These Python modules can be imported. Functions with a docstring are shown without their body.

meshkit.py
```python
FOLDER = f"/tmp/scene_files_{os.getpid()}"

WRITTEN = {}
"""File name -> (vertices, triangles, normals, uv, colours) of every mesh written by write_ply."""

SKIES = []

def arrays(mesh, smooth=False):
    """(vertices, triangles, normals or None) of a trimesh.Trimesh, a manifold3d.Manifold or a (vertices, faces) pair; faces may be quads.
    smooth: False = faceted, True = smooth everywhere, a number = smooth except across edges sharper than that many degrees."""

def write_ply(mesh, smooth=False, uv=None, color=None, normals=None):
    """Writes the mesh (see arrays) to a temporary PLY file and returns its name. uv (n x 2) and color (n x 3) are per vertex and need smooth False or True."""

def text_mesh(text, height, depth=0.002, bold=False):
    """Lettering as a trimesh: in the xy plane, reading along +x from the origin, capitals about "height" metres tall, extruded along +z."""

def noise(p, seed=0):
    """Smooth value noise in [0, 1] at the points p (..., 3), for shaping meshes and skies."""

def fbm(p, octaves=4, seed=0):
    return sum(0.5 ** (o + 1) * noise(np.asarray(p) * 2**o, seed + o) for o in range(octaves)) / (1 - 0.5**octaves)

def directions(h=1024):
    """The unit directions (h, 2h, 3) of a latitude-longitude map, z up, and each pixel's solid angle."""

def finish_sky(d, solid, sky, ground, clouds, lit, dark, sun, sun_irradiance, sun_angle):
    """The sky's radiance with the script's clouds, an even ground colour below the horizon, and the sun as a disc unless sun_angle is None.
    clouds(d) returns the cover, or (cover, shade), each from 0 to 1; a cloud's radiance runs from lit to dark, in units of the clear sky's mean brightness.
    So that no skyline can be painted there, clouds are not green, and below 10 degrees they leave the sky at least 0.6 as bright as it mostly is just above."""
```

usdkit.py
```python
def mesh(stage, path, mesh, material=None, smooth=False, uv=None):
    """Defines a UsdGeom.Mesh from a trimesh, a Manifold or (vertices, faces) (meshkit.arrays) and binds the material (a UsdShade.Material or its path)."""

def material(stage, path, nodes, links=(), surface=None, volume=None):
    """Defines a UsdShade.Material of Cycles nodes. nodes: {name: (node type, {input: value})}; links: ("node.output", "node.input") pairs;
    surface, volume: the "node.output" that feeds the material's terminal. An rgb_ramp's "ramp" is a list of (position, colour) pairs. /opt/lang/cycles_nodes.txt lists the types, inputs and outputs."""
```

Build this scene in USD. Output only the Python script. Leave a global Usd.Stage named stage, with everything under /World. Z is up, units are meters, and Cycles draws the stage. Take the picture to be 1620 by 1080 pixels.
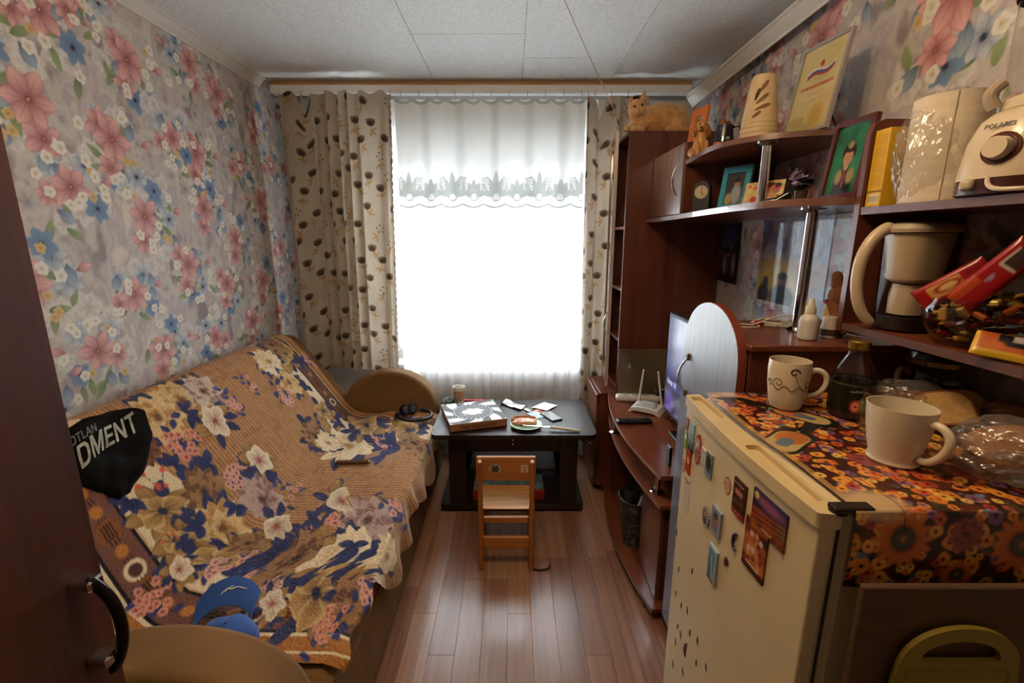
import math, random
import numpy as np, trimesh, manifold3d as m3, shapely
from shapely.geometry import Polygon, Point, LineString, box as sbox
from shapely import affinity
import usdkit, meshkit
from pxr import Usd, UsdGeom, UsdLux, UsdShade, Sdf, Gf, Vt

stage = Usd.Stage.CreateInMemory()
UsdGeom.SetStageUpAxis(stage, UsdGeom.Tokens.z); UsdGeom.SetStageMetersPerUnit(stage, 1.0)
UsdGeom.Xform.Define(stage, '/World'); UsdGeom.Scope.Define(stage, '/World/Looks')
rng = np.random.default_rng(11); random.seed(11)
PI = math.pi

# ---------------------------------------------------------------- camera, sky, lights, exposure
EXPOSURE = 1.0
cam = UsdGeom.Camera.Define(stage, '/World/camera')
cam.CreateHorizontalApertureAttr(36.0); cam.CreateVerticalApertureAttr(24.0)
cam.CreateFocalLengthAttr(36.0 * 726 / 1620)
cam.CreateClippingRangeAttr(Gf.Vec2f(0.03, 500)); cam.CreateExposureAttr(EXPOSURE)
PITCH = math.atan(162 / 726)
_x = UsdGeom.Xformable(cam)
_x.AddTranslateOp().Set(Gf.Vec3d(0, 0, 1.55)); _x.AddRotateXOp().Set(90 - math.degrees(PITCH))

def lin(c):
    if isinstance(c, str):
        c = c.lstrip('#'); c = [int(c[i:i+2], 16) / 255 for i in (0, 2, 4)]
    c = np.asarray(c, float)
    return np.where(c <= 0.04045, c / 12.92, ((c + 0.055) / 1.055) ** 2.4)
def lt(c): return tuple(float(v) for v in lin(c))

dome = UsdLux.DomeLight.Define(stage, '/World/sky')
dome.CreateIntensityAttr(2.6); dome.CreateColorAttr(Gf.Vec3f(0.93, 0.98, 1.0))
day = UsdLux.RectLight.Define(stage, '/World/daylight')          # overcast daylight just outside the window
day.CreateWidthAttr(1.9); day.CreateHeightAttr(1.9); day.CreateIntensityAttr(41.0); day.CreateColorAttr(Gf.Vec3f(0.90, 0.96, 1.0))
_d = UsdGeom.Xformable(day); _d.AddTranslateOp().Set(Gf.Vec3d(-0.12, 3.85, 1.62)); _d.AddRotateXOp().Set(-90 + 180 + 0)
LAMP = 98.0                                                       # five warm bulbs of the ceiling lamp over the photographer
for _i in range(5):
    _a = 2 * PI * _i / 5 + 0.3
    bl = UsdLux.SphereLight.Define(stage, f'/World/ceiling_bulb_light_{_i:03d}')
    bl.CreateRadiusAttr(0.028); bl.CreateIntensityAttr(LAMP); bl.CreateColorAttr(Gf.Vec3f(1.0, 0.70, 0.40))
    UsdGeom.Xformable(bl).AddTranslateOp().Set(Gf.Vec3d(0.02 + 0.17 * math.cos(_a), 0.84 + 0.17 * math.sin(_a), 2.30))

# ---------------------------------------------------------------- helpers: prims
_used = {}
def numbered(path):
    n = _used.get(path, -1) + 1; _used[path] = n
    return path if n == 0 else f'{path}_{n:03d}'
_org = {}
def tag(prim, label=None, cat=None, group=None, kind=None):
    for k, v in (('label', label), ('category', cat), ('group', group), ('kind', kind)):
        if v: prim.SetCustomDataByKey(k, v)
    return prim
def thing(name, label, cat, loc=(0, 0, 0), group=None, kind=None):
    p = numbered('/World/' + name)
    x = UsdGeom.Xform.Define(stage, p); x.AddTranslateOp().Set(Gf.Vec3d(*map(float, loc)))
    _org[p] = np.array(loc, float)
    return tag(x.GetPrim(), label, cat, group, kind)
def asvf(mesh):
    if isinstance(mesh, (list,)) and len(mesh) and not np.isscalar(mesh[0]) and not isinstance(mesh[0], np.ndarray):
        vs, fs, n = [], [], 0
        for m in mesh:
            v, f = asvf(m); vs.append(v); fs.append(f + n); n += len(v)
        return np.vstack(vs), np.vstack(fs)
    v, f, _ = meshkit.arrays(mesh, False)
    return v, f
def obj(name, mesh, material, parent=None, smooth=35, col=None, label=None, cat=None, group=None, kind=None, extra=None):
    """One Mesh prim (world coordinates in, stored relative to the thing it belongs to)."""
    if parent is None: path, org = numbered('/World/' + name), np.zeros(3)
    else:
        pp = str(parent.GetPath()); path = numbered(pp + '/' + name); org = _org.get(pp, np.zeros(3))
    v, f = asvf(mesh)
    if parent is None:
        lo, hi = v.min(0), v.max(0); base = np.array([(lo[0]+hi[0])/2, (lo[1]+hi[1])/2, lo[2]])
        if cat is None: base = np.zeros(3)
        org = base
    _org[path] = org
    sm = True if col is not None and smooth else smooth
    m = usdkit.mesh(stage, path, (v - org, f), material, smooth=sm)
    if parent is None and np.any(org): UsdGeom.Xformable(m).AddTranslateOp().Set(Gf.Vec3d(*map(float, org)))
    if col is not None:
        UsdGeom.PrimvarsAPI(m).CreatePrimvar('col', Sdf.ValueTypeNames.Color3fArray, 'vertex').Set(Vt.Vec3fArray.FromNumpy(np.ascontiguousarray(col.reshape(-1, 3), np.float32)))
    if extra is not None:
        UsdGeom.PrimvarsAPI(m).CreatePrimvar('mask', Sdf.ValueTypeNames.FloatArray, 'vertex').Set(Vt.FloatArray.FromNumpy(np.ascontiguousarray(extra.ravel(), np.float32)))
    return tag(m.GetPrim(), label, cat, group, kind)
def struct(name, mesh, material, parent=None, **k):
    return obj(name, mesh, material, parent, kind='structure' if parent is None else None, **k)

# ---------------------------------------------------------------- helpers: materials
_mats = {}
def _mk(name, nodes, links, surface='p.BSDF'):
    if name not in _mats:
        _mats[name] = usdkit.material(stage, '/World/Looks/' + name, nodes, links, surface=surface)
    return _mats[name]
def plain(name, c, rough=0.5, metal=0.0, spec=0.5, bump=0.0, bscale=200.0, var=0.0, vscale=8.0, sheen=0.0, coat=0.0, **extra):
    pr = dict(base_color=lt(c), roughness=rough, metallic=metal, specular_ior_level=spec, sheen_weight=sheen, coat_weight=coat); pr.update(extra)
    nodes, links = {'p': ('principled_bsdf', pr), 'g': ('geometry', {})}, []
    if var:
        nodes['vn'] = ('noise_texture', {'scale': vscale, 'detail': 4.0})
        a = lin(c)
        nodes['vr'] = ('rgb_ramp', {'ramp': [(0.3, tuple(np.clip(a * (1 - var), 0, 1))), (0.7, tuple(np.clip(a * (1 + var), 0, 1)))]})
        links += [('g.position', 'vn.vector'), ('vn.fac', 'vr.fac'), ('vr.color', 'p.base_color')]
    if bump:
        nodes['bn'] = ('noise_texture', {'scale': bscale, 'detail': 2.0}); nodes['b'] = ('bump', {'strength': bump, 'distance': 0.002})
        links += [('g.position', 'bn.vector'), ('bn.fac', 'b.height'), ('b.normal', 'p.normal')]
    return _mk(name, nodes, links)
def wood(name, c0, c1, axis='z', rough=0.4, freq=28.0, stretch=0.06, spec=0.5, coat=0.0, fine=0.5):
    s = {'x': (stretch, 1, 1), 'y': (1, stretch, 1), 'z': (1, 1, stretch)}[axis]
    nodes = {'g': ('geometry', {}), 'm': ('mapping', {'scale': tuple(freq * v for v in s)}), 'n': ('noise_texture', {'scale': 1.0, 'detail': 6.0, 'roughness': 0.62, 'distortion': 0.6}),
             'm2': ('mapping', {'scale': tuple(freq * 9 * v for v in s)}), 'n2': ('noise_texture', {'scale': 1.0, 'detail': 2.0}),
             'mx': ('mix_float', {'fac': 0.3 * fine}), 'r': ('rgb_ramp', {'ramp': [(0.3, lt(c0)), (0.68, lt(c1))]}),
             'p': ('principled_bsdf', {'roughness': rough, 'specular_ior_level': spec, 'coat_weight': coat, 'coat_roughness': 0.15})}
    return _mk(name, nodes, [('g.position', 'm.vector'), ('m.vector', 'n.vector'), ('g.position', 'm2.vector'), ('m2.vector', 'n2.vector'),
                             ('n.fac', 'mx.a'), ('n2.fac', 'mx.b'), ('mx.result', 'r.fac'), ('r.color', 'p.base_color')])
def printed(name, rough=0.6, spec=0.3, bump=0.0, bscale=300.0, sheen=0.0, coat=0.0, wave=None):
    """Colour from the mesh's own vertex colours."""
    nodes = {'a': ('attribute', {'attribute': 'col'}), 'p': ('principled_bsdf', {'roughness': rough, 'specular_ior_level': spec, 'sheen_weight': sheen, 'coat_weight': coat, 'coat_roughness': 0.1}), 'g': ('geometry', {})}
    links = [('a.color', 'p.base_color')]
    if bump:
        nodes['bn'] = ('noise_texture', {'scale': bscale, 'detail': 2.0}); nodes['b'] = ('bump', {'strength': bump, 'distance': 0.003})
        links += [('g.position', 'bn.vector'), ('bn.fac', 'b.height'), ('b.normal', 'p.normal')]
    return _mk(name, nodes, links)
def thinglass(name, tint=(0.97, 0.98, 0.98), ior=1.5, rough=0.02, base=0.0, refl=1.0):
    nodes = {'w': ('layer_weight', {'blend': 0.5}), 'p5': ('math', {'math_type': 'power', 'value2': 5.0}), 'f': ('math', {'math_type': 'multiply_add', 'value2': 0.94, 'value3': 0.04 + base, 'use_clamp': True}),
             't': ('transparent_bsdf', {'color': tint}), 's': ('glossy_bsdf', {'color': (refl, refl, refl), 'roughness': rough}), 'x': ('mix_closure', {})}
    links = [('w.facing', 'p5.value1'), ('p5.value', 'f.value1'), ('f.value', 'x.fac'), ('t.BSDF', 'x.closure1'), ('s.BSDF', 'x.closure2')]
    return _mk(name, nodes, links, 'x.closure')

# ---------------------------------------------------------------- helpers: shapes
def box(x0, x1, y0, y1, z0, z1, b=0.0):
    x0, x1 = min(x0, x1), max(x0, x1); y0, y1 = min(y0, y1), max(y0, y1); z0, z1 = min(z0, z1), max(z0, z1)
    if not b:
        m = trimesh.creation.box((x1-x0, y1-y0, z1-z0)); m.apply_translation(((x0+x1)/2, (y0+y1)/2, (z0+z1)/2)); return m
    b = min(b, (x1-x0)*.45, (y1-y0)*.45, (z1-z0)*.45); P = []
    for sx in (0, 1):
        for sy in (0, 1):
            for sz in (0, 1):
                c = np.array([x1 if sx else x0, y1 if sy else y0, z1 if sz else z0]); d = np.array([-1 if sx else 1, -1 if sy else 1, -1 if sz else 1]) * b
                for k in range(3):
                    o = d.copy(); o[k] = 0; P.append(c + o)
    return trimesh.convex.convex_hull(np.array(P))
def rbox(sx, sy, sz, r, n=5):
    """rounded box about the origin: hull of spheres"""
    s = trimesh.creation.icosphere(2, r).vertices
    P = np.vstack([s + np.array([a * (sx/2 - r), b * (sy/2 - r), c * (sz/2 - r)]) for a in (-1, 1) for b in (-1, 1) for c in (-1, 1)])
    return trimesh.convex.convex_hull(P)
def grid(P):
    P = np.asarray(P, float); h, w = P.shape[:2]
    i, j = np.meshgrid(np.arange(h-1), np.arange(w-1), indexing='ij')
    a = i*w + j
    return P.reshape(-1, 3), np.stack([a, a+1, a+w+1, a+w], -1).reshape(-1, 4)
def gridt(P):
    v, q = grid(P); return v, np.vstack([q[:, [0, 1, 2]], q[:, [0, 2, 3]]])
def slab(P, t):
    """a sheet with thickness: the grid P, moved by t along its normals on the back, with closed edges"""
    P = np.asarray(P, float); du = np.gradient(P, axis=0); dv = np.gradient(P, axis=1); n = np.cross(du, dv); n /= np.linalg.norm(n, axis=-1, keepdims=True) + 1e-12
    h, w = P.shape[:2]; v, f = gridt(P); v2 = (P - n * t).reshape(-1, 3); N = h * w
    F = [f, f[:, ::-1] + N]
    ring = [(0, j) for j in range(w)] + [(i, w-1) for i in range(1, h)] + [(h-1, j) for j in range(w-2, -1, -1)] + [(i, 0) for i in range(h-2, 0, -1)]
    r = np.array([a*w+b for a, b in ring]); s = np.roll(r, -1)
    F += [np.stack([s, r, r+N], 1), np.stack([s, r+N, s+N], 1)]
    return np.vstack([v, v2]), np.vstack(F)
def lathe(prof, c=(0, 0, 0), n=48, caps=True):
    prof = np.asarray(prof, float); a = np.linspace(0, 2*PI, n, endpoint=False); k = len(prof)
    v = np.stack([prof[:, None, 0]*np.cos(a), prof[:, None, 0]*np.sin(a), np.broadcast_to(prof[:, None, 1], (k, n))], -1).reshape(-1, 3) + np.asarray(c, float)
    i, j = np.meshgrid(np.arange(k-1), np.arange(n), indexing='ij'); p, q = i*n+j, i*n+(j+1) % n
    f = np.vstack([np.stack([p, q, q+n], -1).reshape(-1, 3), np.stack([p, q+n, p+n], -1).reshape(-1, 3)])
    fs, vs = [f], [v]
    if caps:
        N = len(v)
        for idx, row, flip in ((0, 0, True), (k-1, 1, False)):
            if prof[idx, 0] > 1e-6:
                vs.append(np.array([[c[0], c[1], c[2] + prof[idx, 1]]])); r = idx*n + np.arange(n); s = idx*n + (np.arange(n)+1) % n
                t = np.stack([r, s, np.full(n, N)], 1); fs.append(t[:, ::-1] if flip else t); N += 1
    return np.vstack(vs), np.vstack(fs)
def tube(pts, r, n=10, closed=False):
    p = np.asarray(pts, float); k = len(p); r = np.broadcast_to(r, (k,))
    t = np.roll(p, -1, 0) - np.roll(p, 1, 0) if closed else np.gradient(p, axis=0)
    t /= np.linalg.norm(t, axis=1, keepdims=True) + 1e-12
    a = np.cross(t[0], [0, 0, 1.0]); a = np.cross(t[0], [1.0, 0, 0]) if np.linalg.norm(a) < 1e-3 else a
    A = []
    for i in range(k):
        a = a - t[i] * np.dot(a, t[i]); a /= np.linalg.norm(a) + 1e-12; A.append(a.copy())
    A = np.array(A); B = np.cross(t, A); th = np.arange(n)*2*PI/n
    v = p[:, None] + r[:, None, None]*(np.cos(th)[None, :, None]*A[:, None] + np.sin(th)[None, :, None]*B[:, None])
    v = v.reshape(-1, 3); K = k if closed else k-1
    i, j = np.meshgrid(np.arange(K), np.arange(n), indexing='ij'); q0, q1 = i*n+j, i*n+(j+1) % n; m0, m1 = ((i+1) % k)*n+j, ((i+1) % k)*n+(j+1) % n
    f = [np.stack([q0, q1, m1], -1).reshape(-1, 3), np.stack([q0, m1, m0], -1).reshape(-1, 3)]
    if not closed:
        v = np.vstack([v, p[:1], p[-1:]]); N = k*n; jj = np.arange(n)
        f += [np.stack([(jj+1) % n, jj, np.full(n, N)], 1), np.stack([(k-1)*n+jj, (k-1)*n+(jj+1) % n, np.full(n, N+1)], 1)]
    return v, np.vstack(f)
def spline(pts, n=40, closed=False):
    from scipy.interpolate import CubicSpline
    p = np.asarray(pts, float)
    if closed: p = np.vstack([p, p[:1]])
    d = np.r_[0, np.cumsum(np.linalg.norm(np.diff(p, axis=0), axis=1))]
    return CubicSpline(d, p, bc_type='periodic' if closed else 'not-a-knot' if len(p) > 3 else 'natural')(np.linspace(0, d[-1], n + (1 if closed else 0)))[:n]
def extr(poly, t, O, U, V):
    """a shapely outline extruded by t: outline x runs along U, y along V, thickness along U x V from O"""
    ms = [trimesh.creation.extrude_polygon(g, t, engine='earcut') for g in getattr(poly, 'geoms', [poly])]
    m = trimesh.util.concatenate(ms); U, V = np.asarray(U, float), np.asarray(V, float); W = np.cross(U, V)
    v = m.vertices; m2 = trimesh.Trimesh(np.asarray(O, float) + v[:, :1]*U + v[:, 1:2]*V + v[:, 2:]*W, m.faces, process=False)
    return m2
def place(mesh, O, U, V):
    v, f = asvf(mesh); U, V = np.asarray(U, float), np.asarray(V, float); W = np.cross(U, V)
    return np.asarray(O, float) + v[:, :1]*U + v[:, 1:2]*V + v[:, 2:]*W, f
def rotz(mesh, a, c=(0, 0, 0)):
    v, f = asvf(mesh); c = np.asarray(c, float); R = np.array([[math.cos(a), -math.sin(a), 0], [math.sin(a), math.cos(a), 0], [0, 0, 1]])
    return (v - c) @ R.T + c, f
def rot(mesh, ax, a, c=(0, 0, 0)):
    v, f = asvf(mesh); c = np.asarray(c, float); R = trimesh.transformations.rotation_matrix(a, ax)[:3, :3]
    return (v - c) @ R.T + c, f
def mov(mesh, d):
    v, f = asvf(mesh); return v + np.asarray(d, float), f
def scl(mesh, s):
    v, f = asvf(mesh); return v * np.asarray(s, float), f
def cyl(p, q, r, n=24, r2=None):
    p, q = np.asarray(p, float), np.asarray(q, float)
    return tube(np.array([p, q]), np.array([r, r if r2 is None else r2]), n)
def text_on(text, h, O, U, V, depth=0.0006, bold=False, center=True):
    m = meshkit.text_mesh(text, h, depth, bold)
    if center: m.apply_translation((-(m.bounds[0][0]+m.bounds[1][0])/2, -h/2, 0))
    return place(m, O, U, V)
def blob(bones, edge=0.006, smooth=10):
    """one skin over bones [(p, rp, q, rq)] : hulls of spheres, joined, refined and smoothed"""
    M = None
    for p, rp, q, rq in bones:
        s1 = m3.Manifold.sphere(rp, 20).translate(tuple(map(float, p))); s2 = m3.Manifold.sphere(rq, 20).translate(tuple(map(float, q)))
        h = m3.Manifold.batch_hull([s1, s2]); M = h if M is None else M + h
    M = M.refine_to_length(edge); me = M.to_mesh(); t = trimesh.Trimesh(me.vert_properties[:, :3], me.tri_verts, process=True)
    if smooth: trimesh.smoothing.filter_taubin(t, lamb=0.5, nu=0.52, iterations=smooth)
    return t
def N3(v): v = np.asarray(v, float); return v / np.linalg.norm(v)

# ---------------------------------------------------------------- helpers: printed patterns as vertex colours of dense sheets
class Print:
    """Colours for the vertices of a regular sheet; coordinates are metres on the sheet."""
    def __init__(s, u, v, base):
        s.u, s.v = np.asarray(u, float), np.asarray(v, float); s.c = np.empty((len(s.v), len(s.u), 3)); s.c[:] = lin(base); s.xf = None
    def win(s, cx, cy, R):
        if s.xf is not None:                               # a motif drawn stretched about its own centre
            c0, M = s.xf; cx, cy = c0+M @ (np.array([cx, cy])-c0); R = R*1.7
        j0, j1 = np.searchsorted(s.u, [cx-R, cx+R]); i0, i1 = np.searchsorted(s.v, [cy-R, cy+R])
        if j0 >= j1 or i0 >= i1: return None
        X, Y = np.meshgrid(s.u[j0:j1]-cx, s.v[i0:i1]-cy)
        if s.xf is not None: I = np.linalg.inv(s.xf[1]); X, Y = I[0, 0]*X+I[0, 1]*Y, I[1, 0]*X+I[1, 1]*Y
        return (slice(i0, i1), slice(j0, j1)), X, Y
    def blend(s, sl, m, c):
        m = np.clip(m, 0, 1)[..., None]; s.c[sl] = s.c[sl]*(1-m) + c*m
    def disc(s, cx, cy, r, c, soft=0.15, ry=None, ring=None, op=1.0, ang=0.0):
        ry = ry or r; w = s.win(cx, cy, max(r, ry)*1.2)
        if w is None: return
        sl, X, Y = w
        if ang: X, Y = X*math.cos(ang)+Y*math.sin(ang), -X*math.sin(ang)+Y*math.cos(ang)
        d = np.hypot(X/r, Y/ry); m = np.clip((1-d)/soft+.5, 0, 1)*op
        if ring: m = m*np.clip((d-ring)/soft+.5, 0, 1)
        s.blend(sl, m, lin(c))
    def petal(s, cx, cy, a, L, W, c0, c1, ce=None, vein=0.35, op=1.0, tip=1.15):
        """from the root (cx,cy) along angle a; c0 at the root, c1 at the tip, ce along the rim"""
        w = s.win(cx, cy, L*1.05)
        if w is None: return
        sl, X, Y = w; u = (X*math.cos(a)+Y*math.sin(a))/L; v = (-X*math.sin(a)+Y*math.cos(a))/W
        uu = np.clip(u, 0, 1); hw = np.sin(PI*uu**tip)**(0.75 if tip != 1.15 else 0.95)
        e = np.abs(v)/np.maximum(hw, 1e-3); px = 0.0025/W
        m = np.clip((hw-np.abs(v))/(2*px)+.5, 0, 1)*((u > 0) & (u < 1))*op
        if not m.any(): return
        ug = uu**.62; c = lin(c0)*(1-ug)[..., None] + lin(c1)*ug[..., None]
        if ce is not None: k = np.clip(e, 0, 1)[..., None]**4*0.8; c = c*(1-k)+lin(ce)*k
        if vein:
            st = (np.exp(-(v/0.10)**2) + .5*np.exp(-((np.abs(v)-hw*.5)/.09)**2))*(1-uu*.8); c = c*(1-vein*st[..., None])
        s.blend(sl, m, c)
    def flower(s, cx, cy, R, n, c0, c1, ce, seed=0, W=0.33, cc=None, rc=0.12, a0=None, op=1.0, sq=0.25):
        r = np.random.default_rng(seed); a0 = r.uniform(0, 6.28) if a0 is None else a0
        for k in r.permutation(n):
            s.petal(cx, cy, a0+2*PI*k/n+r.normal(0, .08), R*r.uniform(1-sq, 1.0), R*W*r.uniform(.85, 1.1), c0, c1, ce, op=op)
        if cc is not None: s.disc(cx, cy, R*rc, cc, .5, op=op)
    def peony(s, cx, cy, R, dark, mid, light, seed=0, ry=1.0):
        r = np.random.default_rng(seed)
        for ring, n in ((1.0, 11), (.82, 10), (.62, 8), (.42, 6), (.25, 5)):
            off = r.uniform(0, 6.28)
            for k in range(n):
                a = off+2*PI*k/n+r.normal(0, .1); q = R*ring*r.uniform(.88, 1.05)
                s.petal(cx+.12*R*math.cos(a), cy+.12*R*math.sin(a)*ry, a, q, R*.26*(ring*.5+.5), dark, light if r.random() < .6 else mid, light, vein=.3, tip=.9)
        s.disc(cx, cy, R*.13, dark, .6)
    def leaf(s, cx, cy, a, L, W, c, c2=None): s.petal(cx, cy, a, L, W, c, c2 or c, c, vein=.3, tip=.8)
    def line(s, p, q, w, c, op=1.0):
        p, q = np.asarray(p, float), np.asarray(q, float); m = (p+q)/2; W = s.win(m[0], m[1], np.linalg.norm(q-p)/2+w*2)
        if W is None: return
        sl, X, Y = W; d = q-p; l = np.linalg.norm(d)+1e-9; d = d/l; x, y = X+m[0]-p[0], Y+m[1]-p[1]
        t = np.clip(x*d[0]+y*d[1], 0, l); D = np.hypot(x-t*d[0], y-t*d[1]); s.blend(sl, np.clip((w/2-D)/.0012+.5, 0, 1)*op, lin(c))
    def curve(s, pts, w, c, op=1.0):
        P = spline(pts, 14) if len(pts) > 2 else np.asarray(pts)
        for a, b in zip(P[:-1], P[1:]): s.line(a, b, w, c, op)
    def rect(s, x0, x1, y0, y1, c, op=1.0):
        j0, j1 = np.searchsorted(s.u, [x0, x1]); i0, i1 = np.searchsorted(s.v, [y0, y1]); s.c[i0:i1, j0:j1] = s.c[i0:i1, j0:j1]*(1-op)+lin(c)*op
    def mottle(s, cols, scale, seed=0, amt=1.0, stretch=(1, 1), octaves=4):
        X, Y = np.meshgrid(s.u*scale*stretch[0], s.v*scale*stretch[1]); n = meshkit.fbm(np.stack([X, Y, 0*X], -1), octaves, seed)
        t = np.clip((n-.25)/.5, 0, 1)*(len(cols)-1); C = np.array([lin(c) for c in cols]); i = np.clip(t.astype(int), 0, len(cols)-2); f = (t-i)[..., None]
        m = C[i]*(1-f)+C[i+1]*f; s.c = s.c*(1-amt)+m*amt
def ar(a, b, st): return np.linspace(a, b, max(2, int(round(abs(b-a)/st))+1))
# ================================================================ the room
XL, XR, YB, YF, ZC = -1.52, 1.16, -1.0, 3.19, 2.49
WX0, WX1, WZ0, WZ1 = -0.90, 0.64, 0.69, 2.12

# ---- wallpaper: pink lilies, blue flowers, green leaves on a mottled grey-lilac ground
PINK = ('#7c2a3a', '#d9aca6', '#94485a'); BLUE = ('#566488', '#bdc4c8', '#6c7b98'); WHITE = ('#b9b3ae', '#dedad4', '#cfcac6')
def bouquet(pr, cx, cy, s=1.0, seed=0, kind=0, flip=1):
    r = np.random.default_rng(seed*7+kind)
    def at(x, y): return cx+flip*x*s, cy+y*s
    for k in range(5):
        x, y = at(r.uniform(-.13, .13), r.uniform(-.14, .12)); pr.flower(x, y, .05*s*r.uniform(.7, 1.2), 6, '#9aa0a6', '#cfcac4', '#d9d4cd', seed*31+k, W=.3, cc='#b9a878', op=.75)
    for k in range(7):
        x, y = at(r.normal(0, .05), r.normal(-.03, .06)); pr.leaf(x, y, r.uniform(0, 6.28), .065*s, .012*s, ('#56704a', '#72865a', '#455f48')[k % 3], '#8e9c70')
    pts = {0: [(.045, .06), (.085, -.005), (.03, .095)], 1: [(-.05, .075), (.07, -.085), (.0, -.11)], 2: [(.06, .07), (-.06, .06), (.08, -.06)]}[kind]
    for i, (x, y) in enumerate(pts):
        x, y = at(x, y); pr.flower(x, y, .052*s, 6, BLUE[0], BLUE[1] if i != 2 else '#6f8fb0', BLUE[2], seed*13+i, W=.30, cc='#2b3148', rc=.14)
    for k in range(4):
        x, y = at(r.uniform(-.08, .1), r.uniform(-.1, .1)); pr.petal(x, y, r.uniform(-2.6, -.6), .065*s, .02*s, '#3d4d70', '#98a9b8', '#52668a')
    for k in range(4):
        x, y = at(r.uniform(-.09, .09), r.uniform(-.1, .09)); pr.flower(x, y, .018*s, 5, '#b08c50', '#cdb27a', '#c0a066', seed*17+k, W=.4)
    pts = {0: [(-.035, .0, .075), (-.055, -.085, .055)], 1: [(-.005, .02, .078), (-.045, .06, .055), (-.03, -.07, .05)], 2: [(0, 0, .07), (-.075, -.03, .045)]}[kind]
    for i, (x, y, R) in enumerate(pts[::-1]):
        x, y = at(x, y); pr.flower(x, y, R*s*1.14, 6, PINK[0], PINK[1], PINK[2], seed*19+i, W=.29, cc='#7b2b3c', rc=.07, sq=.25)
        pr.disc(x, y, R*s*.05, '#c9a060', .5)
    for k in range(8):
        x, y = at(r.uniform(-.13, .13), r.uniform(-.14, .12)); pr.flower(x, y, .022*s, 5, '#b7b39a', '#e0dcd4', '#d5d0c8', seed*23+k, W=.4, cc='#b9a04a')
    x, y = at(.11, .02); pr.petal(x, y, .3 if flip > 0 else PI-.3, .055*s, .014*s, PINK[0], PINK[1], PINK[2])
def wallpaper(u, v, flowers, seed, s0=1.0):
    pr = Print(u, v, '#a9a19f')
    pr.mottle(['#857c7d', '#a59c9b', '#b5aca5', '#a29a9f', '#c2b9af'], 12, seed, 1.0, (1.2, .7), 5)
    r = np.random.default_rng(seed)
    for k in range(int((u[-1]-u[0])*(v[-1]-v[0])*40)):                 # pale ghost flowers of the ground
        pr.flower(r.uniform(u[0], u[-1]), r.uniform(v[0], v[-1]), r.uniform(.05, .085)*s0, 6, '#8f8d90', '#c7c1b9', '#bdb6b0', 500+k, W=.30, cc='#8088a0', op=.6, sq=.4)
    for i, (a, b, k, s, fl) in enumerate(flowers): bouquet(pr, a, b, s*1.13, i+seed, k, fl)
    return pr
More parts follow.
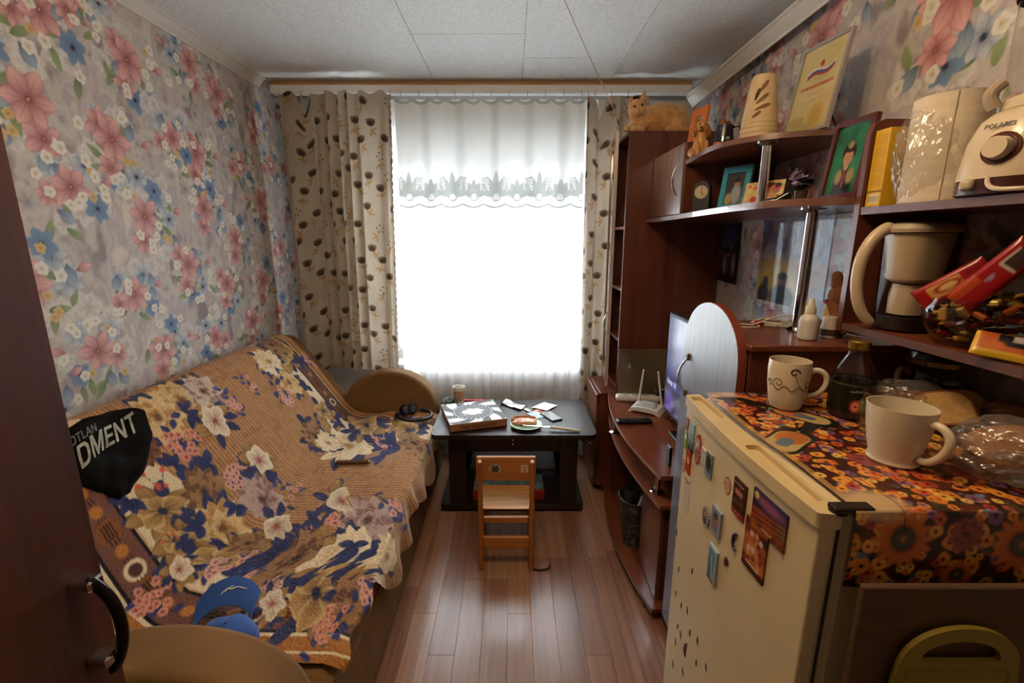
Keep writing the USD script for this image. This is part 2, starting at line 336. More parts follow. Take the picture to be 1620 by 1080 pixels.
LW = [(1.478, 1.417, 0, 1.1, 1), (1.659, 1.726, 2, 1.0, 1), (1.875, 1.895, 1, 1.05, 1), (1.843, 1.334, 2, .9, 1), (2.006, 1.640, 0, 1.0, 1), (2.355, 1.931, 1, 1.0, 1), (1.637, 1.149, 2, .95, -1), (2.186, 1.413, 1, .95, 1),
      (2.389, 1.698, 0, .9, 1), (2.018, 2.219, 1, 1.0, 1), (1.527, 1.978, 0, 1.15, -1), (2.20, 1.99, 2, .9, 1), (2.59, 2.261, 1, .9, 1), (1.672, 2.27, 2, 1.1, 1), (1.984, 1.083, 0, .9, 1), (2.355, 2.357, 0, .9, -1), (2.72, 1.957, 2, .95, 1),
      (2.46, 1.30, 1, .9, 1), (2.302, 1.06, 2, .9, -1), (2.62, 1.55, 0, .9, 1), (2.88, 1.75, 1, .95, -1), (2.85, 1.30, 0, .95, 1), (2.95, 2.22, 0, .9, 1), (3.08, 1.50, 2, .9, 1), (2.66, 1.06, 1, .9, 1), (1.25, 1.75, 1, 1.1, 1), (1.2, 1.25, 2, 1.1, 1), (1.25, 2.2, 0, 1.1, 1), (3.06, 2.0, 2, .9, 1), (3.0, 1.08, 0, .9, 1), (1.40, 1.07, 1, .9, 1), (1.83, 2.40, 0, .9, 1), (.95, 2.0, 2, 1.1, 1), (.92, 1.5, 0, 1.1, -1), (.95, 1.02, 1, 1., 1), (.62, 1.75, 1, 1.1, 1), (.60, 1.25, 2, 1.1, -1), (.62, 2.25, 0, 1.1, 1)]
u, v = ar(0.45, YF, .0038), ar(0.80, ZC, .0038)
pr = wallpaper(u, v, LW, 3)
Y_, Z_ = np.meshgrid(u, v)
wp_mat = printed('wallpaper', rough=.55, spec=.3, bump=.25, bscale=260)
wpl_plain = plain('wallpaper_ground', '#a9a09d', .6, var=.15, vscale=9)
wall_left = struct('wall_left', [box(XL-.12, XL-.002, YB, YF+.35, -.1, ZC+.1)], wpl_plain)
obj('wallpaper_sheet', grid(np.stack([np.full_like(Y_, XL), Y_, Z_], -1)), wp_mat, wall_left, col=pr.c)
obj('wallpaper_sheet', [box(XL-.002, XL, YB, .45, 0, ZC), box(XL-.002, XL, .45, YF, 0, .80)], wpl_plain, wall_left)
RW = [(1.93, 2.26, 1, 1.15, 1), (2.5, 2.25, 2, 1.0, 1), (1.36, 2.15, 1, 1.2, -1), (1.02, 2.16, 0, 1.2, 1), (1.62, 2.42, 0, 1.0, 1), (1.2, 2.44, 2, 1.1, 1), (.78, 2.10, 1, 1.2, 1), (.85, 2.38, 0, 1.2, -1), (2.2, 2.03, 0, 1., 1), (2.3, 2.38, 0, 1., 1),
      (1.85, 1.98, 2, 1., 1), (1.55, 1.36, 1, 1., 1), (1.75, 1.52, 0, 1., 1), (2.2, 1.5, 1, 1., -1), (2.1, 1.34, 0, 1., 1), (1.25, 1.5, 1, 1., 1), (1.28, 1.75, 2, 1, 1), (1.0, 1.5, 1, 1.1, 1), (.85, 1.75, 0, 1.1, 1), (.8, 1.35, 2, 1, 1), (2.75, 2.3, 1, 1, 1), (1.0, 1.83, 2, 1.0, 1), (2.5, 1.55, 2, 1, 1), (1.9, 1.78, 1, 1, 1), (1.52, 1.76, 0, 1, 1)]
u, v = ar(0.60, YF, .0044), ar(1.10, ZC, .0044)
pr = wallpaper(u, v, RW, 40)
Y_, Z_ = np.meshgrid(u, v)
wall_right = struct('wall_right', [box(XR+.002, XR+.12, YB, YF+.35, -.1, ZC+.1)], wpl_plain)
obj('wallpaper_sheet', grid(np.stack([np.full_like(Y_, XR), Y_, Z_], -1)[:, ::-1]), wp_mat, wall_right, col=pr.c[:, ::-1])
obj('wallpaper_sheet', [box(XR, XR+.002, YB, .60, 0, ZC), box(XR, XR+.002, .60, YF, 0, 1.10)], wpl_plain, wall_right)
# window wall with its opening; a strip of bluish wallpaper shows beside the left curtain
wall_back = struct('wall_back', [box(XL, WX0, YF, YF+.35, -.1, ZC+.1), box(WX1, XR, YF, YF+.35, -.1, ZC+.1), box(WX0, WX1, YF, YF+.35, -.1, WZ0), box(WX0, WX1, YF, YF+.35, WZ1, ZC+.1)], plain('wall_plaster', '#b9b6b2', .7))
u, v = ar(XL, -1.20, .005), ar(.75, 2.46, .005)
pr = Print(u, v, '#b8c2c8'); pr.mottle(['#9fb0ba', '#c2ccd0', '#b2c0c8'], 8, 5)
for k in range(16): bouquet(pr, -1.42+.1*math.sin(k*2.1), .85+k*.105, .62, 70+k, (0, 2)[k % 2], (-1)**k)
X_, Z_ = np.meshgrid(u, v); obj('wallpaper_sheet', grid(np.stack([X_, np.full_like(X_, YF-.002), Z_], -1)), wp_mat, wall_back, col=pr.c)
wall_front = struct('wall_front', [box(XL, -.62, YB-.12, YB, 0, ZC), box(.25, XR, YB-.12, YB, 0, ZC), box(-.62, .25, YB-.12, YB, 2.05, ZC)], wpl_plain)

# the unlit hallway behind the photographer
hall_m = plain('hall_plaster', '#6b5f55', .8)
struct('wall_hall', [box(-1.2, -1.1, -2.6, YB-.12, -.1, ZC+.1), box(1.0, 1.1, -2.6, YB-.12, -.1, ZC+.1), box(-1.2, 1.1, -2.7, -2.6, -.1, ZC+.1), box(-1.2, 1.1, -2.6, YB-.12, ZC, ZC+.1), box(-1.2, 1.1, -2.6, YB, -.1, -.005)], hall_m)

# ceiling: textured white panels with thin joints
ceil_mat = plain('ceiling_panel', '#e0e4e4', .8, bump=1.0, bscale=110, var=.10, vscale=85)
ceiling = struct('ceiling', box(XL, XR, YB, YF, ZC+.006, ZC+.1), plain('ceiling_joint', '#b9b7b2', .8))
xs = [XL, -1.13, -.33, .066, .46, .86, XR]; 
for (a, b, off) in [(XL, -1.01, .2), (-1.01, -.475, .55), (-.475, .062, .06), (.062, .60, .35), (.60, XR, .70)]:
    ys = [YB] + [y for y in np.arange(YB+off, YF, 1.12) if y > YB+.05] + [YF]
    for y0, y1 in zip(ys[:-1], ys[1:]):
        if y1-y0 > .02: obj('panel', box(a+.0012, b-.0012, y0+.0012, y1-.0012, ZC, ZC+.008, .0015), ceil_mat, ceiling)

# floor: wood planks
FL = [('#76513a', '#a2755a'), ('#805a42', '#ad8063'), ('#6d4a37', '#966a50'), ('#86614a', '#b48a6c'), ('#785341', '#9f755a')]
fl_m = [wood(f'floor_plank_{i}', a, b, 'y', rough=.32, freq=42, stretch=.035, spec=.7, coat=.25) for i, (a, b) in enumerate(FL)]
floor = struct('floor', box(XL, XR, YB, YF, -.1, -.012), plain('floor_joint', '#4a3122', .7))
w = .10; r_ = random.Random(5); k = 0; x = XL
while x < XR-.001:
    x1 = min(x+w, XR)
    hidden = x1 < -.55 or x > .74
    y = YB
    while y < YF-.001:
        L_ = r_.choice([.55, .75, .95, 1.15]) if not hidden else 2.2
        y1 = min(y+L_, YF)
        if YF-y1 < .12: y1 = YF
        obj('plank', box(x+.0003, x1-.0003, y+.0003, y1-.0003, -.012, 0, .0005), fl_m[r_.randrange(5)], floor); y = y1
    x = x1

# cornices
white_foam = plain('cornice_white', '#c9c6c0', .6, bump=.2)
def cornice(name, A, B, inward, drop=1.0):
    prof = np.array([(0, -.052), (.006, -.052), (.008, -.042), (.016, -.036), (.03, -.02), (.036, -.012), (.044, -.008), (.046, 0), (0, 0)])*[1, drop]
    A, B = np.array(A, float), np.array(B, float); ix = np.array(inward, float)
    P = np.stack([[E_ + ix*p[0] + np.array([0, 0, p[1]]) for p in prof] for E_ in (A, B)])
    v, q = grid(P); caps = [[0, i, i+1] for i in range(1, 8)] + [[9, 9+i+1, 9+i] for i in range(1, 8)]
    f = np.vstack([q[:, [0, 1, 2]], q[:, [0, 2, 3]], np.array(caps)])
    return struct(name, (v, f), white_foam, smooth=20)
cornice('trim_1', (XL+.001, YB, ZC-.001), (XL+.001, 3.02, ZC-.001), (1, 0, 0))
cornice('trim_2', (XR-.012, .6, 2.475), (XR-.075, 3.0, 2.385), (-1, 0, 0), 1.25)       # came loose: sags towards the window
struct('trim_3', box(XL+.04, 1.10, 3.075, 3.095, 2.458, 2.489, .003), wood('pine_lath', '#a97f55', '#c79c6e', 'x', .5))
struct('baseboard_left', box(XL, XL+.014, YB, YF, 0, .055, .004), plain('baseboard', '#6b4a34', .5))
struct('baseboard_right', box(XR-.014, XR, YB, YF, 0, .055, .004), plain('baseboard', '#6b4a34', .5))

# window: white frame, two sashes, panes and sill
wwhite = plain('window_white', '#d8d8d4', .4)
win = thing('window_1', None, None, ((WX0+WX1)/2, YF+.12, WZ0), kind='structure')
fy0, fy1 = YF+.14, YF+.20; t = .045; mid = (WX0+WX1)/2-.06
obj('frame', [box(WX0, WX0+t, fy0, fy1, WZ0, WZ1, .004), box(WX1-t, WX1, fy0, fy1, WZ0, WZ1, .004), box(WX0+t, WX1-t, fy0, fy1, WZ0, WZ0+t, .004), box(WX0+t, WX1-t, fy0, fy1, WZ1-t, WZ1, .004), box(mid-.028, mid+.028, fy0, fy1, WZ0+t, WZ1-t, .004)], wwhite, win)
pane = thinglass('window_pane')
for a, b in ((WX0+t, mid-.028), (mid+.028, WX1-t)):
    s_ = obj('sash', [box(a, a+.03, fy0-.01, fy1-.01, WZ0+t, WZ1-t, .003), box(b-.03, b, fy0-.01, fy1-.01, WZ0+t, WZ1-t, .003), box(a+.03, b-.03, fy0-.01, fy1-.01, WZ0+t, WZ0+t+.03, .003), box(a+.03, b-.03, fy0-.01, fy1-.01, WZ1-t-.03, WZ1-t, .003)], wwhite, win)
    obj('pane', box(a+.03, b-.03, fy0+.02, fy0+.024, WZ0+t+.03, WZ1-t-.03), pane, s_)
obj('handle', [box(mid-.05, mid-.03, fy0-.03, fy0-.01, 1.35, 1.40, .003), box(mid-.047, mid-.033, fy0-.045, fy0-.03, 1.27, 1.39, .004)], wwhite, win)
obj('sill', box(WX0-.03, WX1+.03, YF-.06, fy0, WZ0-.035, WZ0-.003, .006), wwhite, win)

# the open door at the left
dm = wood('door_wood', '#2c1511', '#4a241b', 'z', rough=.45, freq=30)
door = thing('door_1', None, None, (-.59, .15, .02), kind='structure')
obj('leaf', box(-.634, -.591, -.28, .575, .012, 2.02, .003), dm, door)
hm = plain('door_handle_dark', '#1b1412', .25, .6); chrome = plain('chrome', '#c9c9cb', .12, 1.0)
hy, hx = .535, -.591
hd = obj('handle', tube(spline([(hx+.018, hy+.004, .945), (hx+.032, hy+.010, .975), (hx+.038, hy+.012, 1.02), (hx+.034, hy+.008, 1.065), (hx+.022, hy-.006, 1.105)], 24), np.r_[.004, np.full(22, .0075), .004], 10), hm, door)
obj('mount', [box(hx, hx+.03, hy-.012, hy+.012, 1.088, 1.104, .003), box(hx, hx+.03, hy-.012, hy+.012, .965, .982, .003)], chrome, hd)
for z in (.25, 1.8): obj('hinge', cyl((-.587, -.285, z-.05), (-.587, -.285, z+.05), .008), chrome, door)
# ================================================================ sofa
suede = plain('sofa_suede', '#74552f', .9, sheen=.0, bump=.25, bscale=500, var=.16, vscale=7)
suede_dk = plain('sofa_piping', '#5a432a', .8)
sofa = thing('sofa', 'worn tan suede sofa with rounded arms along the flowered left wall', 'sofa', (-1.0, 1.8, 0))
obj('base', box(-1.48, -.478, .90, 2.80, .035, .34, .02), suede, sofa)
obj('seat_cushion', box(-1.10, -.470, .94, 2.76, .33, .448, .03), suede, sofa)
bk = Polygon([(-1.505, .10), (-1.505, .93), (-1.47, .955), (-1.40, .96), (-1.355, .935), (-1.22, .765), (-1.10, .59), (-1.02, .48), (-1.0, .40), (-1.0, .10)]).buffer(.012).buffer(-.012)
obj('backrest', extr(bk, 1.90, (0, 2.84, 0), (1, 0, 0), (0, 0, 1)), suede, sofa)
def arm(y0, y1, zt, z0=.05):
    th = np.linspace(0, PI, 40); xs = -.785+.305*np.cos(th); zs = .42+(zt-.42)*np.sin(th)**.8
    pts = [(-.48, z0)]+list(zip(xs, zs))+[(-1.09, z0)]
    pol = Polygon(pts).buffer(0); b = .025; layers = []
    for d, yy in ((-b, y0), (-b*.3, y0+b*.3), (0, y0+b), (0, y1-b), (-b*.3, y1-b*.3), (-b, y1)):
        layers.append((pol.buffer(d) if d else pol, yy))
    def ring(p, yy):
        q = np.array([p.exterior.interpolate(k, normalized=True).coords[0] for k in np.linspace(0, 1, 90, endpoint=False)])
        k = np.argmin(np.hypot(q[:, 0]+.48-.0, q[:, 1]-z0)); q = np.roll(q, -k, 0)
        return np.stack([q[:, 0], np.full(90, yy), q[:, 1]], -1)
    P = [ring(p, yy) for p, yy in layers]; P = np.stack([np.vstack([p, p[:1]]) for p in P])
    v, f = gridt(P); n = len(v); c0, c1 = P[0].mean(0), P[-1].mean(0); w = P.shape[1]; j = np.arange(w-1)
    return np.vstack([v, [c0], [c1]]), np.vstack([f, np.stack([j+1, j, np.full(w-1, n)], 1), np.stack([(len(P)-1)*w+j, (len(P)-1)*w+j+1, np.full(w-1, n+1)], 1)])
for y0, y1, zt in ((.775, .925, .665), (2.78, 2.90, .735)):
    a = obj('arm', arm(y0, y1, zt), suede, sofa, smooth=50)
    if y0 > 2: continue
    th = np.linspace(0.03, PI-.03, 40)
    obj('piping', tube(np.stack([-.785+.29*np.cos(th), np.full(40, y0-.002), .42+(zt-.045-.42)*np.sin(th)**.8], -1), .006, 8), suede_dk, a)
for x in (-1.4, -.56):
    for y in (.98, 2.7): obj('foot', lathe([(.02, 0), (.025, .02), (.025, .05)], (x, y, 0), 16), plain('black_plastic', '#0d0d0e', .4), sofa)

# ---- the throw: camel pile with thin dark stripes, flower borders, navy leaves
PROF = np.array([(-1.490, .955), (-1.455, .975), (-1.405, .983), (-1.352, .955), (-1.285, .872), (-1.21, .775), (-1.12, .640), (-1.05, .540), (-1.0, .487), (-.94, .466), (-.80, .464), (-.62, .466), (-.50, .464), (-.462, .445), (-.448, .39), (-.447, .33), (-.447, .26)])
_d = np.r_[0, np.cumsum(np.linalg.norm(np.diff(PROF, axis=0), axis=1))]; SL = _d[-1]
T0, T1 = 0.985, 2.775
def throw_xyz(s, t):
    """s: 0 at the wall edge to 1 at the front hem; t: distance into the room. The far and near ends are drawn in slightly."""
    hem = SL - .06 + .035*np.sin(t*9.0+.5)+.02*np.sin(t*23) - .10*np.clip((1.5-t)/.2, 0, 1) - .02*np.clip((t-2.3)/.3, 0, 1)
    d = s*hem
    x = np.interp(d, _d, PROF[:, 0]); z = np.interp(d, _d, PROF[:, 1])
    y = t + .10*np.clip((.5-s)/.5, 0, 1)*np.clip((1.9-t)/.9, 0, 1) - .03*np.clip((.62-s)/.4, 0, 1)*np.clip((t-1.9)/.85, 0, 1) + 0.02*np.sin(s*7)*np.clip(abs(t-1.9)-.5, 0, 1)
    hang = np.clip((s-.90)/.10, 0, 1); x = x + hang*.016*np.sin(t*31+1.5*np.sin(t*7)) + hang*.012
    seat = np.exp(-((s-.72)/.18)**2)
    e = np.clip((t-2.35)/.3, 0, 1)                                            # rumpled far end of the seat
    z = z + seat*(.004*np.sin(t*13+s*9) + e*(.018*np.exp(-((s-.62-.25*(t-2.5))/.035)**2)+.014*np.exp(-((s-.74-.2*(t-2.5))/.03)**2)+.012*np.exp(-((t-2.60-.05*np.sin(s*20))/.025)**2)))
    n_ = np.clip((1.28-t)/.25, 0, 1)                                          # folds towards the near arm
    z = z + seat*n_*(.010*np.exp(-((t-1.155-.10*(s-.7))/.022)**2)+.012*np.clip((1.10-t)/.1, 0, 1)*np.clip((s-.6)/.3, 0, 1)) + n_*seat*.006
    x = x + np.clip((.42-s)/.1, 0, 1)*np.clip((s-.1)/.1, 0, 1)*.008*np.sin(t*17+s*25)*n_
    return np.stack([x, y, z], -1)
THROW = [('tanpeony',0.214,1.731,0.106), ('tanpeony',0.226,1.573,0.084), ('peony',0.222,1.867,0.076), ('lily',0.365,1.789,0.074), ('coral',0.357,1.584,0.064), ('sprig',0.331,1.961,0.046), ('sprig',0.293,2.133,0.037), ('leaf3',0.406,1.476,0.045), ('leaf3',0.485,1.609,0.053), ('rose',0.308,1.419,0.052), ('tanlily',0.568,1.333,0.079), ('leaf3',0.477,1.265,0.047), ('berries',0.444,1.376,0.034), ('leaf3',0.274,1.706,0.045), ('peonyd',0.556,1.509,0.074), ('tanpeony',0.703,1.466,0.087), ('pink',0.609,1.677,0.061), ('lily',0.639,1.835,0.074), ('peonym',0.741,1.692,0.083), ('lily',0.876,1.577,0.059), ('tanlily',0.722,1.337,0.075), ('tanlily',0.838,1.351,0.073), ('pink',0.872,1.362,0.047), ('leaf3',0.989,1.34,0.043), ('leaf3',0.658,1.408,0.044), ('leaf3',0.688,1.58,0.039), ('sprig',0.838,1.842,0.039), ('berries',0.677,1.301,0.018), ('coral',0.789,1.143,0.051), ('lily',1.09,1.76,0.073), ('peonym',1.233,1.62,0.09), ('coral',1.071,1.548,0.063), ('leaf3',1.169,1.534,0.052), ('leaf3',1.011,1.634,0.04), ('peonyd',1.064,1.401,0.08), ('cream',1.226,1.394,0.084), ('tanlily',1.32,1.236,0.091), ('peonyd',1.44,1.233,0.056), ('leaf3',0.962,1.426,0.054), ('leaf3',1.353,1.362,0.039), ('pink',1.489,1.268,0.045), ('sprig',1.346,1.72,0.042), ('cream',1.365,1.459,0.051), ('leaf3',1.237,1.272,0.041), ('pink',1.135,1.261,0.028), ('lily',1.173,1.193,0.042), ('berries',0.985,1.272,0.024), ('coral',1.41,1.118,0.04), ('leaf3',1.316,1.444,0.032), ('tanlily',0.211,2.581,0.094), ('cream',0.233,2.409,0.075), ('tanpeony',0.402,2.416,0.069), ('pink',0.432,2.309,0.053), ('leaf3',0.327,2.667,0.053), ('leaf3',0.474,2.531,0.044), ('leaf3',0.605,2.284,0.054), ('peonyd',0.699,2.269,0.074), ('cream',0.895,2.291,0.102), ('pink',1.075,2.402,0.078), ('tanlily',0.959,2.545,0.09), ('leaf3',0.895,2.488,0.051), ('tanlily',1.233,2.488,0.081), ('leaf3',1.162,2.327,0.062), ('peonyd',1.267,2.323,0.069), ('pink',0.338,2.775,0.055), ('leaf3',0.741,2.542,0.059), ('peonyd',0.147,2.567,0.065), ('tanlily',0.658,2.495,0.065), ('leaf3',1.135,2.18,0.052), ('cream',0.778,2.291,0.061), ('sprig',0.989,1.333,0.025), ('leaf3',0.759,1.423,0.031), ('peonyd',0.812,1.466,0.046), ('lily',0.789,1.254,0.044), ('leaf3',0.703,1.319,0.029), ('leaf3',1.214,1.469,0.037)]

TS = ar(0, 1.5, .0042); TT = ar(T0, T1, .0042)
pr = Print(TT, TS, '#a3764c')
pr.mottle(['#996d44', '#ae8156', '#a3764c'], 20, 8)
for t in np.arange(T0, T1, .0195):                                       # thin ribbed stripes, running up over the back
    w_ = .0021; j0, j1 = np.searchsorted(TT, [t-w_, t+w_]); pr.c[:, j0:max(j1, j0+1)] = pr.c[:, j0:max(j1, j0+1)]*.2 + lin('#533228')*.8
CREAM, NAVY, BLACK_, MAUVE, ORANGE = '#cfbd9d', '#1e2552', '#15131c', '#6b453b', '#9a642e'
tt = TT[None, :]; ss = TS[:, None]
def zone(m, c): m = np.broadcast_to(m, pr.c.shape[:2]); pr.c[m] = lin(c)
wob = .012*np.sin(ss*9)
zone((tt < 1.395+.10*np.exp(-((ss-.55)/.16)**2)+wob) & (ss > .36) | (tt < 1.33+wob), CREAM)
zone((tt > 2.45+.05*np.sin(ss*4.2)-.06*np.exp(-((ss-1.2)/.25)**2)), CREAM)
for near in (1, 0):
    def band(a, b, c):
        zone((tt >= T0+a) & (tt < T0+b) if near else (tt <= T1-a) & (tt > T1-b), c)
    k = 1.0 if near else .8
    band(0, .085*k, ORANGE); band(.028*k, .036*k, CREAM); band(.085*k, .097*k, CREAM); band(.097*k, .112*k, BLACK_); band(.112*k, .225*k, MAUVE); band(.225*k, .237*k, BLACK_); band(.237*k, .246*k, '#b99b78')
    tc = T0+.168 if near else T1-.168*k
    for i, s_ in enumerate(np.arange(.05, 1.5, .078)):
        q = i % 6
        if q in (0, 3):
            pr.disc(tc, s_, .043*k, '#7a4a22', .2); 
            for d in (-.018, -.006, .006, .018): pr.line((tc+d, s_-.026), (tc+d, s_+.026), .005, BLACK_)
        elif q in (1, 4): pr.disc(tc, s_, .021*k, '#a86f31', .2)
        elif q == 2:
            pr.disc(tc, s_, .036*k, CREAM, .15); pr.disc(tc, s_, .023*k, '#4b2f2a', .2)
        else:
            pr.disc(tc, s_, .021*k, '#a86f31', .2)
        if q != 3 or 1:
            for d in (-.012, 0, .012): pr.line((tc+d, s_+.03), (tc+d, s_+.048), .005, BLACK_)
TAN = ('#452c16', '#b08a54', '#d6bd8c'); CRM = ('#8f6a3f', '#d8c5a2', '#e6dac0')
for i, (kind, s_, t_, R) in enumerate(THROW):
    R *= 1.3
    if s_ > .85:                                                          # the flowers woven along the seat are elongated
        d_ = N3((t_, max(-.99, s_-1.62))); M = np.eye(2)*.95+.62*np.outer(d_, d_); pr.xf = (np.array([t_, s_]), M)
    else: pr.xf = None
    if kind in ('tanpeony', 'peony', 'peonyd', 'peonym', 'cream', 'tanlily', 'lily'):
        r = np.random.default_rng(900+i)
        for k in range(6): a_ = r.uniform(0, 6.3); pr.leaf(t_+R*.55*math.cos(a_), s_+R*.55*math.sin(a_), a_+r.normal(0, .3), R*.85, R*.24, (NAVY, '#23284f', '#2b2a40')[k % 3], '#303764')
        for k in range(4): a_ = r.uniform(0, 6.3); pr.leaf(t_+R*.4*math.cos(a_), s_+R*.4*math.sin(a_), a_, R*.9, R*.3, '#5b3d22', '#a98650')
    if kind == 'tanpeony': pr.peony(t_, s_, R, '#6b4524', '#b08248', '#d3b684', i)
    elif kind == 'peony': pr.peony(t_, s_, R, '#4e2f28', '#9a7a68', '#cbb8a8', i)
    elif kind == 'peonyd': pr.peony(t_, s_, R, '#33201a', '#6a4733', '#9c7650', i)
    elif kind == 'peonym': pr.peony(t_, s_, R, '#4a3030', '#8a6a62', '#b89d92', i)
    elif kind == 'rose': pr.peony(t_, s_, R, '#2c1b15', '#5b3a2a', '#7c563b', i)
    elif kind == 'cream': pr.peony(t_, s_, R, '#9a7344', '#d2b98c', '#e2d2b2', i)
    elif kind == 'lily': pr.flower(t_, s_, R, 6, '#8a5f3c', '#dccdb4', '#e8ddc8', i, W=.36, cc=NAVY, rc=.14, sq=.4); pr.flower(t_, s_, R*.35, 6, '#a04a44', '#c98a78', '#a04a44', i+9, W=.15)
    elif kind == 'tanlily': pr.flower(t_, s_, R, 6, TAN[0], TAN[1], TAN[2], i, W=.42, cc='#20223c', rc=.15, sq=.4)
    elif kind in ('coral', 'pink'):
        r = np.random.default_rng(i)
        for k in range(9): pr.leaf(t_+r.normal(0, R*.7), s_+r.normal(0, R*.7), r.uniform(0, 6.3), R*.6, R*.18, NAVY, '#39407a')
        for k in range(17):
            a, q = r.uniform(0, 6.3), R*math.sqrt(r.uniform(0, 1))*.85
            pr.flower(t_+q*math.cos(a), s_+q*math.sin(a), R*.27, 5, '#8c2f2c', '#d08a72' if kind == 'coral' else '#cfa095', '#e0b9a4', i*20+k, W=.42, cc='#6a1f22', rc=.2)
    elif kind == 'sprig':
        r = np.random.default_rng(i); a = r.uniform(-2.4, -1.4)
        for k in range(7):
            q = (k-3)*R*.45; pr.leaf(t_+q*math.cos(a), s_+q*math.sin(a), a+(.9 if k % 2 else -.9), R*.8, R*.2, NAVY, '#4a5590')
        for k in range(4): pr.flower(t_+r.normal(0, R*.4), s_+r.normal(0, R*.4), R*.38, 5, '#8c2f2c', '#d09a8a', '#e0b9a4', i+k, W=.4)
    elif kind == 'leaf3':
        r = np.random.default_rng(i); a0 = r.uniform(0, 6.3)
        for k in range(4): pr.leaf(t_, s_, a0+k*1.0+r.normal(0, .25), R*r.uniform(.9, 1.35), R*.30, NAVY, '#2e3564')
    elif kind == 'berries':
        r = np.random.default_rng(i)
        for k in range(7):
            x, y = t_+r.normal(0, R*.7), s_+r.normal(0, R*.7); pr.line((t_, s_+R), (x, y), .003, NAVY); pr.disc(x, y, R*.22, '#c4512f', .3)
pr.xf = None
n_ = rng.normal(0, 1, pr.c.shape[:2])[..., None]; pr.c = np.clip(pr.c*(1+.09*n_), 0, 1)
S_, T_ = np.meshgrid(TS/1.5, TT, indexing='ij')
P = throw_xyz(S_, T_); P[..., 2] += .0016*rng.normal(0, 1, P.shape[:2])*.6
throw = obj('throw_blanket', gridt(P[:, ::-1]), printed('throw_pile', rough=.95, spec=.1, sheen=.25), col=pr.c[:, ::-1],
            label='camel coloured plush throw with big brown flowers and navy leaves draped over the sofa', cat='blanket')
# ================================================================ curtain rail, drapes, sheer, valance
rail_m = plain('rail_white', '#d6d8d8', .45)
rail = thing('curtain_rail', 'long white ceiling curtain rail with small hooks under the pine lath', 'curtain rail', (-.2, 3.03, 2.40))
obj('rail', box(-1.46, 1.09, 3.03, 3.085, 2.408, 2.457, .003), rail_m, rail)
hookm = plain('hook_metal', '#8b8b88', .35, .8)
hooks = [-1.36, -1.27, -1.12, -1.0, -.9, -.82, -.73] + list(np.linspace(-.67, .42, 11)) + [.46, .5, .6, .7, .8]
for x in hooks:
    obj('hook', tube(spline([(x, 3.028, 2.425), (x, 3.022, 2.41), (x, 3.016, 2.398), (x, 3.018, 2.390), (x, 3.024, 2.396)], 10), .0016, 6), hookm, rail)

def drape_sheet(x0t, x1t, x0b, x1b, z0, z1, yb, folds, amp, seed, n=230, hem=None, cuff=None, sag=None):
    """pleated cloth; returns positions and the cloth's own flat coordinates"""
    r = np.random.default_rng(seed); h = int((z1-z0)/.005)
    s = np.linspace(0, 1, n); g = np.linspace(0, 1, h)[:, None]
    ph = np.cumsum(1+.55*np.sin(np.linspace(0, 9.0, n)+seed)+.25*np.sin(np.linspace(0, 23, n)+2*seed)); ph = ph/ph[-1]*folds*2*PI
    drift = .5*np.sin(g*2.2+seed)*np.sin(s*5)[None]
    w = np.sin(ph[None]+drift)
    w = np.sign(w)*np.abs(w)**.75
    a = amp*(.35+.65*np.minimum(1, g*3))*(.75+.35*np.sin(s*11+seed))[None]
    x = (x0t+(x1t-x0t)*s)[None]*(1-g)+(x0b+(x1b-x0b)*s)[None]*g + .35*amp*np.cos(ph[None]+drift)
    y = yb + a*w + .01*np.sin(3*g+s*6)
    z = z1+(z0-z1)*g + 0*s
    if sag is not None: z = z - sag(s)[None]*np.exp(-g*9)
    if hem is not None: z = z1+(hem(s)[None]-z1)*g + 0*s - (sag(s)[None]*np.exp(-g*9) if sag is not None else 0)
    P = np.stack([x, y, z], -1)
    d = np.r_[0, np.cumsum(np.linalg.norm(np.diff(P[h//2], axis=0), axis=1))]
    return P, d, np.linspace(0, z1-z0, h)
def drape_print(d, v, seed):
    pr = Print(d, v, '#a69a8a'); pr.mottle(['#9c9080', '#aea292'], 6, seed, .8)
    r = np.random.default_rng(seed); k = 0
    for i, y in enumerate(np.arange(.05, v[-1], .105)):
        for j, x in enumerate(np.arange(.045+(i % 2)*.075, d[-1]+.05, .15)):
            cx, cy = x+r.normal(0, .012), y+r.normal(0, .016); k += 1; a = r.uniform(0, 6.28); kd = k % 4
            pr.curve([(cx, cy), (cx+.012*math.cos(a), cy+.035), (cx+.03*math.cos(a), cy+.07)], .0042, '#937653')
            for m in range(3): pr.leaf(cx+.02*math.cos(a), cy+.045, a+m*1.1-1.8, .04, .007, '#9a7d58')
            if kd != 3:
                for m in range(4): pr.petal(cx, cy+.014, -PI/2+(m-1.5)*.42, .046, .015, '#453329', '#6b5443', '#3c2d24', vein=.2, tip=.8)
                pr.disc(cx, cy, .017, '#3e2d24', .4, ry=.015)
            else:
                for m in range(5): pr.disc(cx+.022*math.cos(m*1.26+a), cy+.022*math.sin(m*1.26+a), .006, '#6b5440', .4)
    return pr
cloth_m = _mk('drape_cloth', {'a': ('attribute', {'attribute': 'col'}), 'd': ('principled_bsdf', {'roughness': .8, 'specular_ior_level': .2, 'sheen_weight': .15}), 't': ('translucent_bsdf', {}), 'x': ('mix_closure', {'fac': .22})},
              [('a.color', 'd.base_color'), ('a.color', 't.color'), ('d.BSDF', 'x.closure1'), ('t.BSDF', 'x.closure2')], 'x.closure')
def sagL(s): return .10*np.exp(-((s-.21)/.055)**2) + .012*np.sin(s*40)
def hemL(s): return np.interp(s, [0, .3, .55, .8, 1], [.60, .72, .70, .69, .665])
P, d, v = drape_sheet(-1.395, -.715, -1.41, -.755, .66, 2.398, 2.975, 6.5, .030, 3, hem=hemL, sag=sagL)
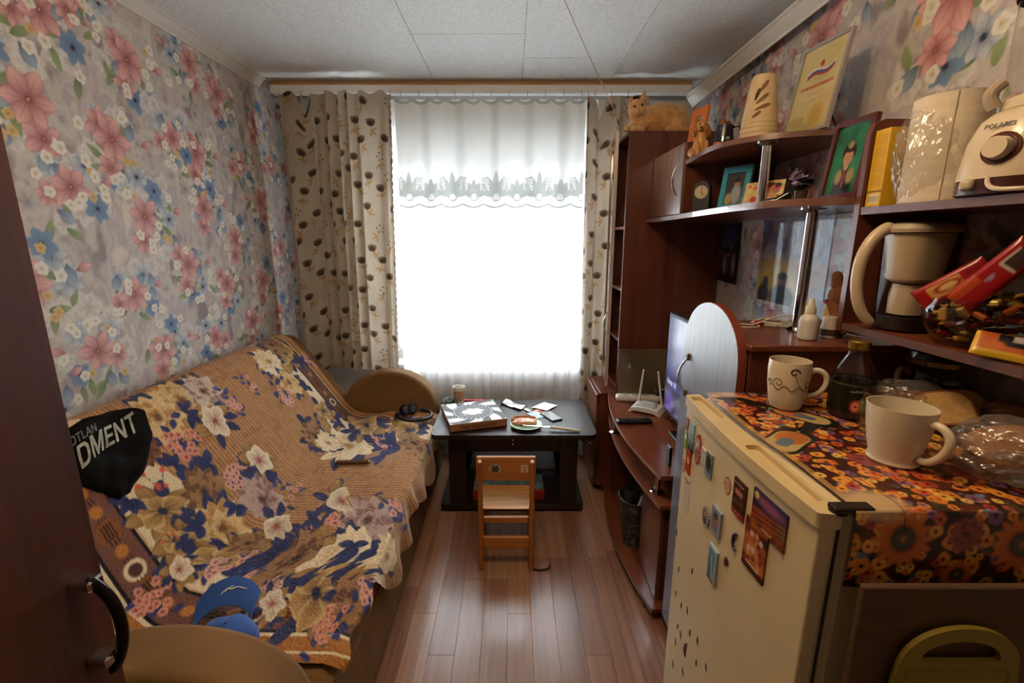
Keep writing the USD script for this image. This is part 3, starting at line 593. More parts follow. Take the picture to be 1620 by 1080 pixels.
pr = drape_print(d, v, 3); pr.rect(d[-1]-.012, d[-1]+.1, -1, 9, '#8e7a78', .5)
P[:, -1, 0] += .006*np.abs(np.sin(v*70)); 
cl = obj('window_drape', gridt(P[:, ::-1]), cloth_m, col=pr.c[:, ::-1], label='beige drape with dark brown tulips hanging behind the sofa, left of the window', cat='curtain')
P, d, v = drape_sheet(.445, .84, .47, .70, .06, 2.39, 3.015, 4.6, .030, 8, n=170, sag=lambda s: .13*np.exp(-((s-.24)/.08)**2)+.02*np.exp(-((s-.62)/.1)**2))
pr = drape_print(d, v, 9)
obj('window_drape', gridt(P[:, ::-1]), cloth_m, col=pr.c[:, ::-1], label='narrow beige drape with brown tulips squeezed between window and tall cabinet', cat='curtain')

# sheer: loose, nearly clear; the lace valance lies in front of it over its top third
def sheer_mat(name, base, trl=.55):
    return _mk(name, {'a': ('attribute', {'attribute': 'mask'}), 'c': ('transparent_bsdf', {'color': (1, 1, 1)}), 't': ('translucent_bsdf', {'color': lt(base)}), 'd': ('diffuse_bsdf', {'color': lt(base)}), 'm': ('mix_closure', {'fac': trl}), 'x': ('mix_closure', {})},
               [('d.BSDF', 'm.closure1'), ('t.BSDF', 'm.closure2'), ('a.fac', 'x.fac'), ('c.BSDF', 'x.closure1'), ('m.closure', 'x.closure2')], 'x.closure')
def lace_mat(name):
    return _mk(name, {'a': ('attribute', {'attribute': 'mask'}), 'k': ('map_range', {'from_min': .915, 'from_max': .97, 'clamp': True}), 'cc': ('mix', {'color1': lt('#dde0de'), 'color2': lt('#b4bbb8')}), 'c': ('transparent_bsdf', {'color': (1, 1, 1)}), 't': ('translucent_bsdf', {}), 'd': ('diffuse_bsdf', {}), 'm': ('mix_closure', {'fac': .16}), 'x': ('mix_closure', {})},
               [('a.fac', 'k.value'), ('k.result', 'cc.fac'), ('cc.color', 't.color'), ('cc.color', 'd.color'), ('d.BSDF', 'm.closure1'), ('t.BSDF', 'm.closure2'), ('a.fac', 'x.fac'), ('c.BSDF', 'x.closure1'), ('m.closure', 'x.closure2')], 'x.closure')
def sheet(x0, x1, z0, z1, yb, folds, amp, seed, nx, nz, sag=0, gather=11):
    s = np.linspace(0, 1, nx); g = np.linspace(0, 1, nz)[:, None]
    ph = s*folds*2*PI + .8*np.sin(s*9+seed); y = yb+amp*(.4+.6*g)*np.sin(ph[None]+.4*np.sin(g*3)+seed) + .3*amp*np.sin(ph[None]*2.3+seed)
    x = x0+(x1-x0)*s+0*g + .3*amp*np.cos(ph[None]); z = z1+(z0-z1)*g+0*s
    if sag: z = z - sag*(1-np.abs(np.sin(s*gather*PI/1.0))[None]**0+0)*0 - sag*np.abs(np.sin(s*gather*PI))[None]**.8*(1-g)**8
    return np.stack([x, y, z], -1), s, g[:, 0]
P, s, g = sheet(-.755, .53, .03, 2.385, 3.075, 17, .012, 1, 340, 60)
mk = .80+.10*np.abs(np.sin(s*17*PI+1.2))[None]**3+0*g[:, None] + .06*np.sin(s*50)[None]**2
sheer = obj('sheer_curtain', gridt(P[:, ::-1]), sheer_mat('sheer_voile', '#f2f4f8'), col=None, smooth=True, extra=mk[:, ::-1], label='thin white floor-length voile glowing in front of the window', cat='curtain')
P, s, g = sheet(-.715, .452, 1.735, 2.392, 3.03, 5.5, .010, 4, 330, 190, sag=.028)
lace = Print(s*1.2, g*.68, '#000000'); lace.c[:] = .90
def L1(c): return (c, c, c)
lv = lambda a: '#%02x%02x%02x' % ((int(round(255*(1.055*a**(1/2.4)-.055))),)*3)
for k in range(9):
    cx = .07+k*.14; big = k % 2 == 0
    for m in range(7): lace.petal(cx, .60, -PI/2+(m-3)*.42, (.16 if big else .11)*(1-.12*abs(m-3)), .017, lv(.97), lv(.97), lv(1.0), vein=0)
    for m in range(7): lace.disc(cx+(m-3)*.011, .605+.012*abs(m-3)*.5, .008, lv(.8), .3)
    lace.disc(cx, .60, .030, lv(.99), .2, ring=.7); lace.disc(cx, .60, .018, lv(.92), .3)
    for sgn in (-1, 1):
        a = np.linspace(0, 4.6, 14); rr = .034*(1-a/6); lace.curve([(cx+sgn*(.062+q*math.sin(b)*.8), .575-q*math.cos(b)) for q, b in zip(rr, a)], .006, lv(.99))
        for m in range(4): lace.leaf(cx+sgn*.045, .56-.02*m, -PI/2+sgn*(.6+.2*m), .05, .008, lv(.98))
edge = .655+.02*np.abs(np.sin(s*1.2/.14*PI+.2))
mk = lace.c[..., 0]; mk = np.where(g[:, None]*.68 > edge[None]-.012, .99, mk); mk = np.where(g[:, None]*.68 > edge[None], 0, mk)
mk[:8] = .97; mk += .04*(np.abs(np.sin(s*5.5*PI+2))**6)[None]; mk = np.clip(mk, 0, 1)
obj('lace_valance', gridt(P[:, ::-1]), lace_mat('lace_voile'), smooth=True, extra=mk[:, ::-1], label='short white valance with a lace flower border hung across the top of the window', cat='curtain')

# radiator below the sill
rad = thing('radiator', 'white ribbed radiator below the window, seen faintly through the voile', 'radiator', (-.1, 3.14, .1))
for k in range(9):
    x = -.55+k*.10; obj('rib', box(x-.036, x+.036, 3.10, 3.17, .12, .60, .018), plain('radiator_white', '#cfcbc4', .4), rad)
obj('pipe', [cyl((-.62, 3.135, .17), (.32, 3.135, .17), .014), cyl((-.62, 3.135, .55), (.32, 3.135, .55), .014), cyl((-.62, 3.135, 0), (-.62, 3.135, .55), .012)], plain('radiator_white', '#cfcbc4', .4), rad)

# ---- on the sofa
blackcloth = plain('tshirt_black', '#060607', .95, spec=.15, sheen=.0, bump=.3, bscale=900)
def shirt_xyz(a, b, top=0.0):
    """a along the sofa, b down the back; a crumpled T-shirt thrown over the top of the backrest"""
    t = 1.14+a*.34; s = .055+b*.245
    p = throw_xyz(s, t)
    n = np.array([.80, 0, .60]); cr = .004*np.sin(a*11+b*9)+.005*np.sin(b*15-a*8)*np.clip((b-.35)*3, 0, 1)+.004*np.sin(a*23+b*15)*np.clip((b-.4)*3, 0, 1)+.007
    return p + n*(.020+cr)[..., None]
n_ = 90; A, B = np.meshgrid(np.linspace(0, 1, n_), np.linspace(0, 1, n_))
th = np.arctan2(B-.5, A-.5)
outline = Polygon([(.05, .42), (.14, .27), (.28, .16), (.45, .15), (.6, .11), (.75, .13), (.9, .12), (1.05, .18), (1.14, .26), (1.08, .36), (1.02, .5), (.88, .60), (.78, .72), (.6, .86), (.40, 1.0), (.29, .99), (.2, .85), (.12, .72), (.02, .56)]).buffer(.02)
ex = np.array([outline.exterior.interpolate(k, normalized=True).coords[0] for k in np.linspace(0, 1, 120, endpoint=False)]); c0 = np.array([.50, .50])
rr = np.linspace(0, 1, 40)[:, None, None]; AB = c0+(ex-c0)[None]*rr; AB = np.concatenate([AB, AB[:, :1]], 1)
P = shirt_xyz(AB[..., 0], AB[..., 1]); fall = np.clip((rr[:, :, 0]-.86)/.14, 0, 1)**2; P = P - np.array([.80, 0, .60])*(.022*fall)[..., None]
shirt = thing('t_shirt', 'black T-shirt with pale block lettering thrown over the sofa backrest by the door', 't-shirt', (-1.3, 1.36, .70))
obj('cloth', gridt(P), blackcloth, shirt, smooth=True)
def shirt_text(txt, a0, b0, du, dv, h, mat, name):
    m = meshkit.text_mesh(txt, 1.0, .02, True); m = m.subdivide().subdivide(); q = m.vertices; wd = q[:, 0].max()
    a = a0+q[:, 0]/wd*du[0]+q[:, 1]*dv[0]; b = b0+q[:, 0]/wd*du[1]+q[:, 1]*dv[1]
    p = shirt_xyz(a, b)+np.array([.80, 0, .60])*(.0015+.001*(q[:, 2:] > .01))
    obj(name, (p, m.faces), mat, shirt, smooth=False)
pale = plain('shirt_print', '#8f9088', .7, var=.35, vscale=40)
shirt_text('DMENT', .10, .585, (.76, -.15), (.11, -.20), .2, pale, 'lettering')
shirt_text('OTLAN', .19, .355, (.30, -.035), (.042, -.085), .1, plain('shirt_print_dim', '#5d6068', .7), 'lettering')

cap_blue = plain('cap_blue', '#1c4fa0', .75, sheen=.15, bump=.3, bscale=700)
cap = thing('baseball_cap', 'bright blue baseball cap lying on the sofa seat beside the near arm', 'cap', (-.80, 1.07, .48))
cc = np.array([-.800, 1.075, .480])
prof = [(.078, 0), (.079, .016), (.073, .040), (.054, .060), (.028, .069), (.004, .071)]
cr = rotz(lathe(prof, (0, 0, 0), 48, caps=False), .3); v_ = cr[0]; v_[:, 2] += .004*np.sin(v_[:, 0]*90)*(v_[:, 2] > .02); obj('crown', (v_*[1.0, .80, 1]+cc+np.array([.035, -.045, .0]), cr[1]), cap_blue, cap, smooth=True)
a = np.linspace(-1.3, 1.3, 36); q = np.linspace(0, 1, 12)[:, None]
def visor(a, q): return np.stack([np.sin(a)*(.074+.014*q), .012+np.cos(a)*.045*(1-q)+q*(.095*np.cos(a*.70)+.02), .020-.030*np.sin(a)**2+.052*q*np.cos(a*.6)-.016*q*q], -1)
RV = math.radians(14)
def vput(P): P = np.asarray(P, float); R = np.array([[math.cos(RV), -math.sin(RV), 0], [math.sin(RV), math.cos(RV), 0], [0, 0, 1]]); return P @ R.T+cc+np.array([.005, -.030, .044])
P = vput(visor(np.broadcast_to(a[None], (12, 36)), np.broadcast_to(q, (12, 36)))); obj('visor', slab(P[:, ::-1], .004), cap_blue, cap, smooth=50)
la = np.array([.62, .42, .25, .12, .0, -.08]); lq = np.array([.62, .58, .55, .48, .50, .40]); L3 = vput(visor(la, lq))+np.array([0, 0, .0018]); la2 = np.array([.16, .02, -.12, -.2]); L4 = vput(visor(la2, np.array([.60, .52, .44, .36])))+np.array([0, 0, .0018])
obj('logo', [tube(spline(L3, 22), np.r_[.0008, np.linspace(.0014, .003, 20), .001], 6), tube(spline(L4, 12), np.r_[.0008, np.full(10, .0022), .0008], 6)], plain('cap_logo', '#c9ccd0', .6), cap)

comb = thing('folding_comb', 'brown folding comb lying on the seat of the sofa throw', 'comb', (-.78, 2.07, .468))
cw = wood('comb_wood', '#3d2416', '#6b4630', 'x', .45)
def cb(m): return mov(rotz(m, math.radians(2)), (-.78, 2.075, .468))
obj('handle', cb(box(-.088, .08, -.013, .013, .004, .020, .006)), cw, comb); obj('tip', cb(box(.078, .09, -.010, .010, .005, .018, .004)), plain('comb_tip', '#8a7a66', .5), comb)

hp = thing('headphones', 'black on-ear headphones lying at the far end of the sofa seat', 'headphones', (-.63, 2.63, .475))
bm = plain('headphone_black', '#0c0d10', .35); gm = plain('headphone_grey', '#4a5160', .3, .3)
th = np.linspace(math.radians(115), math.radians(435), 60); hc = np.array([-.60, 2.635, .490])
obj('headband', tube(np.stack([hc[0]+.108*np.cos(th), hc[1]+.085*np.sin(th), hc[2]+.012+.004*np.sin(th*2)], -1), .0105, 10), bm, hp)
for k, (x, y) in enumerate(((-.665, 2.700), (-.625, 2.722))):
    d_ = N3((.75, -.6, .25)); e = obj('ear_cup', cyl(np.array([x, y, .51])-d_*.014, np.array([x, y, .51])+d_*.012, .034, 28, .030), bm, hp)
    obj('cap', cyl(np.array([x, y, .51])+d_*.011, np.array([x, y, .51])+d_*.016, .026, 24, .022), gm, e)
# ================================================================ coffee table and what lies on it
wenge = wood('wenge', '#170e0d', '#2b1c19', 'x', rough=.42, freq=30, spec=.4)
TZ = .513
tab = thing('coffee_table', 'dark wenge coffee table with rounded corners under the window', 'table', (0.01, 2.6, 0))
def rrect(x0, x1, y0, y1, r): return sbox(x0+r, y0+r, x1-r, y1-r).buffer(r, 12)
def plate_(poly, z0, z1): return extr(poly, z1-z0, (0, 0, z0), (1, 0, 0), (0, 1, 0))
obj('tabletop', plate_(rrect(-.445, .465, 2.315, 2.885, .04), TZ-.026, TZ), wenge, tab)
for x0, x1 in ((-.36, -.262), (.272, .372)):
    obj('leg_panel', box(x0, x1, 2.40, 2.425, .045, TZ-.026, .003), wenge, tab); obj('leg_panel', box(x0, x1, 2.80, 2.825, .045, TZ-.026, .003), wenge, tab)
    obj('side_panel', box((x0+x1)/2-.01, (x0+x1)/2+.01, 2.425, 2.80, .045, TZ-.026), wenge, tab)
dr = obj('drawer_front', box(-.260, .270, 2.402, 2.42, .375, TZ-.03, .003), wenge, tab)
for z in (.452, .424): obj('knob', lathe([(.004, 0), (.006, .004), (.004, .008), (0, .009)], (0, 0, 0), 12), chrome, dr) if 0 else obj('knob', cyl((.005, 2.402, z), (.005, 2.393, z), .006, 12), chrome, dr)
obj('base_shelf', plate_(rrect(-.415, .415, 2.385, 2.845, .03), .022, .050), wenge, tab)
for x in (-.36, .36):
    for y in (2.43, 2.8): obj('foot', cyl((x, y, 0), (x, y, .022), .02, 16), plain('black_plastic', '#0d0d0e', .4), tab)
obj('stretcher_shelf', box(-.262, .272, 2.56, 2.80, .17, .186, .003), wenge, tab)

# pizza box with a printed lid
A, B, D_ = np.array((-.338, 2.346, 0)), np.array((-.046, 2.436, 0)), np.array((-.498, 2.68, 0))
U_, V_ = N3(B-A), N3(D_-A); V_ = N3(V_-U_*np.dot(U_, V_)); O_ = A+np.array((0, 0, TZ+.003)); S_ = .325
pz = thing('pizza_box', 'flat cardboard pizza box with a black swirl print on its white lid', 'pizza box', tuple(O_))
card = plain('cardboard', '#9a6a42', .8, bump=.2)
def pbox(a0, a1, b0, b1, z0, z1, bv=.002):
    v, f = asvf(box(a0, a1, b0, b1, z0, z1, bv)); return O_+v[:, :1]*U_+v[:, 1:2]*V_+v[:, 2:]*np.array((0, 0, 1.)), f
obj('tray', pbox(0, S_, 0, S_, 0, .040), card, pz); lid = obj('lid', pbox(-.003, S_+.003, -.003, S_+.003, .036, .043), card, pz)
g = ar(0, S_, .0025); pr = Print(g, g, '#d9dadb')
X, Y = np.meshgrid(g-S_/2, g-S_/2); R_ = np.hypot(X, Y); TH = np.arctan2(Y, X)
m = (np.sin(8*TH+R_*34) > .15) & (R_ > .118) & (R_ < .215); pr.c[m] = lin('#4b4e52')
m = (R_ > .098) & (R_ < .122); pr.c[m] = lin('#4b4e52'); m = (np.abs(R_-.110) < .006) & (np.sin(TH*26) > 0); pr.c[m] = lin('#c9cacb')
m = R_ < .098; pr.c[m] = lin('#6a6d70')
for k in range(7): pr.disc(S_/2+.045*math.cos(k*.9), S_/2+.040*math.sin(k*.9), .02, '#d9dadb', .3, ry=.013)
pr.petal(S_/2-.07, S_/2-.005, .1, .14, .035, '#dcdddd', '#dcdddd', vein=0, tip=1); pr.disc(S_/2+.028, S_/2+.01, .022, '#e2e2e2', .2)
for k in range(9): pr.line((S_/2-.06+k*.013, S_/2-.05+.006*math.sin(k)), (S_/2-.052+k*.013, S_/2-.035), .004, '#e0e0e0')
X, Y = np.meshgrid(g, g); P = O_+X[..., None]*U_+Y[..., None]*V_+np.array((0, 0, .0436)); 
obj('lid_print', gridt(P), printed('paper_print', .55), lid, col=pr.c)
obj('lettering', text_on('TAKE PIZZA AWAY', .017, O_+U_*S_/2-V_*.0005+np.array((0, 0, .019)), U_, (0, 0, 1), .0008, True), plain('ink_brown', '#3a2114', .7), pz)
obj('red_napkin', slab(np.stack([np.stack([np.full(6, x), np.linspace(2.85, 2.878, 6), TZ+.003+.002*np.sin(np.arange(6)*2+x*40)], -1) for x in np.linspace(-.18, -.33, 8)]), .0008), plain('paper_red', '#b3353a', .7), label='crumpled red paper napkin sticking out behind the pizza box', cat='napkin')

cup = thing('paper_cup', 'white paper cup with a beige sleeve on the table by the window', 'cup', (-.345, 2.845, TZ))
obj('body', lathe([(.0, .003), (.026, .003), (.027, 0), (.029, .0), (.038, .098), (.040, .1), (.040, .103), (.0365, .102), (.028, .006), (0, .006)], (-.345, 2.845, TZ), 40, caps=False), plain('cup_white', '#d9d6cf', .5), cup)
obj('sleeve', lathe([(.0312, .014), (.0372, .078)], (-.345, 2.845, TZ), 40, caps=False), plain('cup_sleeve', '#b59a78', .7, var=.3, vscale=60), cup)
hat = []
cg, cc_ = ar(-.055, .055, .003), None
X, Y = np.meshgrid(cg, cg); R_ = np.hypot(X*.9, Y); Hh = np.clip(1-(R_/.052)**2, 0, 1)**.5*.035+.012*(meshkit.fbm(np.stack([X*40, Y*40, 0*X], -1), 3, 4)-.5)*(R_ < .05)
pr = Print(cg, cg, '#3c4438'); pr.mottle(['#1a1d1c', '#3d4a44', '#6d7a78', '#23292b', '#8b9794'], 60, 9, 1, octaves=2)
obj('camouflage_cap', gridt(np.stack([X-.405, Y+2.825, TZ+.001+np.maximum(Hh, .0)], -1)), printed('camo_cloth', .85), col=pr.c, label='small crumpled camouflage cloth cap beside the paper cup', cat='cap')

foil = plain('foil', '#b9c0c6', .22, .85)
def sheetquad(c, z, curl=0.0, n=8, seed=0, t=.0006):
    c = np.array(c, float); s, q = np.meshgrid(np.linspace(0, 1, n), np.linspace(0, 1, n)); r = np.random.default_rng(seed)
    P = ((1-s)*(1-q))[..., None]*c[0]+(s*(1-q))[..., None]*c[1]+(s*q)[..., None]*c[2]+((1-s)*q)[..., None]*c[3]
    h = z+t+.0005+curl*(1+np.sin(s*7+seed)*np.cos(q*6+seed))*.5+r.uniform(0, curl*.4, s.shape)
    return slab(np.concatenate([P, h[..., None]], -1), t)
obj('foil_sachet', sheetquad([(-.08, 2.80), (.045, 2.675), (.085, 2.72), (-.035, 2.85)], TZ, .014, 9, 1), foil, label='torn silver foil sachet on the table right of the pizza box', cat='sachet')
paper = plain('paper_white', '#dcdfe2', .7)
obj('paper_note', sheetquad([(.12, 2.72), (.215, 2.665), (.29, 2.755), (.21, 2.815)], TZ+.004, .003, 8, 2), paper, label='square white paper note lying on a printed leaflet', cat='note')
pr = Print(ar(0, .1, .004), ar(0, .07, .004), '#b56a4e'); pr.rect(0, .1, 0, .025, '#cfcac0'); pr.disc(.06, .045, .02, '#7a2f22', .3); pr.rect(0, .03, .03, .07, '#d69a72')
X, Y = np.meshgrid(np.linspace(0, 1, len(pr.u)), np.linspace(0, 1, len(pr.v))); c4 = np.array([(.115, 2.645), (.17, 2.60), (.235, 2.68), (.165, 2.725)])
P = ((1-X)*(1-Y))[..., None]*c4[0]+(X*(1-Y))[..., None]*c4[1]+(X*Y)[..., None]*c4[2]+((1-X)*Y)[..., None]*c4[3]
obj('leaflet', gridt(np.concatenate([P, np.full(X.shape+(1,), TZ+.0022)], -1)), printed('paper_print', .55), col=pr.c, label='small orange and brown printed leaflet under the white note', cat='leaflet')
obj('paper_scrap', sheetquad([(.06, 2.73), (.09, 2.66), (.125, 2.645), (.10, 2.70)], TZ, .006, 6, 4), paper, label='small torn white paper scrap beside the foil sachet', cat='paper')
obj('paper_wrapper', sheetquad([(.085, 2.63), (.145, 2.545), (.195, 2.575), (.13, 2.66)], TZ, .002, 6, 7), plain('paper_bluish', '#b8cdd4', .5), label='pale bluish wrapper lying between the plate and the leaflet', cat='wrapper')
ph = thing('smartphone', 'dark smartphone lying flat on the coffee table right of the papers', 'phone', (.235, 2.57, TZ))
def phs(m): return mov(rotz(m, math.radians(-62)), (.232, 2.575, TZ))
obj('body', phs(scl(rbox(.146, .07, .012, .0055), (1, 1, .75)) if 0 else mov(rbox(.146, .072, .010, .0048), (0, 0, .005))), plain('phone_body', '#23262c', .3, .4), ph)
obj('screen', phs(box(-.066, .066, -.033, .033, .0099, .0104)), plain('phone_screen', '#10131c', .06), ph)

pl = thing('plate', 'pale green glass plate with a rim on the coffee table', 'plate', (.08, 2.435, TZ))
obj('dish', lathe([(0, .002), (.045, .002), (.05, .0), (.054, .003), (.088, .016), (.0895, .018), (.086, .0185), (.05, .0075), (0, .006)], (.08, 2.435, TZ), 48, caps=False), plain('plate_green', '#a9c3a4', .15, spec=.6), pl)
sl = thing('pizza_slice', 'half-eaten slice of pizza with a browned crust on the green plate', 'pizza', (.075, 2.465, TZ+.01))
c0 = np.array((.072, 2.468)); 
base = Polygon([(-.062, -.030), (.055, -.038), (.062, .025), (.0, .042), (-.06, .032)]).buffer(.008)
obj('crumb', mov(plate_(base, 0, .012), (c0[0], c0[1], TZ+.0125)), plain('pizza_dough', '#c08a55', .8, bump=.5), sl)
u = ar(-.06, .058, .003); v = ar(-.032, .034, .003); pr = Print(u, v, '#c9542c'); pr.mottle(['#b8401f', '#d98a4a', '#e0c49a', '#c4552c'], 70, 3, 1)
for k, (x, y, c, r) in enumerate([(-.03, -.01, '#c03a24', .011), (.02, .005, '#e6d6ba', .02), (-.005, .018, '#e2cfa8', .014), (.038, -.016, '#d9b88a', .013), (-.045, .014, '#5b6a2a', .007)]): pr.disc(x, y, r, c, .5)
X, Y = np.meshgrid(u, v); H = .0245+.005*meshkit.fbm(np.stack([X*90, Y*90, 0*X], -1), 2, 7)
obj('topping', gridt(np.stack([X+c0[0], Y+c0[1], TZ+H-.0005], -1)), printed('pizza_top', .45, .5), sl, col=pr.c)
obj('crust', tube(spline([(c0[0]-.065, c0[1]-.005, TZ+.021), (c0[0]-.06, c0[1]+.03, TZ+.024), (c0[0], c0[1]+.045, TZ+.025), (c0[0]+.062, c0[1]+.03, TZ+.023)], 24), .0105+.0015*np.sin(np.arange(24)), 10), plain('pizza_crust', '#a8602c', .75, var=.3, vscale=50), sl)
kn = thing('table_knife', 'white-handled table knife resting on the rim of the green plate', 'knife', (.24, 2.39, TZ+.01))
k0, k1, k2 = np.array((.06, 2.40, TZ+.022)), np.array((.215, 2.385, TZ+.018)), np.array((.375, 2.355, TZ+.0085))
obj('blade', slab(np.stack([np.stack([k0+(k1-k0)*s_+np.array((.0, w_*(.45+.55*s_), .0005*w_)) for s_ in np.linspace(0, 1, 12)]) for w_ in (-.010, 0, .010)]), .0014), plain('steel', '#c6c8ca', .18, 1.0), kn)
hd = [(k1+(k2-k1)*s_) for s_ in np.linspace(-.02, 1, 14)]
obj('handle', scl(tube(np.array(hd), np.r_[.006, np.full(12, .0085), .005], 10), (1, 1, 1)), plain('knife_handle', '#d4d0c8', .35), kn)
gb = thing('game_box', 'flat red board game box on the bottom shelf behind the little chair', 'box', (-.02, 2.56, .051))
obj('box', box(-.23, .19, 2.44, 2.70, .0505, .112, .002), plain('game_red', '#8f1f1c', .55), gb); obj('lid', box(-.225, .185, 2.445, 2.695, .0505+.0615, .125, .002), plain('game_lid', '#5d7f86', .55, var=.6, vscale=24), gb)

# ---- child's chair
pine = wood('pine_varnished', '#8a4f1f', '#b77637', 'x', rough=.35, freq=24, spec=.5); pine_z = wood('pine_varnished_upright', '#87491d', '#ad6a30', 'z', rough=.35, freq=24)
pine_seat = wood('pine_seat', '#a5672f', '#cf9a5a', 'x', rough=.28, freq=22, spec=.55, coat=.2)
chair = thing('childs_chair', "small varnished pine child's chair pushed up to the coffee table", 'chair', (-.025, 2.08, 0))
cx0, cx1 = -.158, .103
obj('seat', box(cx0-.008, cx1+.008, 2.0, 2.215, .262, .277, .005), pine_seat, chair)
for x in (cx0, cx1-.022):
    obj('leg', box(x, x+.022, 1.905, 1.942, 0, .565, .004), pine_z, chair); obj('leg', box(x, x+.022, 2.165, 2.20, 0, .262, .004), pine_z, chair)
    obj('side_rail', box(x+.004, x+.018, 1.942, 2.165, .225, .258, .003), pine, chair); obj('side_rail', box(x+.004, x+.018, 1.942, 2.165, .10, .125, .003), pine, chair)
bb = obj('backrest', box(cx0-.008, cx1+.008, 1.940, 1.956, .452, .575, .005), pine, chair)
obj('back_rail', box(cx0+.022, cx1-.022, 1.912, 1.930, .118, .178, .003), pine, chair); obj('front_rail', box(cx0+.022, cx1-.022, 2.17, 2.188, .215, .258, .003), pine, chair)
obj('seat_rail', box(cx0+.022, cx1-.022, 1.95, 1.966, .225, .258, .003), pine, chair)
# the stickers are on the board's camera side
u, v = ar(-.033, .033, .003), ar(-.026, .026, .003); pr = Print(u, v, '#8c7f63'); pr.disc(0, 0, .03, '#a9986f', .1, ry=.024); pr.disc(0, -.004, .018, '#453f3c', .3, ry=.016); pr.disc(-.009, .011, .006, '#3a3534', .3); pr.disc(.009, .011, .006, '#3a3534', .3)
X, Y = np.meshgrid(u, v); keep = None
ov = extr(Point(0, 0).buffer(1, 24), .0006, (0, 0, 0), (1, 0, 0), (0, 1, 0)); 
vv, ff = gridt(np.stack([X-.078, np.full_like(X, 1.9392), Y+.515], -1)); rr_ = np.hypot(X/.033, Y/.026).ravel(); ff = ff[(rr_[ff] < 1.02).all(1)]; ku = np.unique(ff); ff = np.searchsorted(ku, ff); vv = vv[ku]; cst = pr.c.reshape(-1, 3)[ku]
obj('sticker', (vv, ff), printed('paper_print', .55), bb, col=cst, label='round worn picture sticker')
obj('sticker', box(.042, .074, 1.9388, 1.940, .497, .533), plain('sticker_cream', '#cdb99a', .6), bb, label='square cream number sticker')
obj('digit', text_on('2', .022, (.058, 1.9388, .515), (1, 0, 0), (0, 0, 1), .0006, True), plain('sticker_ink', '#7a5236', .6), bb)
th = np.linspace(-2.9, .1, 26)
obj('cable', tube(np.stack([.135+.048*np.cos(th), 1.935+.03*np.sin(th), np.full(26, .0055)], -1), .005, 8), plain('cable_dark', '#2c1d16', .5), label="dark rubber loop lying on the floor by the chair's right leg", cat='cable')
# ================================================================ walnut wall unit along the right wall
wal = wood('walnut', '#43201a', '#6b3826', 'z', rough=.32, freq=20, spec=.5); walx = wood('walnut_lying', '#4c2416', '#7c4229', 'y', rough=.25, freq=18, spec=.5)
edge_m = plain('walnut_edge', '#8a6a5c', .35); wal_gloss = wood('walnut_glossy', '#55302a', '#7c4f3c', 'z', rough=.22, freq=20, spec=.9, coat=.8)
def bow(p, q, out, r=.005, h=.03, n=20):
    p, q, out = map(lambda a: np.asarray(a, float), (p, q, out)); s = np.linspace(0, 1, n)
    return tube(p+(q-p)*s[:, None]+out*h*np.sin(PI*s)[:, None]**.8, r*(1-.35*np.abs(2*s-1)), 10)
# tall cabinet
TX, TY0, TY1, TZT = .62, 2.60, 2.955, 2.105
tc = thing('tall_cabinet', 'tall walnut cabinet with an ajar glass door, in the corner right of the window', 'cabinet', (.9, 2.78, 0))
obj('side_panel', box(TX, XR-.004, TY0, TY0+.018, .66, TZT, .001), wal, tc); obj('side_panel', box(TX, XR-.004, TY1-.018, TY1, .66, TZT, .001), wal, tc)
obj('top_panel', box(TX, XR-.004, TY0+.018, TY1-.018, TZT-.018, TZT), wal, tc); obj('back_panel', box(XR-.012, XR-.005, TY0+.018, TY1-.018, .66, TZT-.018), wal, tc)
for z in (.68, .97, 1.27, 1.62): obj('shelf', box(TX+.012, XR-.012, TY0+.018, TY1-.018, z-.016, z), walx, tc)
a = math.radians(8); H = np.array((TX-.004, TY1)); dv = np.array((-math.sin(a), -math.cos(a)))
def dpanel(s0, s1, z0, z1, t0=0, t1=.018, b=.002):
    v, f = asvf(box(s0, s1, t0, t1, z0, z1, b)); nx = np.array((-math.cos(a), math.sin(a)))
    return np.stack([H[0]+v[:, 0]*dv[0]+v[:, 1]*nx[0], H[1]+v[:, 0]*dv[1]+v[:, 1]*nx[1], v[:, 2]], -1), f
dframe = obj('door', [dpanel(0, .045, .70, TZT), dpanel(.315, .362, .70, TZT), dpanel(.045, .315, .70, .76), dpanel(.045, .315, TZT-.06, TZT)], wal_gloss, tc)
obj('door_edge', dpanel(.362, .3645, .70, TZT, 0, .018, 0), plain('edge_strip', '#a89a94', .25, spec=.8), dframe); obj('glass', dpanel(.045, .315, .76, TZT-.06, .007, .011, 0), thinglass('cabinet_glass', (.9, .92, .92)), dframe)
pa, pb = [H+dv*.345+np.array((-math.cos(a), math.sin(a)))*.018 for _ in (0, 1)]
obj('handle', bow((pa[0], pa[1], 1.02), (pb[0], pb[1], 1.14), (-.8, -.6, 0), .0045, .03), chrome, dframe)
low = obj('drawer_carcass', box(.525, XR-.004, TY0, TY1, .05, .655, .002), wal, tc); obj('plinth', box(.56, XR-.02, TY0+.01, TY1-.01, 0, .05), wal, tc)
for z0, z1 in ((.42, .645), (.21, .415)):
    d_ = obj('drawer', box(.505, .524, TY0+.005, TY1-.005, z0, z1, .003), walx, tc); zc = (z0+z1)/2
    obj('handle', bow((.505, 2.74, zc-.045), (.505, 2.74, zc+.045), (-1, 0, 0), .0045, .026), chrome, d_)
obj('drawer', box(.505, .524, TY0+.005, TY1-.005, .055, .205, .003), walx, tc)
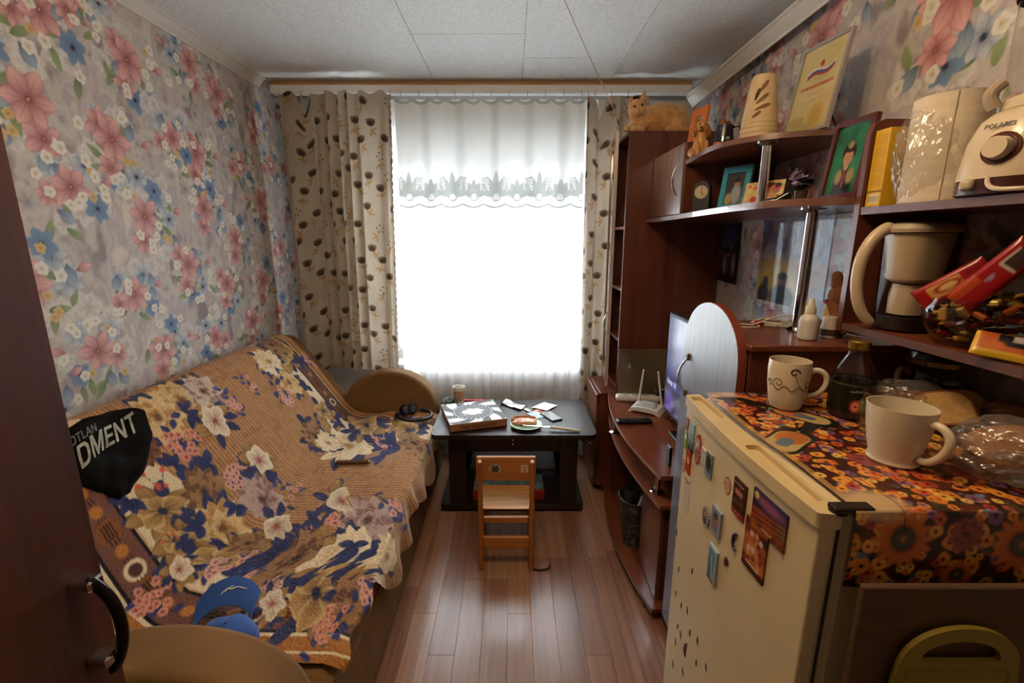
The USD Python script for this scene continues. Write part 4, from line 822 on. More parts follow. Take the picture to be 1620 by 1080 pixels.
# what stands in it
pm = plain('plate_dark_blue', '#3c4552', .2, .2)
g_ = thing('glass_plate', 'round dark plate standing upright on a high shelf of the tall cabinet', 'plate', (.74, 2.72, 1.62)); v, f = lathe([(0, .0), (.06, 0), (.10, .012), (.102, .015), (.06, .006), (0, .006)], (0, 0, 0), 40, caps=False)
v, f = rot((v, f), (0, 1, 0), -PI/2+.15); obj('dish', (v+np.array((.70, 2.73, 1.722)), f), pm, g_, smooth=True); obj('rim', tube(spline([(.694+.0*k, 2.73+.1*math.cos(k), 1.722+.1*math.sin(k)) for k in np.linspace(0, 6.28, 30)[:-1]], 48, True), .002, 6, True), chrome, g_)
bt = thing('spray_can', 'slim white spray can with a yellow band inside the tall cabinet', 'can', (.68, 2.655, 1.27)); obj('body', lathe([(.0, 0), (.017, 0), (.017, .10), (.012, .112), (.008, .118), (.008, .135), (0, .137)], (.672, 2.655, 1.2705), 24, caps=False), plain('can_white', '#c9ccd2', .35), bt); obj('band', lathe([(.0175, .03), (.0175, .065)], (.672, 2.655, 1.2705), 24, caps=False), plain('can_yellow', '#c7a32a', .4), bt)
bt = thing('perfume_bottle', 'dark perfume bottle with a silver neck on the cabinet shelf above the laptop', 'bottle', (.67, 2.66, .97)); obj('body', lathe([(0, 0), (.022, 0), (.024, .02), (.02, .06), (.01, .085), (0, .085)], (.668, 2.66, .9705), 24, caps=False), plain('bottle_dark', '#15161c', .1), bt); obj('neck', lathe([(.011, .08), (.012, .088), (.012, .12), (0, .125)], (.668, 2.66, .9705), 20, caps=False), chrome, bt)

# TV stand with bowed fronts
SZ = .66
sd = thing('tv_stand', 'low walnut TV stand with bowed shelves and chrome posts', 'TV stand', (.85, 2.1, 0))
def bowed(y0, y1, xe, bulge, xb=XR-.006, tail=0.0):
    t = np.linspace(0, 1, 36); xs = xe-bulge*np.sin(PI*t)**.9-tail*t; ys = y0+(y1-y0)*t
    return Polygon([(xb, y0)]+list(zip(xs, ys))+[(xb, y1)])
def bshelf(name, y0, y1, xe, bulge, z0, z1, mat=walx):
    s_ = obj(name, plate_(bowed(y0, y1, xe, bulge), z0, z1), mat, sd, smooth=20)
    t = np.linspace(0, 1, 36); obj('edge_band', slab(np.stack([np.stack([xe-bulge*np.sin(PI*t)**.9-.0008, y0+(y1-y0)*t, np.full(36, z)], -1) for z in (z0+.001, z1-.001)]), .0006), edge_m, s_)
bshelf('top_shelf', 1.61, 2.595, .572, .055, SZ-.018, SZ); bshelf('middle_shelf', 1.615, 2.595, .580, .05, .512, .528); bshelf('bottom_shelf', 1.605, 2.595, .575, .06, .042, .062)
obj('back_panel', box(XR-.012, XR-.006, 1.645, 2.595, .062, SZ-.018), wal, sd)
obj('drawer_box', box(.655, 1.1, 1.95, 2.35, .529, SZ-.019, .002), wal, sd); obj('handle', bow((.655, 2.10, .565), (.655, 2.10, .625), (-1, 0, 0), .004, .022), chrome, sd)
for x, y in ((.60, 1.72), (.555, 2.32)):
    p_ = obj('post', cyl((x, y, .528), (x, y, SZ-.018), .0125, 20), chrome, sd)
    obj('flange', lathe([(.028, 0), (.028, .004), (.014, .012)], (x, y, .528), 24), chrome, p_); obj('flange', lathe([(.014, -.012), (.028, -.004), (.028, 0)], (x, y, SZ-.018), 24), chrome, p_)
obj('divider', box(.62, 1.14, 1.905, 1.923, .062, .512, .002), wal, sd); obj('divider', box(.60, 1.14, 2.50, 2.518, .062, .512, .002), wal, sd)
cd = obj('cupboard_door', box(.600, .617, 1.655, 1.905, .066, .508, .002), wal_gloss, sd); obj('side_panel', box(.617, 1.14, 1.655, 1.673, .062, .512, .002), wal, sd)
for x, y in ((.60, 1.66), (.6, 2.5), (1.1, 1.7), (1.1, 2.5)): obj('castor', [cyl((x-.012, y, .02), (x+.012, y, .02), .02, 18), cyl((x, y, .02), (x, y, .042), .006, 10)], plain('castor_metal', '#6b665e', .4, .6), sd)
# things on and in the TV stand
lap = thing('laptop', 'closed gold laptop standing on edge against the tall cabinet', 'laptop', (.75, 2.55, SZ))
def lp(m): return place(m, (.75, 2.525, SZ+.001), (1, 0, 0), N3((0, .16, 1)))
gold = plain('laptop_gold', '#9c8a68', .28, .85)
obj('lid', lp(mov(rbox(.272, .276, .010, .0049), (0, .138, .004))), gold, lap); obj('base', lp(mov(rbox(.270, .272, .006, .0029), (0, .137, -.005))), plain('laptop_base', '#6b6252', .3, .8), lap)
ap = Point(-.0085, 0).buffer(.0155, 20).union(Point(.0085, 0).buffer(.0155, 20)).union(Point(-.006, -.009).buffer(.012, 20)).union(Point(.006, -.009).buffer(.012, 20)).difference(Point(.030, .003).buffer(.011, 20)).difference(Point(0, .0205).buffer(.006, 16)).difference(Point(0, -.0245).buffer(.005, 16))
lf = Point(0, 0).buffer(.011, 20).intersection(Point(.010, .010).buffer(.0105, 20)); lf = affinity.translate(lf, -.002, .0165)
obj('logo', lp(mov(extr(ap.union(lf), .0006, (0, 0, 0), (1, 0, 0), (0, 1, 0)), (-.085, .185, .0092))), plain('laptop_logo', '#cdbf9f', .12, .9), lap)
rt = thing('wifi_router', 'white Wi-Fi router with two raised antennas on the TV stand', 'router', (.71, 2.29, SZ))
rw = plain('router_white', '#d3d5d8', .35)
def rl(m): return mov(rotz(m, math.radians(-32)), (.715, 2.30, SZ))
pol = Polygon([(-.085, 0), (-.07, .024), (-.03, .033), (.03, .033), (.07, .024), (.085, 0), (.072, 0), (.05, .010), (-.05, .010), (-.072, 0)])
obj('body', rl(extr(pol, .115, (0, .0575, 0), (1, 0, 0), (0, 0, 1))), rw, rt, smooth=30); obj('top_panel', rl(mov(scl(rbox(.10, .075, .008, .0038), (1, 1, 1)), (0, 0, .033))), plain('router_panel', '#b9bdc2', .25), rt)
for x, dx in ((-.062, .01), (.060, -.035)): 
    an = obj('antenna', rl(tube([(x, .06, .012), (x, .062, .03), (x+dx, .085, .20)], [.006, .006, .0042], 12)), rw, rt)
obj('lettering', rl(mov(meshkit.text_mesh('tp-link', .008, .0004), (-.017, -.02, .0372))), plain('router_ink', '#7b8086', .5), rt)
ps = thing('power_strip', 'white power strip with a plugged-in adapter behind the router', 'power strip', (.72, 2.46, SZ))
pw = plain('strip_white', '#c9c6be', .45)
obj('housing', mov(rotz(rbox(.24, .055, .036, .015), math.radians(-6)), (.705, 2.452, SZ+.018)), pw, ps)
for k in range(3): obj('socket', mov(cyl((0, 0, 0), (0, 0, .002), .018, 24), (.64+k*.055, 2.459-k*.006, SZ+.0355)), plain('socket_grey', '#9b9890', .5), ps)
obj('adapter', box(.80, .86, 2.425, 2.465, SZ+.037, SZ+.07, .005), plain('adapter_dark', '#2a2a2e', .4), ps); obj('cord', tube(spline([(.83, 2.44, SZ+.07), (.90, 2.40, SZ+.06), (.90, 2.32, SZ+.012), (.86, 2.22, SZ+.005), (.80, 2.18, SZ+.005)], 40), .003, 8), rw, ps)
rm = thing('remote_control', 'black television remote lying near the bowed front edge of the TV stand', 'remote', (.61, 2.14, SZ))
def rmx(m): return mov(rotz(m, math.radians(4)), (.605, 2.135, SZ))
obj('body', rmx(mov(rbox(.175, .046, .02, .009), (0, 0, .010))), plain('remote_black', '#0e0e10', .35), rm); obj('buttons', [rmx(mov(cyl((0, 0, 0), (0, 0, .002), .0035, 10), (-.06+i*.018, -.012+j*.012, .0198))) for i in range(6) for j in range(3)], plain('remote_buttons', '#3c3d42', .5), rm, kind='stuff')
bl_ = thing('black_handset', 'black handset standing on end on the TV stand beside the arched door', 'handset', (.632, 1.70, SZ)); obj('body', mov(rbox(.012, .040, .085, .005), (.632, 1.70, SZ+.043)), plain('remote_black', '#0e0e10', .35), bl_)
obj('keys', [mov(box(-.001, .001, -.006, .006, -.003, .003), (.6256, 1.690+.020*j, SZ+.022+.013*i)) for i in range(4) for j in range(2)], plain('remote_buttons', '#3c3d42', .5), bl_, kind='stuff')
tv = thing('television', 'flat television with a dim purple menu on screen, half hidden by the arched door', 'television', (.78, 1.9, SZ))
obj('bezel', box(.745, .772, 1.67, 2.14, .735, 1.215, .004), plain('tv_black', '#08080a', .55), tv); obj('stand', [box(.735, .86, 1.80, 2.02, SZ, SZ+.010, .004), box(.755, .77, 1.88, 1.94, SZ+.012, .74)], plain('tv_black', '#08080a', .25), tv)
u, v = ar(1.68, 2.13, .006), ar(.75, 1.20, .006); pr = Print(u, v, '#1b1d3a'); pr.mottle(['#14142b', '#232650', '#3a3a72', '#1d1f40'], 6, 2)
pr.rect(1.68, 2.13, .75, .86, '#2a2340'); pr.disc(2.06, .80, .05, '#56408a', .8); pr.rect(1.68, 2.13, .86, .865, '#0b0b16')
Y, Z = np.meshgrid(u, v); scr = obj('screen', gridt(np.stack([np.full_like(Y, .7443), Y, Z], -1)[:, ::-1]), _mk('tv_screen', {'a': ('attribute', {'attribute': 'col'}), 'e': ('principled_bsdf', {'base_color': (.01, .01, .01), 'roughness': .15, 'emission_strength': .55})}, [('a.color', 'e.emission_color')], 'e.BSDF'), tv, col=pr.c[:, ::-1])
obj('caption', text_on('New W', .026, (.7441, 2.045, .895), (0, -1, 0), (0, 0, 1), .0005, True), _mk('tv_text', {'e': ('principled_bsdf', {'base_color': (.3, .3, .4), 'emission_color': (.5, .5, .7), 'emission_strength': .35})}, [], 'e.BSDF'), scr)
bs = thing('waste_basket', 'camouflage-patterned wastepaper basket on the bottom shelf of the TV stand', 'basket', (.60, 2.03, .062))
bc = np.array((.605, 2.035, .0625)); th = np.linspace(0, 2*PI, 61); hh = np.linspace(0, .255, 40); rr_ = .046+.030*hh/.255
pr = Print(th*.06, hh, '#33312e'); pr.mottle(['#141313', '#3d3a36', '#201f1e', '#5c564d', '#1a1918'], 26, 12, 1, octaves=2)
P = np.stack([bc[0]+rr_[:, None]*np.cos(th), bc[1]+rr_[:, None]*np.sin(th)*1.15, bc[2]+hh[:, None]+0*th], -1); obj('bucket', gridt(P), printed('camo_plastic', .5), bs, col=pr.c)
obj('base', cyl(bc+np.array((0, 0, .0)), bc+np.array((0, 0, .004)), .046, 30), plain('basket_black', '#131212', .5), bs); obj('rim', tube(np.stack([bc[0]+.077*np.cos(th[:-1]), bc[1]+.0885*np.sin(th[:-1]), np.full(60, bc[2]+.255)], -1), .004, 8, True), plain('basket_black', '#131212', .5), bs)
obj('paper_tube', cyl((.585, 2.02, .17), (.63, 1.985, .345), .009, 16), plain('tube_white', '#b9bdc6', .5), label='thin white tube sticking out of the camouflage basket', cat='tube')
bkm = ['#7a4a3a', '#3f6f8c', '#8c6a52', '#4a5a62']
for k in range(4): 
    o_ = thing('book', f"{('reddish', 'blue', 'tan', 'grey')[k]} book standing upright in the TV stand beside the basket", 'book', (.74, 1.94+.034*k, .062)); x0 = .69+.02*(k % 2)
    obj('cover', [box(x0, x0+.15, 1.93+.034*k, 1.932+.034*k, .0625, .30+.02*(k % 3), .0005), box(x0, x0+.15, 1.954+.034*k, 1.956+.034*k, .0625, .30+.02*(k % 3), .0005), box(x0, x0+.002, 1.932+.034*k, 1.954+.034*k, .0625, .30+.02*(k % 3), .0005)], plain(f'book_{k}', bkm[k], .6, var=.4, vscale=40), o_); obj('pages', box(x0+.003, x0+.146, 1.9325+.034*k, 1.9535+.034*k, .065, .297+.02*(k % 3)), plain('pages', '#c2b8a4', .8), o_)

# arched cabinet
AX, AY0, AY1, AZ = .615, 1.205, 1.595, 1.272
ac = thing('arched_cabinet', 'walnut cabinet with a tall arch-topped glossy door next to the fridge', 'cabinet', (.9, 1.42, 0))
obj('side_panel', box(AX+.03, XR-.004, AY0, AY0+.018, .02, AZ-.018, .002), wal, ac); obj('side_panel', box(AX+.03, XR-.004, AY1-.018, AY1, .02, AZ-.018, .002), wal, ac)
obj('top_panel', box(AX+.022, XR-.004, AY0-.012, AY1, AZ-.018, AZ, .003), walx, ac); obj('back_panel', box(XR-.012, XR-.005, AY0+.018, AY1-.018, .02, AZ-.018), wal, ac); obj('plinth', box(AX+.05, XR-.02, AY0+.01, AY1-.01, 0, .02), wal, ac)
th = np.linspace(0, PI, 40); yc, hw = (AY0+AY1)/2, (AY1-AY0)/2
arch = Polygon([(AY0, .05)]+[(yc-hw*math.cos(t), 1.185+.172*math.sin(t)**.85) for t in th]+[(AY1, .05)])
door_m = wood('arched_door_laminate', '#5c5c6a', '#757580', 'z', rough=.34, freq=60, spec=.6, coat=.15)
ad = obj('door', extr(arch, .018, (AX+.018, 0, 0), (0, 1, 0), (0, 0, 1)) if 0 else extr(arch, .018, (AX, 0, 0), (0, 1, 0), (0, 0, 1)), door_m, ac, smooth=25)
eb = np.array([(AY0, .05)]+[(yc-hw*math.cos(t), 1.185+.172*math.sin(t)**.85) for t in th]+[(AY1, .05)]); nrm = np.zeros_like(eb); tg = np.gradient(eb, axis=0); nrm[:, 0], nrm[:, 1] = -tg[:, 1], tg[:, 0]; nrm /= np.linalg.norm(nrm, axis=1, keepdims=True)
obj('edge_band', slab(np.stack([np.stack([np.full(len(eb), x), eb[:, 0]+nrm[:, 0]*.001, eb[:, 1]+nrm[:, 1]*.001], -1) for x in (AX+.0005, AX+.024)]), .0012), plain('walnut_edge_red', '#6b2f1c', .35), ad)
obj('handle', bow((AX, AY1-.05, 1.02), (AX, AY1-.05, 1.15), (-1, 0, 0), .005, .032), chrome, ad)
for z in (1.02, 1.15): obj('handle_mount', box(AX-.008, AX, AY1-.058, AY1-.042, z-.012, z+.012, .003), plain('mount_brown', '#5a3526', .4), ad)
# wall shelves: mid cupboard, two curved shelves, two chrome posts, glass
ws = thing('wall_shelf_unit', 'walnut wall shelves with curved fronts, small cupboard and chrome posts', 'shelf', (.95, 1.9, 1.27))
def curved(pts, n=60): 
    p = spline([(x, y, 0) for x, y in pts], n)[:, :2]; return Polygon([(XR-.004, pts[0][1])]+[tuple(q) for q in p]+[(XR-.004, pts[-1][1])]).buffer(0), p
def cshelf(name, pts, z0, z1):
    poly, p = curved(pts); s_ = obj(name, plate_(poly, z0, z1), walx, ws, smooth=20)
    tg = np.gradient(p, axis=0); nn = np.stack([tg[:, 1], -tg[:, 0]], -1); nn /= np.linalg.norm(nn, axis=1, keepdims=True); nn *= np.sign(nn[0, 0])*-1
    obj('edge_band', slab(np.stack([np.stack([p[:, 0]+nn[:, 0]*.001, p[:, 1]+nn[:, 1]*.001, np.full(len(p), z)], -1) for z in (z0, z1)]), .0008), plain('shelf_edge_gloss', '#6a4a40', .25, spec=.9, coat=.6), s_)
L_Z, U_Z = 1.657, 1.888
cshelf('lower_shelf', [(.735, 2.598), (.742, 2.2), (.722, 1.75), (.722, 1.45), (.765, 1.31), (.87, 1.255), (1.0, 1.235), (1.156, 1.23)], L_Z-.02, L_Z)
cshelf('upper_shelf', [(.765, 2.145), (.745, 1.9), (.762, 1.74), (.83, 1.635), (.93, 1.575), (1.05, 1.545), (1.156, 1.535)], U_Z-.018, U_Z)
cb_ = obj('cupboard', [box(.775, XR-.004, 2.145, 2.163, L_Z+.001, 1.965, .001), box(.775, XR-.004, 2.58, 2.598, L_Z+.001, 1.965, .001), box(.775, XR-.004, 2.163, 2.58, 1.947, 1.965), box(XR-.012, XR-.005, 2.163, 2.58, L_Z+.001, 1.947)], wal, ws)
cdm = wood('cupboard_front', '#5b3a2e', '#7d5543', 'z', rough=.24, freq=22, spec=.8, coat=.7)
d_ = obj('cupboard_door', box(.757, .774, 2.15, 2.595, L_Z+.004, 1.965, .002), cdm, ws); obj('handle', bow((.757, 2.20, 1.745), (.757, 2.20, 1.885), (-1, 0, 0), .005, .028), chrome, d_)
obj('end_panel', box(.80, XR-.004, 2.135, 2.145, L_Z, U_Z-.018), wal, ws)
for x, y, z0, z1 in ((.868, 1.665, L_Z, U_Z-.018), (.885, 1.40, AZ, L_Z-.02)):
    p_ = obj('post', cyl((x, y, z0), (x, y, z1), .0165, 28), chrome, ws); obj('flange', lathe([(.034, 0), (.034, .004), (.018, .012)], (x, y, z0), 28), chrome, p_); obj('flange', lathe([(.018, -.012), (.034, -.004), (.034, 0)], (x, y, z1), 28), chrome, p_)
obj('glass_panel', box(1.045, 1.049, 1.25, 1.95, AZ+.001, L_Z-.045), thinglass('unit_glass', (.97, .98, .99), refl=.25), ws)
# posters on the wallpaper behind
def poster(name, label, quad, paint, nu, nv):
    q = np.array(quad, float); s, t = np.meshgrid(np.linspace(0, 1, nu), np.linspace(0, 1, nv))
    P = ((1-s)*(1-t))[..., None]*q[0]+(s*(1-t))[..., None]*q[1]+(s*t)[..., None]*q[2]+((1-s)*t)[..., None]*q[3]
    pr = Print(np.linspace(0, 1, nu), np.linspace(0, 1, nv), '#222222'); paint(pr); return obj(name, gridt(P), printed('poster_print', .3, .5), col=pr.c, label=label, cat='poster')
def paintA(pr):
    pr.mottle(['#0b0b12', '#2a1620', '#232a4a', '#151320'], 4, 3); pr.disc(.68, .78, .22, '#3c4a7d', .8, ry=.18); pr.disc(.3, .5, .1, '#5c1c1c', .7, ry=.3)
    for k in range(9): x = .15+.09*k; pr.disc(x, .35+.1*math.sin(k*2), .05, ('#6b2222', '#39406b', '#8a8a96')[k % 3], .6, ry=.16); pr.disc(x, .52+.1*math.sin(k*2), .03, '#8a6a58', .5)
    pr.rect(0, 1, 0, .12, '#16161c')
def paintB(pr):
    pr.mottle(['#3a4468', '#6d7796', '#23263f', '#4f5a80'], 4, 8); pr.rect(0, 1, .25, .52, '#8a2f33', .75); pr.mottle(['#d0a13c', '#7d2a2e', '#3a2a38'], 5, 4, .25)
    pr.disc(.3, .22, .42, '#c9a24a', .8, ry=.3); pr.disc(.42, .28, .09, '#7d5a44', .4, ry=.085); pr.disc(.42, .33, .085, '#3a2a22', .4, ry=.045); pr.disc(.42, .07, .2, '#20222c', .3, ry=.16); pr.disc(.14, .24, .05, '#4a3030', .4, ry=.07); pr.disc(.12, .08, .1, '#26262e', .4, ry=.14)
    for k in range(8): pr.line((.3+.09*k, .95), (.25+.1*k, .6), .02, '#9aa6c0', .5)
poster('poster', 'dark poster with red and blue figures on the wall behind the shelf', [(XR-.006, 2.74, 1.335), (XR-.006, 2.38, 1.318), (XR-.006, 2.38, 1.632), (XR-.006, 2.74, 1.634)], paintA, 60, 60)
poster('poster', 'large yellow and blue poster of a bearded man behind the glass', [(XR-.004, 2.17, 1.276), (XR-.004, 1.70, 1.276), (XR-.004, 1.70, 1.634), (XR-.004, 2.17, 1.634)], paintB, 80, 70)
# ================================================================ fridge with magnets
FZ, FX0, FXB, FY0, FY1 = 1.14, .472, .522, .635, 1.19
fm = plain('fridge_enamel', '#cdb88e', .38, spec=.45, var=.05, vscale=5); fm2 = plain('fridge_top_plastic', '#c4ad80', .42, var=.06, vscale=12); gk = plain('gasket', '#4a4034', .7)
fr = thing('fridge', 'small old cream fridge with magnets and peeled stickers on its door', 'fridge', (.8, .91, 0))
yy = np.linspace(FY0, FY1, 30)
def dface(y): return FX0+.014*((np.asarray(y)-(FY0+FY1)/2)/((FY1-FY0)/2))**2-.006
dpoly = Polygon([(FXB-.012, FY0+.004)]+[(FX0+.03, FY0)]+list(zip(dface(yy), yy))+[(FX0+.03, FY1), (FXB-.012, FY1-.004)]).buffer(-.004).buffer(.004, 8)
door = obj('door', plate_(dpoly, .09, FZ-.03), fm, fr, smooth=30)
tpoly = Polygon([(FXB-.008, FY0-.004), (FX0+.03, FY0-.004)]+list(zip(dface(yy)-.006, yy))+[(FX0+.03, FY1+.004), (FXB-.008, FY1+.004)]).buffer(-.008).buffer(.008, 8)
tm = extr(tpoly, .026, (0, 0, FZ-.030), (1, 0, 0), (0, 1, 0))
M_ = m3.Manifold(m3.Mesh(np.asarray(tm.vertices, np.float32), np.asarray(tm.faces, np.uint32)))
for y0, y1 in ((.675, .87), (1.03, 1.165)):                                   # recessed grips in the top trim
    gp = sbox(.484, y0, .500, y1).buffer(.006, 6); gm_ = extr(gp, .05, (0, 0, FZ-.014), (1, 0, 0), (0, 1, 0)); M_ = M_ - m3.Manifold(m3.Mesh(np.asarray(gm_.vertices, np.float32), np.asarray(gm_.faces, np.uint32)))
obj('door_top_trim', M_, fm2, fr, smooth=30)
obj('gasket', box(FXB-.012, FXB, FY0+.012, FY1-.012, .10, FZ-.02), gk, fr)
obj('body', box(FXB, 1.09, FY0+.004, FY1-.006, .03, FZ-.004, .01), fm, fr); obj('foot', cyl((.60, .70, 0), (.60, .70, .03), .02, 12), gk, fr); obj('foot', cyl((.60, 1.12, 0), (.60, 1.12, .03), .02, 12), gk, fr); obj('foot', cyl((1.03, .70, 0), (1.03, .70, .03), .02, 12), gk, fr); obj('foot', cyl((1.03, 1.12, 0), (1.03, 1.12, .03), .02, 12), gk, fr)
hinge_m = plain('hinge_dark', '#2a211b', .45, .5)
obj('hinge', [box(.498, .560, FY0-.004, FY0+.018, FZ-.003, FZ+.006, .002), cyl((.508, FY0+.006, FZ-.006), (.508, FY0+.006, FZ+.001), .013, 20)], hinge_m, fr)
def frame_pts(yc, zc, off=.0006):
    e = 1e-3; x = dface(yc)+.004; t = N3((float(dface(yc-e)-dface(yc+e)), -2*e, 0)); return np.array((float(x), yc, zc)), t
def magnet(name, label, yc, zc, w, h, paint, tilt=0.0, t=.004, cat='magnet', ellipse=False, group=None, rim=None, n=.0022):
    """a flat magnet that follows the door: width along the door (image left to right), height up"""
    u, v = ar(-w/2, w/2, n), ar(-h/2, h/2, n); pr = Print(u, v, '#888888'); paint(pr, w, h)
    X, Y = np.meshgrid(u, v); ca, sa = math.cos(tilt), math.sin(tilt); XX, YY = X*ca-Y*sa, X*sa+Y*ca
    ys = yc-XX; P = np.stack([dface(ys)-.0004-t, ys, zc+YY], -1)
    vv, ff = gridt(P)
    B = np.stack([dface(ys)-.0003, ys, zc+YY], -1)
    keep = np.ones(len(vv), bool)
    if ellipse: keep = (np.hypot(X/(w/2), Y/(h/2)) <= 1.03).ravel()
    ff = ff[keep[ff].all(1)]; ku = np.unique(ff); fk = np.searchsorted(ku, ff); c = pr.c.reshape(-1, 3)[ku]; c3 = np.vstack([c, c, np.tile(c*.5, (0, 1))])
    # front and back sheet plus the side wall of the outline
    ed = np.sort(np.vstack([fk[:, [0, 1]], fk[:, [1, 2]], fk[:, [2, 0]]]), axis=1); uq, cnt = np.unique(ed, axis=0, return_counts=True); be = uq[cnt == 1]; N = len(ku)
    side = np.vstack([np.stack([be[:, 0], be[:, 1], be[:, 1]+N], 1), np.stack([be[:, 0], be[:, 1]+N, be[:, 0]+N], 1)])
    v2 = np.vstack([vv[ku], B.reshape(-1, 3)[ku]]); f2 = np.vstack([fk, fk[:, ::-1]+N, side])
    return obj(name, (v2, f2), printed('magnet_gloss', .25, .5), smooth=False, col=np.vstack([c, c]), label=label, cat=cat, group=group)
def scrib(pr, x0, x1, y, n, c, h=.003):
    r = np.random.default_rng(int(abs(y)*1e5)+n)
    for x in np.linspace(x0, x1, n)[:-1]: pr.line((x, y), (x+(x1-x0)/n*.55, y+r.uniform(-h, h)*.5), h*.6, c)
def p_sea(pr, w, h): pr.mottle(['#6f8f98', '#8fb0b4', '#7a99a0'], 30, 1); pr.rect(-w, w, -h/2, -h*.1, '#4f6a6a'); pr.mottle(['#42585a', '#7d9a9c'], 25, 2, .4); pr.rect(-w, w, -h/2, -h*.38, '#2f3f36', .8)
def p_oval(pr, w, h): pr.mottle(['#8a3b34', '#c9a89a', '#5a6a8c', '#b07a52'], 50, 3); pr.disc(0, 0, w*.5, '#9c2f35', .1, ry=h*.5, ring=.82); pr.disc(.002, -.008, .009, '#a5603a', .4, ry=.02); pr.disc(-.004, .012, .006, '#d9cdc0', .4)
def p_text(pr, w, h):
    pr.rect(-w, w, -h, h, '#c7bba8'); scrib(pr, -w*.4, w*.4, h*.32, 6, '#a3323a', .004); scrib(pr, -w*.4, w*.4, h*.12, 7, '#54506a'); scrib(pr, -w*.4, w*.4, -h*.05, 7, '#54506a'); scrib(pr, -w*.4, w*.4, -h*.28, 5, '#a3323a', .005)
def p_palm(pr, w, h): pr.mottle(['#6f7f86', '#9aa4a2'], 30, 4); pr.disc(0, .004, w*.42, '#2a332e', .6, ry=h*.34); [pr.line((0, .006), (.014*math.cos(k), .006+.018*math.sin(k)), .003, '#1c2420') for k in np.arange(0, 6.3, .7)]
def p_red(pr, w, h): pr.rect(-w, w, -h, h, '#a01f1c'); pr.mottle(['#a01f1c', '#b8401f', '#c98a3a'], 30, 5, .5); pr.disc(.004, .006, .009, '#d8c7a8', .3); pr.disc(.004, .006, .004, '#c98a2a', .3)
def p_ring(pr, w, h): pr.rect(-w, w, -h, h, '#b9a179'); pr.disc(0, 0, w*.5, '#a02a26', .06, ry=h*.5, ring=.84); scrib(pr, -w*.28, w*.3, .003, 4, '#a02a26', .004); scrib(pr, -w*.25, w*.3, -.004, 5, '#a02a26', .0022)
def p_menu(pr, w, h): pr.mottle(['#2b1612', '#4a241a', '#1d1010', '#6b3526'], 40, 6); pr.rect(-w, w, -h, -h*.34, '#8c1f22'); pr.rect(-w*.35, w*.3, h*.1, h*.22, '#b06a5a'); scrib(pr, -w*.4, w*.4, h*.38, 6, '#c9b8a0'); scrib(pr, -w*.4, w*.4, -h*.42, 8, '#d8a8a0', .002); scrib(pr, -w*.4, w*.4, -h*.12, 7, '#8a7a5a', .003)
def p_land(pr, w, h):
    pr.mottle(['#5a2a1c', '#8a3f22', '#3d1d18', '#a0562c'], 25, 7); pr.rect(-w, w, h*.02, h, '#2b2350'); pr.disc(0, h*.30, w*.42, '#8a4a6a', .8, ry=h*.13); pr.disc(-w*.38, h*.36, .007, '#c9b84a', .4); pr.disc(w*.4, -.0, .012, '#2f5a3a', .6, ry=.016)
    for k in range(6): pr.line((-w*.5, -h*.42+k*.006), (w*.5, -h*.1+k*.004), .0022, ('#a8502a', '#6a2a1c')[k % 2])
    scrib(pr, -w*.12, w*.2, -h*.4, 5, '#c9a05a', .006)
def p_food(pr, w, h):
    pr.mottle(['#6b2f1c', '#b86a2a', '#8a3a26', '#3d1d18'], 32, 8); pr.disc(0, -.005, .017, '#b8722a', .5, ry=.024); pr.disc(-.002, .022, .012, '#a3502a', .5); [pr.disc(.02*math.cos(k*1.3), .03*math.sin(k*1.7), .006, ('#7a2a3a', '#c98a4a', '#c9b0a0')[k % 3], .5) for k in range(12)]; pr.rect(-w, w, -h, -h*.38, '#1a1414', .8); [pr.disc(-.018+.006*k, -h*.36, .0022, '#d8d0c8', .4) for k in range(7)]
def p_frame(pr, w, h): pr.rect(-w, w, -h, h, '#8a97a5'); pr.rect(-w*.38, w*.38, -h*.40, h*.40, '#6a7f8c'); pr.disc(0, -.002, w*.26, '#a5663a', .4, ry=h*.22); pr.disc(0, .012, w*.2, '#3a2f3a', .4, ry=.008)
def p_view(pr, w, h): pr.rect(-w, w, -h, h, '#9fb0b4'); pr.rect(-w*.36, w*.36, -h*.42, h*.42, '#5f7f8a'); pr.rect(-w*.36, 0, -h*.42, h*.1, '#4f6a4a', .7); pr.line((-.002, .02), (.006, -.04), .005, '#a8c0c8'); pr.rect(-w*.36, w*.36, -h*.48, -h*.42, '#5b5a4a')
def p_photo(pr, w, h): pr.disc(0, 0, w*.5, '#a8a6a4', .1, ry=h*.5); pr.disc(0, 0, w*.38, '#7a5a4a', .2, ry=h*.38); pr.disc(0, .006, .007, '#b08a6a', .4); pr.disc(0, -.012, .009, '#3a3a55', .4)
def p_list(pr, w, h): 
    pr.rect(-w, w, -h, h, '#cfc4ae'); scrib(pr, -w*.42, w*.42, h*.34, 5, '#a5313a', .010)
    for k in range(9): scrib(pr, -w*.42, w*.42, h*.22-k*h*.075, 9, '#7a5a4c', .002)
def p_green(pr, w, h): pr.rect(-w, w, -h, h, '#7f9a3a'); pr.disc(0, h*.22, w*.4, '#c9c8a8', .3); pr.disc(0, -h*.3, w*.3, '#a8b06a', .4)
def p_brown(pr, w, h): pr.rect(-w, w, -h, h, '#7a3a26'); pr.rect(w*.1, w, -h, h, '#a8744a'); pr.disc(0, h*.3, w*.2, '#5a2018', .4)
def fit(px): pass
magnet('fridge_magnet', 'tiny brown figure magnet at the far top corner of the fridge door', 1.165, 1.062, .016, .034, p_brown)
magnet('fridge_magnet', 'narrow green magnet below the tiny brown figure magnet', 1.163, 1.015, .016, .048, p_green)
magnet('fridge_magnet', 'upright magnet with a misty grey-blue sea view', 1.122, 1.043, .036, .078, p_sea)
magnet('fridge_magnet', 'red magnet with a pale flower below the sea view', 1.130, .968, .034, .062, p_red)
